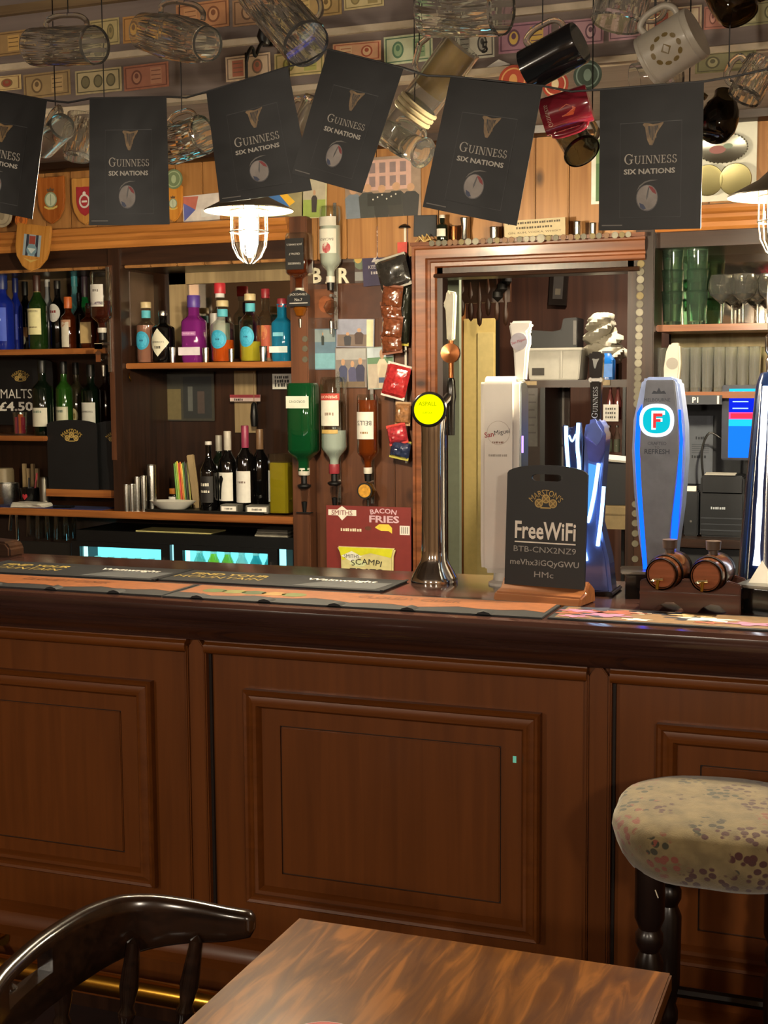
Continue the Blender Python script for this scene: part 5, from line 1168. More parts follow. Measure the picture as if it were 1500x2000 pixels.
sh += [(UR(-.4, -.62, .5, -.2), '#2a2b28')]+[(ell(.02, .03, 8, -.25+.12*k, -.4+.07*(k % 3)), '#c8c4b8') for k in range(6)]
pic('wide photograph of a seated group before a brick building', 674, 306, 822, 424, 4.572, '#8c7868', sh)
pic('photograph of a player on a green field beside the lamp', 590, 350, 638, 426, 4.57, '#b8b48c', [(UR(-.9, -.95, .9, -.05), '#8ea04e'), (UR(-.9, -.05, .9, .95), '#a8a08c')]+figure(.0, -.7, .5, '#3a3432'), .03)
pic('pennant picture with blue and yellow stripes behind the lamp shade', 515, 372, 592, 424, 4.57, '#8c8462', [([(-1, .9), (-.3, .9), (.3, -.2), (-.4, -.9)], '#3a6aa8'), ([(-.3, .9), (.1, .9), (.6, .1), (.3, -.2)], '#d8a82c')])
pic('small bright picture with a blue and red flag left of the lamp', 357, 380, 428, 432, 4.57, '#cfc8c4', [([(-.95, -.9), (-.3, -.1), (-.95, .5)], '#5a62a8'), ([(-.95, .5), (-.3, -.1), (-.1, .9), (-.95, .95)], '#b86a5c'), (UR(0, -.7, .8, -.1), '#d8d8d8')], -.04)
pic('photograph of a blue sea scene on the optics panel', 610, 642, 656, 722, 4.594, '#5a7486', [(UR(-.95, -.95, .95, -.2), '#6fa0ae'), (UR(-.95, .35, .95, .95), '#7c8a8c')]+figure(-.1, .2, .85, '#26302e'))
pic('photograph of people on a beach with a pale edge', 657, 623, 731, 678, 4.590, '#8c8fa0', [(UR(-.95, -.95, .7, -.1), '#6f6058'), (UR(.6, -.95, .95, .95), '#c9c4a0')]+figure(.2, -.8, .4, '#4a3a36')+figure(-.4, -.9, .1, '#3a3a40'), .02)
pic('photograph of a crowd in blue jackets on the optics panel', 655, 679, 716, 757, 4.588, '#7c7470', [(UR(-.95, .4, .95, .95), '#9a9a98')]+figure(-.5, -.9, .5, '#3c4260')+figure(.1, -.95, .4, '#4a4a68')+figure(.6, -.9, .55, '#34344c')+[(UR(-.9, -.98, .9, -.7), '#6b5a48')])
pic('photograph of a person in a cream shirt with hands on hips', 717, 677, 769, 760, 4.592, '#8a9a94', [(UR(-.95, .45, .95, .95), '#b0bcc4'), (UR(-.95, .2, .95, .5), '#5a7a5c'), (UR(-.95, -.95, .95, .2), '#a89c8c')]+figure(.15, -.95, .95, '#c4b49c')+[(UR(-.15, -.7, .45, -.45), '#4a5a78')], -.03)
pic('dark postcard with a gold creature on the upper optics panel', 669, 466, 720, 553, 4.594, '#4a3e3a', [(UR(.1, .1, .95, .95), '#b8b4a4'), (ell(.5, .4, 16, .35, 0), '#5f6a58'), (ell(.3, .22, 14, .2, .1), '#b09048'), (UR(-.1, -.9, .9, -.5), '#7f8080')])
pic('dark framed picture above the left end of the doorway', 808, 420, 852, 462, 4.57, '#15161a', [(UR(-.9, -.9, .9, .9), '#24272c')], .03)
pic('tall white edged picture partly hidden by the sixth flag', 1155, 266, 1200, 398, 4.572, '#d8d6cc', [(UR(-.6, -.92, .9, .92), '#4a6a42'), (UR(-.6, .2, .9, .92), '#6a8456')])
pic('brown poster behind the optics below the wooden letters', 606, 556, 790, 622, 4.597, '#4a2c1e', [(UR(-.95, -.9, -.5, .8), '#6a3c1e'), (ell(.14, .5, 14, -.68, -.1), '#8a4a22')])
t, w2, h2 = board('rules_sign', 'purple printed house rules sign tilted beside the snack strip', 'sign', 707, 440, 800, 556, 4.585, plain('#2f2746', .5, var=.1), .003, -.05)
LT = plain('#b9b2b4', .6)
text('YORKSHIRE RULES', LT, t, (-.005, -.001, h2*.76), width=w2*1.6, height=h2*.2, bold=.03)
text("THERE'S NOWT SO", LT, t, (0, -.001, h2*.52), width=w2*1.4); text('QUEER AS FOLK', LT, t, (0, -.001, h2*.34), width=w2*1.3)
text('2', LT, t, (-w2*.45, -.001, h2*.0), height=h2*.4, bold=.03); text('KEEP YER', LT, t, (-w2*.35, -.001, -h2*.36), width=w2*.8); text('~7', LT, t, (-w2*.3, -.001, -h2*.56), width=w2*.7)
db = thing('letter_board', 'dark wooden board behind the cream bar letters', 'board', ((Q(610, 537, 4.59).x+Q(692, 537, 4.59).x)/2, 4.592, Q(650, 552, 4.59).z))
bx('board', W_DKX, (-.085, 0, -.004), (.085, .006, .072), db)
for ch_, px, lb in (('B', 618, 'first'), ('A', 646, 'middle'), ('R', 672, 'last')):
    p = Q(px, 538, 4.588); l = thing('wooden_letter', 'cream wooden %s letter of the word on the optics panel' % lb, 'letter', (p.x, 4.588, p.z), group='wooden letters')
    V, Fs, asp = textmesh(ch_, .03)
    h_ = 30*mpp(p); o_ = MB().add([(x*h_*.75, -.0, z*h_) for x, z in V], Fs).build('letter', plain('#cfc8b0', .6), l, smooth=False)
    md = o_.modifiers.new('thickness', 'SOLIDIFY'); md.thickness = .006; md.offset = 0
# military style shield plaques
def shield(label, px, py, w, h, Y, c1, crest, rot=0., woodm=None, inner=None):
    p = Q(px, py, Y); k = mpp(p); W2, H2 = w/2*k, h/2*k
    t = thing('shield_plaque', label, 'plaque', p, (0, rot, 0), 'wooden shield plaques')
    def sh_(s, dz=0): return [(-W2*s, H2*s+dz), (-W2*s*.5, H2*s*.96+dz), (0, H2*s*.98+dz), (W2*s*.5, H2*s*.96+dz), (W2*s, H2*s+dz), (W2*s, 0+dz), (W2*s*.88, -H2*s*.4+dz), (W2*s*.5, -H2*s*.8+dz), (0, -H2*s+dz), (-W2*s*.5, -H2*s*.8+dz), (-W2*s*.88, -H2*s*.4+dz), (-W2*s, dz)]
    MB().prism(sh_(1.), 0, .014).build('shield', woodm or wood('#8a4a1e', '#b06a30', 'Z', 1.4, .25, .5), t, bevel=.004)
    if inner: MB().prism(sh_(.62), -.003, 0).build('field', plain(inner, .4), t, bevel=.001)
    if crest == 'round':
        r = W2*.46; decal(t, [(ell(r, r*1.05, 22, 0, H2*.02), '#7a8a6c'), (ell(r*.82, r*.86, 22, 0, H2*.02), '#b8c0a8'), (UR(-r*.05, -r*.7, r*.05, r*.8), '#6a7a62'), ([(-r*1.05, -r*1.0), (-r*.4, -r*1.25), (r*.4, -r*1.25), (r*1.05, -r*1.0), (r*1.05, -r*.72), (r*.4, -r*.98), (-r*.4, -r*.98), (-r*1.05, -r*.72)], '#c4ac5c'),
                 ([(-r*.5, r*1.15), (r*.5, r*1.15), (r*.6, r*1.6), (r*.25, r*1.45), (0, r*1.75), (-r*.25, r*1.45), (-r*.6, r*1.6)], '#5a4430')], -.004 if inner else 0, 'crest')
    elif crest == 'red':
        r = W2*.4; decal(t, [(ell(r, r*1.1, 20), '#c9c4bc'), (ell(r*.7, r*.8, 20), '#9c2c34'), (UR(-r*.5, -r*.2, r*.5, r*.1), '#d8d0c8'), (ell(r*.3, r*.3, 12, 0, r*1.2), '#d8d0c8')], -.004, 'crest')
    else:
        decal(t, [(UR(-W2*.5, -H2*.35, W2*.5, H2*.55), '#8f9ea6'), (UR(-W2*.35, -H2*.35, -W2*.2, H2*.55), '#2a3040'), (UR(W2*.2, -H2*.35, W2*.35, H2*.55), '#2a3040'), (UR(-W2*.18, H2*.15, W2*.18, H2*.5), '#8c3c30'), (ell(W2*.3, W2*.28, 16, 0, -H2*.08), '#6f8c98'), ([(-W2*.25, -H2*.02), (W2*.25, -H2*.02), (0, -H2*.25)], '#b8c4c4'), ([(-W2*.45, -H2*.45), (0, -H2*.62), (W2*.45, -H2*.45), (0, -H2*.52)], '#b89a50')], 0, 'crest')
    return t
shield('brown shield plaque with a pale round crest left of the second flag', 99, 391, 62, 92, 4.555, '', 'round')
shield('tan shield plaque with a red field half behind the second flag', 166, 393, 62, 92, 4.555, '', 'red', woodm=wood('#a8743a', '#c8924c', 'Z', 1.4, .25, .5), inner='#9c2c34')
shield('dark red shield plaque behind the bottom of the leftmost flag', 42, 388, 50, 94, 4.555, '', 'round', woodm=wood('#5a1f14', '#7a3020', 'Z', 1.4, .25, .5))
shield('light oak shield plaque tilted in front of the left ledge', 62, 484, 80, 92, 4.48, '', 'mil', .14, wood('#a06a2c', '#c08a44', 'Z', 1.4, .25, .5))
shield('orange shield plaque beside the right edge of the second flag', 338, 398, 40, 70, 4.555, '', 'round', woodm=wood('#b0702c', '#d0903c', 'Z', 1.4, .25, .5))
disc_badge('round_plaque', 'small green round plaque at the right of the second flag', 'plaque', 340, 350, 4.54, 19, '#6a7a58', '#9aa884')
disc_badge('round_plate', 'pale round plate at the far left above the ledge', 'plate', 4, 420, 4.54, 24, '#a89c84', '#8a7e68')
disc_badge('round_plaque', 'orange round plaque on the left ledge near the leftmost flag', 'plaque', 42, 430, 4.545, 14, '#c46a24', '#8a4a1c')
# right wall plates
t, w2, h2 = board('picture_card', 'white backing card for the oval tray right of the sixth flag', 'card', 1362, 240, 1478, 392, 4.572, plain('#c9c9bc', .5, var=.04))
p = Q(1412, 290, 4.56); k = mpp(p)
tt = thing('oval_tray', 'oval silver tray with a beaded rim on the white panel', 'tray', p)
o_ = MB().lathe([(0, 0), (40*k, 0), (46*k, .003), (48*k, .008), (45*k, .008), (40*k, .004), (0, .003)], 40, mat=Matrix.Rotation(PI/2, 3, 'X')).build('dish', metal('#a8a89c', .3), tt); o_.scale = (1, 1, .6)
for k2 in range(36): 
    a = 2*PI*k2/36; MB().lathe([(0, -.0035), (.0035, 0), (0, .0035)], 8, (47*k*math.cos(a), -.008, 47*k*.6*math.sin(a))).build('bead', metal('#a8a89c', .3), tt)
decal(tt, [(ell(16*k, 8*k, 16, -10*k, -2*k), '#8c5a58'), (ell(9*k, 5*k, 14, 10*k, 4*k), '#7a8a78')], -.004)
for px, py, r_, lb in ((1383, 353, 30, 'left'), (1437, 351, 31, 'right')):
    p = Q(px, py, 4.55); k = mpp(p); t = thing('brass_plate', 'round brass rimmed plate on the right ledge, %s of the pair' % lb, 'plate', p, group='brass plates')
    MB().lathe([(0, .004), (r_*.72*k, .004), (r_*.76*k, .0), (r_*k, .008), (r_*.97*k, .012), (r_*.7*k, .01), (0, .01)], 36, mat=Matrix.Rotation(PI/2, 3, 'X')).build('dish', metal('#b0a878', .3), t)
    MB().lathe([(0, 0), (r_*.7*k, 0), (r_*.7*k, .001), (0, .001)], 32, (0, -.0045, 0), Matrix.Rotation(PI/2, 3, 'X')).build('face', plain('#8a9484', .3, var=.1), t)
t, w2, h2 = board('cream_sign', 'cream printed sign standing above the doorway frame', 'sign', 985, 428, 1104, 470, 4.51, plain('#b8a884', .6, var=.06), .004, -.02)
for k2, s_ in enumerate(('~22', '~14', 'GIN, RUM, VODKA, WHISKY', '~20')):
    text(s_, plain('#4a3e2c', .6), t, (0, -.001, h2*(.72-.46*k2)), width=w2*(1.75 if k2 % 2 == 0 else 1.2), height=h2*.2)

# ------------------------------------------------------------------ little things on the lintel
ZL = AZ+AW*.85
lin = bx('door_lintel_shelf', W_REDX, (AX0-AW, 4.50, ZL), (AX1+.04, 4.58, ZL+.012)); tag(lin, 'narrow wooden ledge along the top of the doorway frame', 'shelf')
zl = ZL+.012
bottle('miniature_bottle', 'miniature green bottle with a white label above the doorway', 864, 420, 23, zl, DGRN, 'gin', ('#c8c4bc', .12), [('rect', .2, .48, .9, '#cfccc0', [])], Y=4.53)
for px, tp, w_, lb in ((886, 441, 13, 'short copper toned steel cup beside the miniature bottle'), (907, 425, 17, 'tall steel jigger with a waisted middle above the doorway'), (965, 443, 18, 'steel cup behind the fifth flag corner'), (1127, 432, 15, 'steel cup right of the cream sign'), (1158, 435, 14, 'steel cup beside the sixth flag edge')):
    p = Q(px, tp+20, 4.53); r = w_/2*mpp(p); h = max(.03, Q(px, tp, 4.53).z-zl)
    t = thing('shot_cup', lb, 'cup', (p.x, 4.53, zl))
    MB().lathe([(0, 0), (r*.9, 0), (r*(.6 if w_ == 17 else .95), h*.45), (r, h), (r*.9, h), (r*(.5 if w_ == 17 else .85), h*.5), (0, h*.4)], 18).build('cup', COPPER if px == 886 else STEEL, t)
    MB().lathe([(r, h-.003), (r*1.06, h-.0015), (r, h)], 18).build('rim', STEEL, t)
t = thing('gold_sprig', 'tangled gold sprig ornament on the lintel', 'ornament', (Q(828, 470, 4.53).x, 4.53, zl))
for k in range(7):
    a = k*.9; MB().tube([(0, 0, .002), (.02*math.cos(a), .008*math.sin(a), .012+.003*k), (.035*math.cos(a+.4), .012*math.sin(a), .006+.004*(k % 3))], .0022, 6).build('twig', plain('#b89a5c', .4), t)
# ------------------------------------------------------------------ coins stuck round the doorway
CM = [plain('#5c5748', .5, .2), plain('#7d7868', .45, .2), plain('#6a4a2e', .5, .2), plain('#6c5e38', .5, .2)]
_cm = {}
def coin(p, r, mi, label, grp):
    key = (round(r, 4), mi)
    if key not in _cm:
        o_ = MB().lathe([(0, -.0010), (r*.82, -.0010), (r*.86, -.0016), (r, -.0016), (r, .001), (0, .001)], 20, mat=Matrix.Rotation(-PI/2, 3, 'X') @ Matrix.Diagonal((1, 1, 1))).build('coin', CM[mi])
        _cm[key] = o_.data; bpy.data.objects.remove(o_)
    o_ = bpy.data.objects.new('coin', _cm[key]); COL.objects.link(o_); o_.location = p; o_.rotation_euler = (0, random.uniform(0, 6), 0)
    return tag(o_, label, 'coin', grp)
TC = [188, 228, 262, 295, 325, 362, 402, 445, 488, 530, 572, 615, 655, 703, 743, 780, 827, 872, 915, 960, 1003, 1042, 1078, 1130, 1168, 1212, 1262, 1303, 1340]
for i, zx in enumerate(TC):
    px = 780+zx/3; py = 400+(250-60*(zx-188)/1152)/3
    big = zx in (827, 402, 445, 1262); p = Q(px, py, 4.495); r = (8.2 if zx == 827 else 6.6 if big else 5.8)*mpp(p)
    mi = 2 if zx in (295, 488) else 3 if zx == 572 else 1 if zx in (402, 445, 743, 780, 827, 1262, 1340) else random.choice((0, 0, 2, 3))
    lb = {0: 'dull silver coin in the row along the doorway ledge', 1: 'bright silver coin in the row along the doorway ledge', 2: 'copper coin in the row along the doorway ledge', 3: 'brass coloured coin in the row along the doorway ledge'}[mi]
    coin((p.x, 4.4985, ZL+.006), r, mi, lb, 'coins along the top of the doorway')
for i, zy in enumerate((403, 485, 567, 652, 738, 825, 910, 995, 1078, 1158, 1228, 1300, 1368, 1442, 1525, 1595, 1665, 1730, 1800, 1870)):
    px = 1220+(168-33*(zy-403)/1262)/5.357; py = 440+zy/5.357; p = Q(px, py, 4.525)
    coin((p.x, 4.5285, p.z), 7.4*mpp(p), (3, 0, 1, 0, 3, 0, 1, 0, 1, 1, 0, 1, 1, 1, 0, 0, 0, 0, 0, 0)[i], 'coin in the column down the dark post right of the doorway', 'coins down the right post')
for py in (985, 1003, 1022, 1042, 1062, 1092): p = Q(1240, py, 4.525); coin((p.x, 4.5285, p.z), 6.5*mpp(p), 0, 'coin low in the column down the dark post beside the lager font', 'coins low on the right post')
for py in (538, 585, 650, 723, 742, 773, 795, 890, 907, 930, 955, 985, 1006, 1090, 1110): p = Q(808, py, 4.56); coin((p.x, 4.5985, p.z), 5.8*mpp(p), random.choice((0, 1, 3)), 'coin in the column between the optics panel and the doorway', 'coins left of the doorway')
for py in (662, 681, 702): p = Q(595, py, 4.525); coin((p.x, 4.5285, p.z), 6*mpp(p), 0, 'coin in the short column below the whiskey optic', 'coins on the optics post')

# ------------------------------------------------------------------ snacks
sr = thing('snack_strip', 'hanging clip strip for snack packets beside the doorway', 'clip strip', (Q(789, 600, 4.56).x, 4.575, Q(789, 905, 4.56).z))
zt = Q(789, 445, 4.56).z-sr.location.z
bx('strip', plain('#c4bfb0', .4), (-.004, 0, 0), (.004, .003, zt), sr); MB().lathe([(0, 0), (.022, 0), (.02, .006), (.006, .014), (0, .014)], 16, (0, -.005, zt)).build('top_cap', BLACK, sr); bx('price_tag', plain('#b83a2c', .5), (-.025, -.012, zt-.09), (.012, -.010, zt-.05), sr)
for k in range(7): bx('clip', STEEL, (-.006, -.02, zt-.09-.07*k), (.006, 0, zt-.085-.07*k), sr)
def packet(label, px, py, w, h, Y, c, c2=None, rot=0., seed=1):
    p = Q(px, py, Y); k = mpp(p); W2, H2 = w/2*k, h/2*k; rnd = random.Random(seed)
    t = thing('snack_packet', label, 'snack packet', p, (0, rot, 0), 'snack packets on the clip strip')
    n1, n2 = 10, 10; vs = []; fs = []
    for s_ in (0, 1):
        for j in range(n2+1):
            for i in range(n1+1):
                u, v = i/n1*2-1, j/n2*2-1; b_ = (1-u*u)**.5*(1-v**4)**.6 if abs(u) < 1 else 0
                th = .020*b_+.0035*b_*rnd.uniform(-1, 1); vs.append((u*W2, -th if s_ == 0 else th*.5+.0006, v*H2))
    K = (n1+1)*(n2+1)
    for j in range(n2):
        for i in range(n1):
            q = [j*(n1+1)+i, j*(n1+1)+i+1, (j+1)*(n1+1)+i+1, (j+1)*(n1+1)+i]; fs.append(tuple(q)); fs.append(tuple(K+x_ for x_ in reversed(q)))
    for i in range(n1): fs.append((i, K+i, K+i+1, i+1)); a_ = n2*(n1+1)+i; fs.append((a_, a_+1, K+a_+1, K+a_))
    for j in range(n2): a_, b2 = j*(n1+1), (j+1)*(n1+1); fs.append((a_, b2, K+b2, K+a_)); fs.append((a_+n1, K+a_+n1, K+b2+n1, b2+n1))
    MB().add(vs, fs).build('pouch', plain(c, .2, coat=.6, var=.35, scale=70), t, ang=25)
    for z_ in (-H2, H2): bx('crimped_seal', plain(c2 or c, .25, coat=.4), (-W2, -.001, z_-.006), (W2, .001, z_+.006), t)
    return t, W2, H2
packet('black and silver snack packet at the top of the clip strip', 768, 532, 64, 58, 4.53, '#2a2826', '#9a968c', -.25, 2)
for k, (py, d) in enumerate(((580, 'top'), (610, 'second'), (640, 'third'), (668, 'lowest'))): packet('brown foil snack packet, %s of the brown ones' % d, 766-2*(k % 2), py, 42, 40, 4.52+.012*(k % 2), '#6a3a24', '#7a4a34', .12*(-1)**k, 10+k)
packet('dark snack packet with a yellow corner beside the brown packets', 792, 612, 22, 120, 4.565, '#23241c', '#a89a3c', .08, 5)
packet('red and white sweet packet above the round yellow beer lens', 774, 744, 50, 62, 4.54, '#a02a2c', '#c8c0b8', .25, 6)
packet('small tan nut packet left of the round yellow beer lens', 787, 808, 32, 40, 4.55, '#8a6240', '#a88a68', .05, 7)
packet('small red and blue snack packet at the bottom of the clip strip', 776, 848, 40, 34, 4.54, '#a03038', '#b84038', -.2, 8)
packet('dark blue snack packet below the red one at the strip end', 782, 878, 40, 32, 4.545, '#28304a', '#a8a048', .2, 9)
t, w2, h2 = board('snack_card', 'red hanging card of scampi snacks below the optics', 'snack card', 638, 989, 803, 1150, 4.52, plain('#742824', .45, var=.05), .003)
CR = plain('#d8d0b4', .5, var=.04)
decal(t, [([(-w2*.95, h2*.76), (-w2*.72, h2*.76), (-w2*.62, h2*.64), (-w2*.5, h2*.76), (-w2*.28, h2*.76), (-w2*.28, h2*.9), (-w2*.5, h2*.9), (-w2*.62, h2*1.0-.001), (-w2*.74, h2*.9), (-w2*.95, h2*.9)], '#d8d4c8'), ([(w2*.18, h2*.48), (w2*.3, h2*.42), (w2*.48, h2*.42), (w2*.56, h2*.36), (w2*.56, h2*.5), (w2*.48, h2*.58), (w2*.26, h2*.58), (w2*.16, h2*.5)], '#d8c040'), (UR(w2*.74, h2*.34, w2*.97, h2*.56), '#d8d4cc'), (ell(w2*.08, h2*.05, 12, 0, h2*.47), '#5a3420')]+[(UR(w2*(.78+.045*k), h2*.37, w2*(.795+.045*k), h2*.53), '#26221f') for k in range(4)], 0)
PU = plain('#c9a8b4', .5)
text('BACON', PU, t, (w2*.36, -.0016, h2*.9), width=w2*.62, height=h2*.12, bold=.02, arch=w2*1.4); text('FRIES', PU, t, (w2*.38, -.0016, h2*.70), width=w2*.7, height=h2*.17, bold=.03); text('SMITHS', plain('#7a2a2a', .5), t, (-w2*.62, -.0016, h2*.83), width=w2*.5)
text('~9', CR, t, (-w2*.4, -.0016, h2*.42), width=w2*.5)
sp2 = MB(); zc0 = .003
pkt = [(-w2*.72, .0), (w2*.68, .0), (w2*.62, -.03), (w2*.6, -.30), (-w2*.6, -.30), (-w2*.62, -.03)]
q_ = MB().prism([(a, zc0+b) for a, b in pkt], -.02, -.002).build('scampi_packet', plain('#c9c08a', .3, coat=.3, var=.1), t, bevel=.006)
decal(t, [([(-w2*.66, zc0-.002), (w2*.62, zc0-.002), (w2*.58, zc0-.035), (w2*.1, zc0-.02), (-w2*.58, zc0-.05)], '#c8c81c'), ([(-w2*.6, zc0-.034), (-w2*.35, zc0-.015), (-w2*.1, zc0-.034), (-w2*.35, zc0-.055)], '#d8d8cc'), (ell(w2*.2, .012, 14, -w2*.2, zc0-.06), '#c8d0a0')], -.0205, 'packet_print')
text('SMITHS', plain('#3a3a3a', .5), t, (-w2*.35, -.0225, zc0-.034), width=w2*.36); text('SCAMPI', plain('#2c2a22', .5), t, (0, -.0225, zc0-.052), width=w2*.72, height=h2*.14, arch=w2*1.5); text('FRIES', plain('#1c1b18', .5), t, (.0, -.0225, zc0-.092), width=w2*.78, height=h2*.19, bold=.02)
# ------------------------------------------------------------------ servery room behind the doorway
YW = 6.3
struct(bx('wall_far', wood('#3a2118', '#5a3626', 'Z', .5, .5), (-4.0, YW, 0), (1.9, YW+.1, 2.62)))
RB = (-1.05, 5.14, 2.4)  # unseen lamp and area light, added to brighten the servery
t = thing('servery_fill_lamp', 'unseen ceiling lamp added to light the servery room behind the doorway', 'ceiling lamp', (RB[0], RB[1], 2.62))
MB().lathe([(0, -.05), (.07, -.045), (.09, -.02), (.09, 0), (0, 0)], 24).build('shade', emit('#ffe2b8', 2.), t)  # glowing shade of the added servery fill lamp
area('servery_fill', (RB[0], RB[1], 2.55), .12, 26, (1, .86, .66))
X0, Z0, X1, Z1 = rect(905, 622, 967, 1180, 5.7)
t = thing('cream_door', 'tall cream painted door standing open inside the servery', 'door', (X0, 5.7, 0)); 
bx('leaf', plain('#d8bf78', .5, var=.05), (0, 0, .02), (X1-X0, .045, Z1), t, .003); bx('raised_panel', plain('#dcc684', .5, var=.05), ((X1-X0)*.45, -.008, .2), ((X1-X0)*.98, 0, Z1-.06), t, .003); bx('iron_edge', BLACK, (X1-X0, .005, .02), (X1-X0+.012, .03, Z1+.3), t)
bx('hinge_edge', wood('#7a4a24', '#a06a38'), (-.03, -.01, .02), (-.004, .05, Z1+.1), t)
X0, Z0, X1, Z1 = rect(862, 528, 897, 1180, 5.05)
tag(bx('pale_jamb', plain('#98a08a', .5, var=.05), (X0, 5.05, 0), (X1, 5.08, Z1)), 'pale green painted jamb strip just inside the doorway', 'door jamb')
t = thing('carved_hanging', 'dark carved wooden wall hanging above the cream door', 'wall hanging', Q(945, 618, 5.15))
z1 = Q(945, 530, 5.15).z-t.location.z
for k in range(6): MB().lathe([(0, 0), (.008, .01), (.012, .05), (.006, .08), (.012, z1*.6), (.008, z1-.02*(k % 2)), (0, z1)], 10, (-.09+.036*k, 0, -.02*(k % 3)), sq=1).build('spindle', wood('#2a170d', '#4a2c1a'), t)
MB().tube([(0, 0, z1*.7), (0, 0, 2.62-t.location.z)], .002, 6).build('hanging_wire', BLACK, t)
bx('carved_rail', wood('#2a170d', '#4a2c1a', 'X'), (-.12, -.008, z1*.3), (.11, .012, z1*.85), t)
for k in range(3): MB().lathe([(0, 0), (.022, .02), (.02, .04), (0, .06)], 10, (.06+.018*k, -.01, z1*.3+.03*k)).build('carved_leaf', plain('#15110e', .5), t)
t, w2, h2 = board('framed_picture', 'small dark framed picture tilted on the servery wall', 'picture', 1073, 515, 1108, 596, YW-.03, plain('#231b17', .3), .02, .06, [(UR(-.55, -.7, .55, .8), '#4a4440'), (UR(-.3, -.5, .3, -.2), '#7a705f')])
# servery shelf and what stands on it
YS = 5.3
zs1 = Q(1130, 742, YS).z; X0, X1 = Q(1025, 745, YS).x, Q(1300, 745, YS).x
ss = thing('servery_shelf', 'dark shelf unit in the servery with pale end blocks', 'shelf unit', (X0, YS, 0)); L_ = X1-X0
bx('shelf', W_DKX, (0, 0, zs1-.03), (L_, .35, zs1), ss); bx('front_edge', W_PALE, (0, -.006, zs1-.02), (.05, 0, zs1-.004), ss); bx('front_edge', W_PALE, (.28, -.006, zs1-.022), (.35, 0, zs1), ss); bx('front_edge', wood('#8a5a30', '#b07a44', 'X'), (.42, -.006, zs1-.02), (L_, 0, zs1), ss)
zs2 = Q(1200, 820, YS).z; zs3 = Q(1200, 885, YS).z
bx('lower_shelf', plain('#5a5048', .5), (.42, 0, zs2-.015), (L_, .3, zs2), ss); bx('lower_shelf', plain('#5a5048', .5), (.42, 0, zs3-.015), (L_, .3, zs3), ss); bx('upright', BLACK, (.065, .0, 0), (.085, .3, zs1-.03), ss); bx('upright', BLACK, (.4, 0, 0), (.412, .3, zs1-.03), ss)
def onshelf(px0, py0, px1, py1, Y, zb, name, label, cat):
    X0, Z0, X1, Z1 = rect(px0, py0, px1, py1, Y); return thing(name, label, cat, ((X0+X1)/2, Y, zb)), (X1-X0)/2, Z1-zb
t, w2, h = onshelf(1036, 680, 1142, 744, 5.38, zs1, 'plastic_crate', 'pale grey plastic crate on the servery shelf', 'crate')
GC = plain('#a8a498', .45, var=.05)
MB().prism([(-w2*.92, 0), (w2*.9, 0), (w2, h), (-w2, h)], -.06, .1).build('crate', GC, t, bevel=.004); bx('rim', GC, (-w2*1.03, -.068, h-.012), (w2*1.03, .108, h), t, .003); bx('rib', GC, (w2*.25, -.066, .01), (w2*.32, -.06, h-.012), t); bx('hand_hole', plain('#3a3630', .7), (-w2*.8, -.0608, h*.15), (-w2*.35, -.06, h*.38), t)
t, w2, h2 = onshelf(1036, 622, 1132, 680, 5.40, zs1+h, 'black_box', 'black box of till rolls on top of the grey crate', 'box')
MB().prism([(-w2, 0), (w2, 0), (w2, h2), (w2*.45, h2*.98), (w2*.35, h2*.6), (w2*.0, h2*.55), (-w2, h2*.62)], -.05, .08).build('carton', plain('#0d0d0f', .5), t, bevel=.003); bx('end_label', plain('#5a5652', .5), (w2*.85, -.0506, h2*.1), (w2*.98, -.05, h2*.9), t)
pc = Q(1174, 700, 5.36); t = thing('cloth_pile', 'crumpled pile of off white cloths on the servery shelf', 'cloths', (pc.x, 5.40, zs1))
CL = plain('#b5ae9c', .9, var=.2, scale=20, bump=.5); rnd = random.Random(3)
def blob(rx, ry, rz, n, c, seed, amp=.18):
    r_ = random.Random(seed); ph = [(r_.uniform(0, 6), r_.uniform(2, 5), r_.uniform(2, 6)) for _ in range(5)]; vs, fs = [], []
    for j in range(n+1):
        for i in range(2*n):
            a, b_ = 2*PI*i/(2*n), PI*j/n; s_ = 1+amp*sum(math.sin(q[0]+q[1]*a+q[2]*b_)*.4 for q in ph)*math.sin(b_)
            vs.append((c[0]+rx*s_*math.cos(a)*math.sin(b_), c[1]+ry*s_*math.sin(a)*math.sin(b_), c[2]+rz*s_*math.cos(b_)))
    for j in range(n):
        for i in range(2*n): i2 = (i+1) % (2*n); fs.append((j*2*n+i, j*2*n+i2, (j+1)*2*n+i2, (j+1)*2*n+i))
    return MB().add(vs, fs)
bx('stand', BLACK, (-.045, .02, 0), (.06, .09, .07), t)
for k, (rx, rz, cx, cz) in enumerate(((.072, .045, .01, .115), (.068, .05, -.004, .175), (.058, .04, -.01, .23), (.04, .035, .05, .10))): blob(rx, .06, rz, 14, (cx, 0, cz), 20+k, .3).build('cloth', CL, t)
t, w2, h = onshelf(1172, 690, 1202, 742, 5.33, zs1, 'spray_bottle', 'blue cleaning liquid bottle in front of the cloths', 'bottle')
MB().lathe([(0, 0), (w2, 0), (w2, h*.75), (w2*.5, h*.95), (w2*.4, h), (0, h)], 16, sq=2).build('bottle', plain('#1c6ac0', .2, coat=.4), t); bx('label', plain('#2a7fd8', .4), (-w2*.8, -w2*1.02, h*.1), (w2*.8, -w2*1.005, h*.6), t)
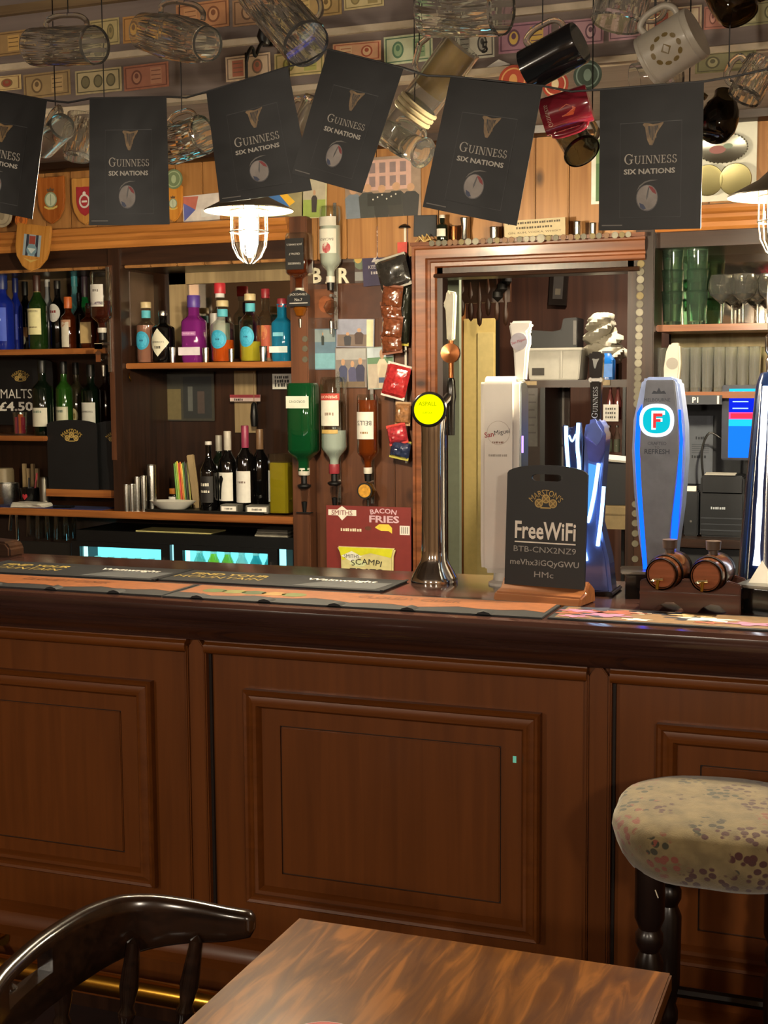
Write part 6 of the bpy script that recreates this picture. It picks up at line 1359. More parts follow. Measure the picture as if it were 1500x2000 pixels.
for k, (px, z_, c_, hh) in enumerate(((1192, zs2, '#a05a58', 62), (1207, zs2, '#9a5250', 62), (1222, zs2, '#a86a5c', 62))):
    t, w2, h = onshelf(px-7, 815-hh, px+7, 815, 5.36, z_, 'mixer_bottle', 'pink mixer bottle on the middle servery shelf, %s from the left' % ('first', 'second', 'third')[k], 'bottle')
    MB().lathe([(0, 0), (w2, 0), (w2, h*.55), (w2*.4, h*.8), (w2*.4, h), (0, h)], 14).build('bottle', dark(c_), t); MB().lathe([(w2*.45, h*.95), (w2*.45, h*1.02), (0, h*1.02)], 10).build('cap', plain('#8a8478', .4), t)
for k, px in enumerate((1190, 1205, 1221)):
    t, w2, h = onshelf(px-7, 832, px+7, 884, 5.36, zs3, 'clear_bottle', 'clear bottle on the lowest servery shelf, %s from the left' % ('first', 'second', 'third')[k], 'bottle')
    MB().lathe([(0, 0), (w2, 0), (w2, h*.6), (w2*.4, h*.82), (w2*.4, h), (0, h)], 14).build('bottle', TG, t); MB().lathe([(0, .002), (w2*.9, .002), (w2*.9, h*.5), (0, h*.5)], 14).build('contents', hexmat('#9a9a8a'), t); MB().lathe([(w2*.45, h*.95), (w2*.45, h*1.02), (0, h*1.02)], 10).build('cap', STEEL, t)
t, w2, h2 = board('shelf_label', 'white printed label on the middle servery shelf', 'label', 1178, 790, 1208, 823, 5.296, WHITE)
for k in range(3): text('~5', plain('#5a5852', .6), t, (0, -.001, h2*(.5-.5*k)), width=w2*1.4, height=h2*.25)
for x0, x1, y0, y1, c_, lb in ((1030, 1050, 758, 872, '#6a6560', 'narrow grey notice left of the servery upright'), (1063, 1102, 758, 868, '#857f7a', 'pale grey price list beside the servery upright'), (1064, 1100, 872, 985, '#8c8a88', 'plain grey sheet below the price list')):
    t, w2, h2 = board('pinned_notice', lb, 'notice', x0, y0, x1, y1, 5.6, plain(c_, .6, var=.1))
    for k in range(6): bx('print_line', plain('#55504c', .6), (-w2*.75, -.0006, h2*(.75-.26*k)), (w2*(.4+.3*((k*3) % 2)), 0, h2*(.8-.26*k)), t)
bx('notice_backing', plain('#3a2a22', .6), (Q(1020, 800, 5.6).x, 5.604, .9), (Q(1112, 800, 5.6).x, 5.62, 1.55)); tag(bpy.data.objects['notice_backing'], 'dark partition board carrying the servery notices', 'partition')
t = thing('black_bin', 'square black bin standing on the beige stool in the servery', 'bin', (Q(1200, 985, 5.1).x, 5.14, Q(1200, 986, 5.1).z)); hb_ = Q(1200, 898, 5.1).z-t.location.z
MB().prism([(-.055, 0), (.06, 0), (.07, hb_), (-.065, hb_)], -.05, .08).build('bin', plain('#101218', .5), t, bevel=.004); 
q_ = bx('paper_liner', WHITE, (-.06, -.055, hb_), (.05, .05, hb_+.008), t); q_.rotation_euler = (.12, .1, .2)
zb_ = t.location.z; t = thing('beige_stool', 'beige wooden stool inside the servery doorway', 'stool', (t.location.x, 5.14, 0))
BE = plain('#a08a60', .6, var=.1); bx('seat', BE, (-.11, -.09, zb_-.035), (.11, .12, zb_), t, .004); bx('apron', BE, (-.1, -.08, zb_-.09), (.1, .1, zb_-.035), t)
for sx in (-.085, .085):
    for sy in (-.065, .085): bx('leg', BE, (sx-.018, sy-.018, 0), (sx+.018, sy+.018, zb_-.09), t)

# ------------------------------------------------------------------ glasses on the right hand shelves
GG = glass('#b4dcc4', 0, 1.45, .95); GLS = glass('#f4f6f2', 0, 1.45, .90); GR = 21*mpp(Q(1336, 600, 4.66))
k = 0
for px, lb1 in ((1313, 'left'), (1361, 'right')):
    for tier in range(3):
        p = Q(px, 600, 4.66); z0 = ZD+tier*.072
        t = thing('green_tumbler', 'green glass tumbler, %s of the %s stack on the upper right shelf' % (('bottom', 'middle', 'top')[tier], lb1), 'glass', (p.x, 4.66, z0), group='stacked green tumblers')
        MB().lathe([(0, 0), (GR*.8, 0), (GR*.82, .01), (GR, .115), (GR*.93, .115), (GR*.76, .014), (0, .014)], 22).build('glass', GG, t)
        MB().lathe([(GR*.97, .111), (GR*1.05, .114), (GR*.97, .117)], 22).build('rim', GG, t)
for i, (px, Y_) in enumerate(((1409, 4.68), (1430, 4.78), (1452, 4.66), (1480, 4.74), (1505, 4.68))):
    p = Q(px, 600, Y_); t = thing('gin_glass', 'balloon gin glass on the upper right shelf, %s from the green tumblers' % ('first', 'second', 'third', 'fourth', 'fifth')[i], 'glass', (p.x, Y_, ZD), group='balloon glasses')
    MB().lathe([(0, 0), (.034, 0), (.034, .002), (.005, .006), (.004, .07), (.012, .078), (.038, .10), (.046, .125), (.043, .15), (.036, .168), (.035, .168), (.042, .148), (.0445, .125), (.036, .102), (0, .082)], 26).build('glass', CLEAR, t)
for i in range(9):
    for j in range(2):
        px = 1290+23*i+8*j; Y_ = 4.64+.09*j; p = Q(px, 720, Y_)
        t = thing('half_pint_glass', 'straight clear beer glass on the lower right shelf, %s row, place %s from the post' % (('front', 'back')[j], ('one', 'two', 'three', 'four', 'five', 'six', 'seven', 'eight', 'nine')[i]), 'glass', (p.x, Y_, ZE), group='beer glasses on the lower right shelf')
        MB().lathe([(0, 0), (.017, 0), (.018, .01), (.0205, .15), (.0188, .15), (.016, .014), (0, .014)], 18).build('glass', GLS if j == 0 else TG, t)
        MB().lathe([(.0198, .147), (.0212, .149), (.0198, .151)], 18).build('rim', TG, t)
# notices, till screen and receipt printer
t, w2, h2 = board('till_label', 'small dark shelf strip lettered P1 below the beer glasses', 'label', 1336, 772, 1410, 790, 4.57, plain('#232a36', .5))
text('P1', WHITE, t, (-w2*.4, -.001, 0), height=h2*1.2, bold=.03); bx('white_tab', WHITE, (w2*.75, -.001, -h2*.9), (w2*.85, 0, h2*.9), t)
t, w2, h2 = board('wall_menu', 'grey printed menu sheet pinned behind the till', 'notice', 1344, 812, 1392, 945, 4.895, plain('#6f7682', .6, var=.06))
text('~4', plain('#333842', .6), t, (0, -.001, h2*.35), width=w2*.8); text('~6', plain('#333842', .6), t, (-w2*.1, -.001, -h2*.2), width=w2*1.2)
for k in range(5): bx('print_line', plain('#474c56', .6), (-w2*.7, -.0008, h2*(.15-.06*k)), (w2*.7, 0, h2*(.165-.06*k)), t)
X0, Z0, X1, Z1 = rect(1408, 752, 1470, 898, 4.60); w2, h2 = (X1-X0)/2, (Z1-Z0)/2
t = thing('till_screen', 'lit blue touch screen till beside the dark tall font', 'till', ((X0+X1)/2, 4.62, ZC-.03)); zc_ = (Z0+Z1)/2-t.location.z
bx('housing', plain('#1c2438', .4), (-w2*1.0, 0, zc_-h2*1.02), (w2*1.6, .04, zc_+h2*1.0), t, .004); MB().box(.01, .19, 0, .05, .215, zc_+.01).box(.01, .03, zc_-.01, .05, .2, zc_+.02).build('stand', BLACK, t); bx('foot', BLACK, (-.03, .18, 0), (.1, .27, .012), t, .003)
s0, s1_ = -w2*.55, w2*1.35
for z0, z1_, c_, e_ in ((-.95, -.1, '#1668e8', 1.6), (-.1, .08, '#20b8e0', 1.4), (.08, .27, '#e05098', 1.3), (.27, .66, '#0c20c0', 1.5), (.66, .9, '#28b8e0', 1.5)):
    bx('screen_block', emit(c_, e_), (s0, -.0012, zc_+h2*z0), (s1_, 0, zc_+h2*z1_), t)
bx('screen_block', emit('#e83048', 1.4), (s0+.006, -.002, zc_+h2*.11), (s1_*.7, -.0012, zc_+h2*.24), t)
for z0 in (.36, .54): bx('screen_text', emit('#a8c8ff', 1.5), (s0+.012, -.002, zc_+h2*z0), (s1_*.5, -.0012, zc_+h2*(z0+.03)), t)
text('~5', emit('#d8f0ff', 1.5), t, (0.01, -.002, zc_+h2*.78), width=w2*1.0, name='screen_text')
X0, Z0, X1, Z1 = rect(1366, 932, 1452, 1022, 4.60); w2 = (X1-X0)/2; h = Z1-(ZC-.03)
t = thing('receipt_printer', 'black receipt printer with white lettering below the till screen', 'printer', ((X0+X1)/2, 4.62, ZC-.03))
PB = plain('#14171c', .35); bx('case', PB, (-w2, 0, 0), (w2, .16, h), t, .006); bx('lid', PB, (-w2*.95, -.004, h*.72), (w2*.95, .12, h*1.02), t, .004); text('~7', plain('#a8b0b8', .5), t, (-w2*.15, -.0015, h*.48), width=w2*.7)
q_ = bx('paper', WHITE, (-w2*.8, .01, h*1.03), (w2*.6, .06, h*1.035), t); q_.rotation_euler = (.1, 0, 0)
for k in range(3): bx('ridge', plain('#2a2e36', .4), (-w2*.95, -.002, h*(.1+.1*k)), (w2*.95, 0, h*(.12+.1*k)), t)
MB().tube(cr([Vector(q) for q in ((-w2, .08, h*.9), (-w2*1.1, .08, h*1.4), (-w2*.8, .1, h*1.7), (-w2*.2, .1, h*1.6))], 4), .004).build('cable', BLACK, t)
t, w2, h = onshelf(1336, 950, 1364, 1022, 4.62, ZC-.03, 'card_reader', 'small dark card machine with a white slip beside the printer', 'card machine')
bx('case', PB, (-w2, 0, 0), (w2, .06, h*.9), t, .004); bx('slip', WHITE, (-w2*.7, .01, h*.9), (w2*.6, .03, h*1.0), t); MB().lathe([(0, 0), (.004, 0), (.004, .002), (0, .002)], 10, (0, -.002, h*.3), Matrix.Rotation(PI/2, 3, 'X')).build('button', STEEL, t)
bx('under_counter', plain('#14161a', .5), (XRB, 4.6, .1), (.9, 4.9, ZC-.07)); tag(bpy.data.objects['under_counter'], 'dark cupboard under the till counter', 'cupboard')

# ------------------------------------------------------------------ bar mats and runners
ZT_ = 1.07
RUB = plain('#15161a', .7, var=.2, scale=60)
def runner(label, X0, X1, Y0, Y1, kind):
    t = thing('bar_mat' if kind == 'mat' else 'bar_runner', label, 'bar mat', ((X0+X1)/2, (Y0+Y1)/2, ZT_)); w2, h2 = (X1-X0)/2, (Y1-Y0)/2
    MB().box(-w2, -h2, 0, w2, h2, .004).build('rubber', RUB, t, bevel=.001)
    def flat(poly, c, nm='print', z=.0044): return MB().prism(poly, z-.0003, z, 'XY').build(nm, plain(c, .65, var=.15, scale=50), t, smooth=False)
    if kind == 'mat':
        for sx in (-1, 1): bx('raised_edge', RUB, (sx*w2-.004, -h2, .004), (sx*w2+.004, h2, .006), t)
        GM = plain('#a8904a', .5)
        text('FIND YOUR', GM, t, (-w2*.52, h2*.35, .0046), width=w2*.72, height=h2*.36, bold=.03, mode='top'); text('MOUNTAIN', GM, t, (-w2*.56, -h2*.18, .0046), width=w2*.8, height=h2*.36, bold=.03, mode='top')
        flat([(w2*.2, -h2*.8), (w2*.92, -h2*.8), (w2*.95, h2*.3), (w2*.7, h2*.1), (w2*.55, h2*.5), (w2*.35, h2*.0)], '#4a4c4e', 'hill_print'); text('Wainwright', WHITE, t, (w2*.5, h2*.3, .0049), width=w2*.62, height=h2*.4, bold=.02, mode='top')
    elif kind == 'cider':
        pts = [(-w2*.98, h2*.9), (w2*.98, h2*.9), (w2*.98, -h2*.55)]; n = 18
        for k in range(n+1): x_ = w2*.98-k*w2*1.96/n; pts.append((x_, h2*(-.35+.14*math.sin(k*1.9)+.1*math.sin(k*.7))))
        flat(pts, '#7d4720', 'orange_print'); text('CLOUDY CIDER', plain('#5a2f14', .6), t, (w2*.25, h2*.42, .0048), width=w2*.55, height=h2*.36, bold=.02, mode='top')
        for k in range(5): flat([(x_*1.0-w2*.82+.05*k, y_+h2*.15) for x_, y_ in ell(.03, h2*.28, 10)], ('#4a5a2c', '#6a6a34', '#3a4a28', '#8a6a34', '#55602f')[k], 'apple_print', .0047)
        for k in range(5):
            x_ = -w2*.8+k*w2*.38
            MB().prism([(x_-.02, 0), (x_+.02, 0), (x_+.012, .007), (x_, .010), (x_-.012, .007)], -h2, -h2+.03).build('lifted_edge', RUB, t)
    else:
        flat([(-w2*.97, -h2*.85), (w2*.97, -h2*.85), (w2*.97, h2*.85), (-w2*.97, h2*.85)], '#75593a', 'beige_print')
        rnd = random.Random(5)
        for k in range(34):
            cx, cy, rr = rnd.uniform(-.9, .9)*w2, rnd.uniform(-.7, .7)*h2, rnd.uniform(.012, .035)
            flat([(cx+rr*1.6*math.cos(a)*(1+.4*math.sin(5*a+k)), cy+rr*.7*math.sin(a)*(1+.4*math.sin(5*a+k))) for a in [2*PI*i/20 for i in range(20)]], ('#1c2030', '#d8cfc0', '#8a4a34', '#2a2c3a', '#a86a8a', '#c8a878')[k % 6], 'flower_print', .0047+.0002*(k % 6))
    return t
runner('black rubber bar mat with gold lettering at the far left rear', -2.22, -1.665, 2.80, 2.99, 'mat')
runner('black rubber bar mat with gold lettering at the centre rear', -1.66, -1.075, 2.815, 2.99, 'mat')
runner('orange cider bar runner cut off by the left edge', -2.42, -1.525, 2.60, 2.775, 'cider')
runner('orange cider bar runner at the centre of the bar front', -1.52, -.645, 2.595, 2.775, 'cider')
runner('beige and navy flowery bar runner at the right', -.635, .2, 2.60, 2.75, 'floral')

# ------------------------------------------------------------------ beer fonts on the bar
YT = 3.0
p = Q(848, 1000, YT); k = mpp(p); zb = 1.07
def zz(px, py, Y): return Q(px, py, Y).z-1.07
t = thing('beer_font', 'tall chrome beer font with a glowing round yellow lens', 'beer font', (p.x, YT, 1.07))
hs = zz(848, 845, YT)
MB().lathe([(0, 0), (46*k, 0), (46.5*k, .008), (44*k, .016), (36*k, .034), (28.5*k, .05), (26*k, .058), (25*k, .08), (24.5*k, hs), (26*k, hs+.03), (22*k, hs+.06), (10*k, hs+.085), (0, hs+.09)], 40).build('column', CHROME, t)
c = Q(840, 800, YT-.03); lc = Vector((c.x-p.x, -.035, c.z-1.07)); r = 33*k
M3 = Vector((0, 0, 1)).rotation_difference(Vector((.12, -1, .18)).normalized()).to_matrix()
MB().lathe([(0, -.03), (r*.7, -.028), (r*1.02, -.004), (r*1.05, .004), (r*1.0, .006), (0, .004)], 36, lc, M3).build('lens_housing', BLACKG, t)
ln = MB().lathe([(0, .010), (r*.6, .009), (r*.95, .005), (0, .004)], 36, lc, M3).build('lit_lens', emit('#e8f000', 1.25), t)
for s_, dz, w_ in (('ASPALL', .012, r*1.1), ('SUFFOLK', -.009, r*.6)):
    V, Fs, asp = textmesh(s_, .01); MB().add([lc+M3 @ Vector((x*w_, 0, 0))*0+Vector((x*w_, -.0135+.002*0, dz+z*w_/asp+.002)) for x, z in V], Fs).build('lettering', emit('#a8b000', 1.0), t, smooth=False)
tx = Q(881, 760, YT+.03); ox, oy = tx.x-p.x, .03
MB().lathe([(0, zz(881, 850, YT+.03)), (.008, zz(881, 850, YT+.03)), (.009, zz(881, 790, YT+.03)), (.012, zz(881, 775, YT+.03)), (.010, zz(881, 745, YT+.03)), (.007, zz(881, 738, YT+.03)), (0, zz(881, 738, YT+.03))], 16, (ox, oy, 0)).build('tap_spout', metal('#50504e', .2), t)
MB().tube([(0, .0, hs+.045), (ox, oy, zz(881, 770, YT+.03))], .011, 12).build('tap_arm', CHROME, t)
MB().tube([(ox, oy, zz(881, 740, YT+.03)), (ox, oy, zz(881, 665, YT+.03))], .0065, 12).build('tap_rod', COPPER, t)
MB().lathe([(0, -.009), (17*k, -.009), (19*k, -.004), (19*k, .006), (0, .008)], 28, (ox, oy-.002, zz(881, 690, YT+.03)), Matrix.Rotation(PI/2, 3, 'X')).build('copper_disc', COPPER, t)
z0, z1 = zz(881, 665, YT+.03), zz(881, 568, YT+.03)
MB().prism([(-.008, z0), (.008, z0), (.013, z1-.012), (.009, z1), (.003, z1-.006), (-.002, z1+.002), (-.009, z1-.002), (-.011, z1-.018), (-.017, z1-.032), (-.011, z1-.045)], -.01, .01).build('tap_handle', plain('#cfcab4', .35), t, loc=(ox, oy, 0), bevel=.003)

# white tall font
YSM = 3.02
X0, Z0, X1, Z1 = rect(937, 735, 1012, 1148, YSM-.04); W2 = (X1-X0)/2; Hh = Z1-1.07
t = thing('beer_font', 'tall white slab beer font with red and black lettering', 'beer font', ((X0+X1)/2, YSM, 1.07))
WS = plain('#dad6cf', .3, coat=.3, var=.02)
d0, d1 = -.045, .045; rr = .04
side = [(d0+.01, .03), (d1-.02, .03), (d1, .06), (d1, Hh-rr)]+[(d1-rr+rr*math.cos(a), Hh-rr+rr*math.sin(a)) for a in [PI/2*i/8 for i in range(1, 9)]]+[(d0+.02+.02*math.cos(a), Hh-.02+.02*math.sin(a)) for a in [PI/2+PI/2*i/5 for i in range(0, 6)]]+[(d0, .07)]
MB().prism(side, -W2, W2, 'YZ').build('slab', WS, t, bevel=.013)
ins = [((y_-(d0+d1)/2)*.72+(d0+d1)/2+.004, (z_-Hh/2)*.94+Hh/2) for y_, z_ in side]
MB().prism(ins, W2-.002, W2+.004, 'YZ').build('silver_side', metal('#9aa4a6', .3), t, bevel=.001)
MB().lathe([(0, 0), (.035, 0), (.035, .006), (.024, .012), (.022, .035), (0, .035)], 24, (.0, 0, 0)).build('foot', WS, t)
zl_ = Hh*.735
text('San', plain('#a02830', .4), t, (-W2*.48, d0-.0008, zl_-.004), width=W2*.48, bold=.015, rot=.16); text('Miguel', plain('#2a2426', .4), t, (W2*.2, d0-.0008, zl_+.001), width=W2*.8, bold=.015, rot=.16)
text('~7', plain('#8a6a5a', .4), t, (0, d0-.0008, zl_-.022), width=W2*.6, rot=.0); text('~10', plain('#a09a92', .4), t, (0, d0-.0008, zl_-.052), width=W2*1.0)
ring = MB(); ring.add([(W2*.6*math.cos(a)*q, d0-.0005, zl_+W2*.6*math.sin(a)*q) for q in (1, .96) for a in [2*PI*i/32 for i in range(32)]], [(i, (i+1) % 32, 32+(i+1) % 32, 32+i) for i in range(32)]); ring.build('emblem_ring', plain('#b4aba0', .4), t, smooth=False)
hx = Q(1018, 700, YSM).x-t.location.x; z0, z1 = zz(1018, 745, YSM), zz(1018, 627, YSM); hh = z1-z0
MB().prism([(-.012, z0), (.012, z0), (.017, z0+hh*.5), (.022, z0+hh*.62), (.022, z0+hh*.74), (.018, z0+hh*.82), (.026, z0+hh*.88), (.027, z0+hh*.97), (.02, z1), (-.022, z1), (-.028, z0+hh*.95), (-.024, z0+hh*.8), (-.022, z0+hh*.72), (-.020, z0+hh*.62), (-.016, z0+hh*.5)], -.012, .012).build('tap_handle', plain('#d8d6d0', .3, coat=.3, var=.02), t, loc=(hx, 0, 0), bevel=.005)
MB().lathe([(0, 0), (.02, 0), (.02, .003), (0, .003)], 28, (hx-.002, -.012, z0+hh*.66), Matrix.Rotation(PI/2, 3, 'X')).build('handle_badge', plain('#a8a4b0', .4), t); text('San Miguel', plain('#a03848', .4), t, (hx-.002, -.0155, z0+hh*.66), width=.034, rot=.3)
bx('side_light', emit('#b890ff', 2.), (W2+.004, d0+.02, Hh*.64), (W2+.007, d0+.026, Hh*.72), t)

# illuminated stout font
YG = 2.97
p = Q(1155, 1100, YG); t = thing('beer_font', 'dark blue stout beer font with glowing white edges and black handle', 'beer font', (p.x, YG, 1.07))
def PX(pts, Y): return [(Q(x_, y_, Y).x-p.x, Q(x_, y_, Y).z-1.07) for x_, y_ in pts]
BLU = plain('#6478c0', .2, .3, coat=.5, var=.05); NAVY = plain('#1a2a52', .2, coat=.5)
MB().prism([(q[0], max(q[1], .002)) for q in PX([(1130, 1168), (1200, 1168), (1193, 1090), (1176, 1020), (1180, 940), (1188, 840), (1172, 815), (1150, 822), (1140, 870), (1137, 950), (1143, 1010), (1134, 1080)], YG)], -.03, .04).build('column', BLU, t, bevel=.008)
MB().prism([(q[0], max(q[1], .001)) for q in PX([(1126, 1172), (1205, 1172), (1203, 1150), (1128, 1150)], YG)], -.05, .07).build('base', BLACKG, t, bevel=.004)
MB().prism(PX([(1100, 828), (1118, 838), (1135, 822), (1140, 870), (1138, 960), (1140, 1075), (1118, 1060), (1106, 950), (1103, 880)], YG-.03), -.05, -.022).build('front_plate', NAVY, t, bevel=.004)
LEDW = emit('#a8dcff', 4.); LEDB = emit('#3f80ff', 3.)
def led(pts, Y, dy, r_=.0042, m_=None): MB().tube(cr([Vector((a, dy, b)) for a, b in PX(pts, Y)], 5), r_, 8).build('light_edge', m_ or LEDW, t)
led([(1106, 832), (1107, 870), (1110, 910), (1113, 960)], YG-.05, -.052); led([(1130, 826), (1128, 870), (1131, 905), (1133, 960)], YG-.05, -.052)
led([(1112, 850), (1118, 862), (1125, 848)], YG-.05, -.053, .002)
led([(1170, 905), (1162, 960), (1153, 1005), (1148, 1020)], YG-.03, -.034); led([(1180, 950), (1175, 1010), (1168, 1066)], YG-.03, -.034); led([(1136, 1036), (1140, 1065), (1146, 1095)], YG-.03, -.034)
MB().prism(PX([(1142, 850), (1166, 870), (1184, 845), (1182, 880), (1170, 905), (1150, 900)], YG-.032), -.036, -.030).build('shoulder_swoosh', plain('#4a52a0', .2, coat=.5), t, bevel=.002)
MB().prism(PX([(1150, 905), (1168, 910), (1158, 985), (1147, 1010)], YG-.031), -.034, -.030).build('lit_panel', emit('#58a8f8', 1.), t)
z0, z1 = Q(1165, 822, YG).z-1.07, Q(1165, 687, YG).z-1.07; hx = Q(1165, 760, YG).x-p.x; hh = z1-z0
MB().prism([(-.010, z0), (.010, z0), (.012, z0+hh*.45), (.015, z0+hh*.75), (.016, z0+hh*.95), (.012, z1), (-.012, z1), (-.016, z0+hh*.95), (-.015, z0+hh*.75), (-.012, z0+hh*.45)], -.012, .012).build('tap_handle', BLACKG, t, loc=(hx, 0, 0), bevel=.004)
bx('silver_band', STEEL, (hx-.0155, -.0135, z0+hh*.56), (hx+.0155, .0135, z0+hh*.63), t, .002)
MB().add([(hx+x_*.016, -.0126, z0+hh*.83+z_*.011) for x_, z_ in HARP[0]]+[(hx+x_*.016, -.0130, z0+hh*.83+z_*.011) for x_, z_ in HARP[1]], [tuple(range(len(HARP[0])))]).build('harp_emblem', plain('#b4b8b4', .4), t, smooth=False)
V, Fs, asp = serifmesh('GUINNESS'); wv = hh*.46
MB().add([(hx-z_*wv/asp, -.0128, z0+hh*.27+x_*wv) for x_, z_ in V], Fs).build('lettering', plain('#c9ccd0', .4), t, smooth=False)

# lager font with round lit badge
YL_ = 2.97
p = Q(1285, 1000, YL_); t = thing('beer_font', 'silver curved lager font with blue glowing sides and round lit badge', 'beer font', (p.x, YL_, 1.07))
outer = [(1262, 1118), (1250, 1040), (1242, 960), (1238, 880), (1241, 820), (1258, 742), (1266, 736), (1318, 736), (1330, 745), (1341, 830), (1342, 895), (1335, 985), (1324, 1065), (1318, 1118)]
MB().prism([(a, max(b, .001)) for a, b in PX(outer, YL_)], -.028, .045).build('body', plain('#8c9cc0', .3, .4), t, bevel=.006)
face = [(1266, 1118), (1260, 1040), (1254, 960), (1250, 880), (1253, 820), (1263, 742), (1318, 742), (1325, 820), (1327, 880), (1318, 960), (1309, 1040), (1306, 1118)]
MB().prism([(a, max(b, .001)) for a, b in PX(face, YL_-.03)], -.036, -.026).build('front_face', plain('#6a6e76', .38, .4, var=.1), t, bevel=.002)
BL = emit('#0a48ff', 3.2)
def strip(L1, L2, nm='blue_light'):
    A_ = PX(L1, YL_-.03); B_ = PX(L2, YL_-.03); n_ = len(A_); MB().add([(a, -.031, b) for a, b in A_]+[(a, -.031, b) for a, b in B_]+[(a, -.028, b) for a, b in A_]+[(a, -.028, b) for a, b in B_], [(i, i+1, n_+i+1, n_+i) for i in range(n_-1)]+[(i, i+1, 2*n_+i+1, 2*n_+i) for i in range(n_-1)]).build(nm, BL, t, smooth=False)
strip([(1254, 790), (1249, 850), (1251, 930), (1257, 1020), (1264, 1112)], [(1244, 806), (1240, 870), (1243, 940), (1250, 1030), (1256, 1112)])
strip([(1325, 800), (1328, 860), (1322, 940), (1313, 1010), (1308, 1090)], [(1330, 800), (1334, 860), (1331, 940), (1326, 1010), (1322, 1060)])
c = PX([(1283, 821)], YL_-.036)[0]; k = mpp(Q(1283, 821, YL_))
def badge(rx, rz, dy, m_, nm): 
    o_ = [(c[0]+math.copysign(abs(math.cos(a))**.8, math.cos(a))*rx*k, c[1]+math.copysign(abs(math.sin(a))**.8, math.sin(a))*rz*k) for a in [2*PI*i/36 for i in range(36)]]; MB().prism(o_, dy, dy+.003).build(nm, m_, t)
badge(33, 32, -.040, emit('#f4faff', 1.3), 'badge_ring'); badge(26, 25, -.0425, emit('#10b8c8', 1.1), 'badge_field')
FP = lambda s_: [(-9*s_, -16), (-2*s_, -16), (-2*s_, -2), (9*s_, -2), (9*s_, 4), (-2*s_, 4), (-2*s_, 10), (13*s_, 10), (13*s_, 17), (-9*s_, 17)]
MB().prism([(c[0]+(a+1)*k*1.15, c[1]+b*k*1.1) for a, b in FP(1)], -.0445, -.043).build('badge_letter', emit('#fff4f0', 1.3), t, smooth=False)
MB().prism([(c[0]+(a+1.5)*k*.8, c[1]+(b-1)*k*.85) for a, b in FP(1)], -.0455, -.0446).build('badge_letter', emit('#e03838', 1.1), t, smooth=False)
DKT = plain('#2c3644', .4)
text('MELBOURNE', DKT, t, (c[0], -.0368, PX([(1287, 781)], YL_-.036)[0][1]), width=50*k); text('CRAFTED', DKT, t, (c[0]+.001, -.0368, PX([(1287, 866)], YL_-.036)[0][1]), width=36*k); text('TO', DKT, t, (c[0]+.001, -.0368, PX([(1287, 874)], YL_-.036)[0][1]), width=9*k); text('REFRESH', DKT, t, (c[0]+.001, -.0368, PX([(1287, 882)], YL_-.036)[0][1]), width=48*k, bold=.02)
cx_, cz_ = PX([(1287, 765)], YL_-.036)[0]; MB().add([(cx_+a*k, -.0368, cz_+b*k) for a, b in ((-14, -4), (14, -4), (10, 2), (4, 0), (0, 8), (-4, 0), (-10, 2))], [tuple(range(7))]).build('crown_print', DKT, t, smooth=False)
hx, z0 = PX([(1312, 750)], YL_+.02)[0]; z1 = PX([(1312, 670)], YL_+.02)[0][1]; hh = z1-z0
MB().prism([(-.016, z0), (.016, z0), (.020, z0+hh*.5), (.018, z1-.004), (.012, z1), (-.004, z1), (-.012, z0+hh*.8), (-.017, z0+hh*.4)], -.01, .014).build('tap_handle', metal('#b0aa98', .3), t, loc=(hx, .02, 0), bevel=.004)
MB().lathe([(0, 0), (.013, 0), (.013, .002), (0, .002)], 24, (hx+.002, .01, z0+hh*.5), Matrix.Rotation(PI/2, 3, 'X')).build('handle_badge', metal('#8a867a', .3), t)
MB().box(hx-.004, -.02, z0-.03, hx+.004, .03, z0+.005).build('tap_block', STEEL, t)

# dark tapered font at the right edge
YR = 2.97
p = Q(1502, 1000, YR); k = mpp(p); t = thing('beer_font', 'tapering navy beer font with a bright light strip at the right edge', 'beer font', (p.x, YR, 1.07))
hr = Q(1502, 722, YR).z-1.07
MB().lathe([(0, 0), (66*k, 0), (62*k, .01), (60*k, .02), (46*k, hr*.5), (30*k, hr*.93), (22*k, hr*.985), (0, hr)], 32).build('column', plain('#16264a', .15, coat=.6), t)
def onc(a, f_, z): rr = (60+(30-60)*min(1, (z-.02)/(hr*.93-.02)))*k*f_; return (rr*math.sin(a), -rr*math.cos(a), z)
for a in (-.62, -.05): MB().tube([onc(a, 1.005, .02+hr*.9*i/8) for i in range(9)], .0016, 6).build('silver_line', STEEL, t)
MB().tube([onc(-.30, 1.0, hr*(.17+.76*i/10)) for i in range(11)], [.0085, .0055, .006, .007, .0055, .006, .007, .007, .007, .007, .006], 10).build('light_strip', emit('#e8f4ff', 4.), t)
MB().lathe([(0, hr-.005), (.012, hr-.005), (.014, hr+.02), (.010, hr+.03), (.016, hr+.04), (.016, hr+.07), (.012, hr+.075), (0, hr+.075)], 20).build('collar', CHROME, t)
MB().lathe([(.010, hr+.07), (.012, hr+.11), (.016, hr+.15), (.013, hr+.19), (0, hr+.2)], 20).build('tap_handle', metal('#c8c8c0', .2), t)

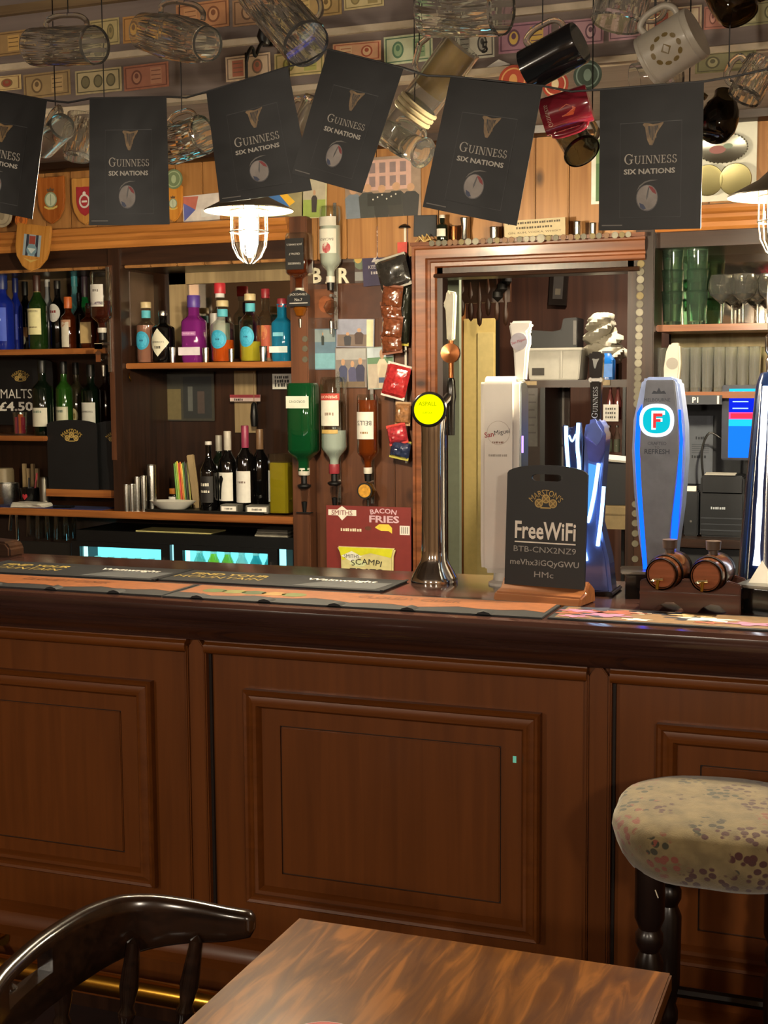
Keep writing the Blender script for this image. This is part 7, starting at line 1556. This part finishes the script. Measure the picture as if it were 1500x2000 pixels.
# ------------------------------------------------------------------ wifi chalkboard
t, W_, H_ = chalkboard('wifi_board', 'standing chalkboard with free wifi details in a copper toned wooden foot', 980, 903, 1146, 1152, 2.81)
t.rotation_euler = (-.06, 0, -.17); t.location.z = 1.09
barr = None
text('FreeWiFi', CHALK, t, (0, -.0012, H_*.485), width=W_*.76, height=H_*.14, bold=.02)
bx('underline', CHALK, (-W_*.38, -.001, H_*.385), (W_*.38, 0, H_*.395), t)
CH2 = plain('#9a9a96', .8)
text('BTB-CNX2NZ9', CH2, t, (0, -.0012, H_*.335), width=W_*.78, height=H_*.045); text('meVhx3iGQyGWU', CH2, t, (.0, -.0012, H_*.225), width=W_*.86, height=H_*.06, bold=.01); text('HMc', CH2, t, (.0, -.0012, H_*.14), width=W_*.24, height=H_*.045, bold=.01)
COPW = wood('#6a3c20', '#94603a', 'X', 1., .35, .3)
ft = MB().prism([(-.045, -.02), (.05, -.02), (.045, .012), (.014, .03), (-.003, .008), (-.034, .0)], -W_*.54, W_*.54, 'YZ').build('wooden_foot', COPW, t, bevel=.004); ft.rotation_euler = (.06, 0, 0)

# ------------------------------------------------------------------ pair of little barrels in a cradle
p = Q(1350, 1200, 2.79); cr_ = thing('barrel_cradle', 'carved dark wooden cradle holding two little barrels', 'stand', (p.x, 2.79, 1.07))
k = mpp(p); CW = wood('#2c160e', '#5a3020', 'X', 1.5, .3, .3)
def cradle(y0, y1, nm):
    pts = [(-96, 2), (-70, 2), (-60, 14), (-45, 22), (-30, 22), (-15, 12), (-6, 2), (14, 2), (24, 14), (40, 22), (56, 20), (68, 10), (74, 2), (96, 2), (96, 62)]
    for cx in (38, -46):
        pts += [(cx+34*math.cos(a), 78-30*math.sin(a)) for a in [PI*i/10 for i in range(1, 10)]]
    pts += [(-96, 62)]
    MB().prism([(a*k, (b-2)*k) for a, b in pts], y0, y1).build(nm, CW, cr_, bevel=.002)
cradle(-.03, -.018, 'front_cradle'); cradle(.06, .072, 'rear_cradle')
for x_ in (-88, 88): bx('side_rail', CW, (x_*k-.006, -.018, .028), (x_*k+.006, .06, .05), cr_)
bx('moulding', CW, (-96*k, -.034, .036), (96*k, -.03, .043), cr_, .001)
STV = wood('#3a1f12', '#6a3c22', 'Y', 1.6, .18, .7)
for i, (dx, lb) in enumerate(((-46, 'left'), (38, 'right'))):
    b_ = thing('mini_barrel', 'little varnished wooden barrel with a tap, %s one in the cradle' % lb, 'barrel', (p.x+dx*k, 2.79+.02, 1.07+76*k), (0, 0, -.10), 'little barrels')
    RX = Matrix.Rotation(-PI/2, 3, 'X'); R0 = 30*k
    pr = [(R0*1.2*(1-.22*((z/.068)**2)), z) for z in [-.068+.136*j/10 for j in range(11)]]
    MB().lathe([(0, -.060), (R0*.86, -.060), (R0*.88, -.068)]+pr+[(R0*.86, .06), (0, .06)], 28, mat=RX).build('staves', STV, b_, ang=50)
    for z_ in (-.062, -.036, .036, .062): rr = R0*1.2*(1-.22*((z_/.068)**2))+.0012; MB().lathe([(rr, z_-.006), (rr+.001, z_-.003), (rr+.001, z_+.003), (rr, z_+.006)], 28, mat=RX).build('hoop', metal('#3a3430', .35), b_)
    MB().lathe([(0, 0), (R0*.84, 0), (R0*.84, .002), (0, .002)], 24, (0, -.062, 0), Matrix.Rotation(PI/2, 3, 'X')).build('head', wood('#6a3a22', '#94583a', 'X', 1.5, .25, .5), b_)
    MB().lathe([(0, 0), (.010, 0), (.010, .008), (.015, .010), (.016, .028), (0, .03)], 16, (0, 0, R0*1.17)).build('bung', plain('#4a3a30', .5), b_)
    MB().tube([(-.002, -.063, -.010), (-.002, -.085, -.012), (-.002, -.092, -.028)], [.004, .004, .003], 10).build('tap_spout', BRASS, b_); MB().tube([(-.012, -.082, -.010), (.008, -.082, -.008)], .003, 8).lathe([(0, -.004), (.005, 0), (0, .004)], 10, (-.013, -.083, -.012)).build('tap_key', metal('#c8b890', .25), b_)
# drip stands beside the barrels
for px, py, Y_, lb, wv, rz in ((1242, 1140, 2.95, 'small black drip stand with a pale rim left of the barrels', .034, .2), (1488, 1165, 2.82, 'black drip stand with a pale tilted plate right of the barrels', .045, -.25)):
    q = Q(px, py, Y_); t = thing('drip_stand', lb, 'drip stand', (q.x, Y_, 1.07), (0, 0, rz))
    MB().box(-wv*.7, -.03, 0, wv*.7, .04, .055).build('body', BLACKG, t, bevel=.004); MB().box(-wv, -.045, .055, wv, .05, .061).build('plate', metal('#8a8880', .35), t, bevel=.002)
q = Q(1488, 1125, 2.84); t = thing('paper_tent', 'folded white paper tent on the drip stand at the right edge', 'paper', (q.x, 2.84, 1.131))
MB().add([(-.025, -.02, 0), (.025, -.02, 0), (.0, .0, .045), (.025, .025, 0), (-.025, .025, 0)], [(0, 1, 2), (2, 3, 4), (0, 2, 4), (1, 3, 2)]).build('sheet', WHITE, t, smooth=False)
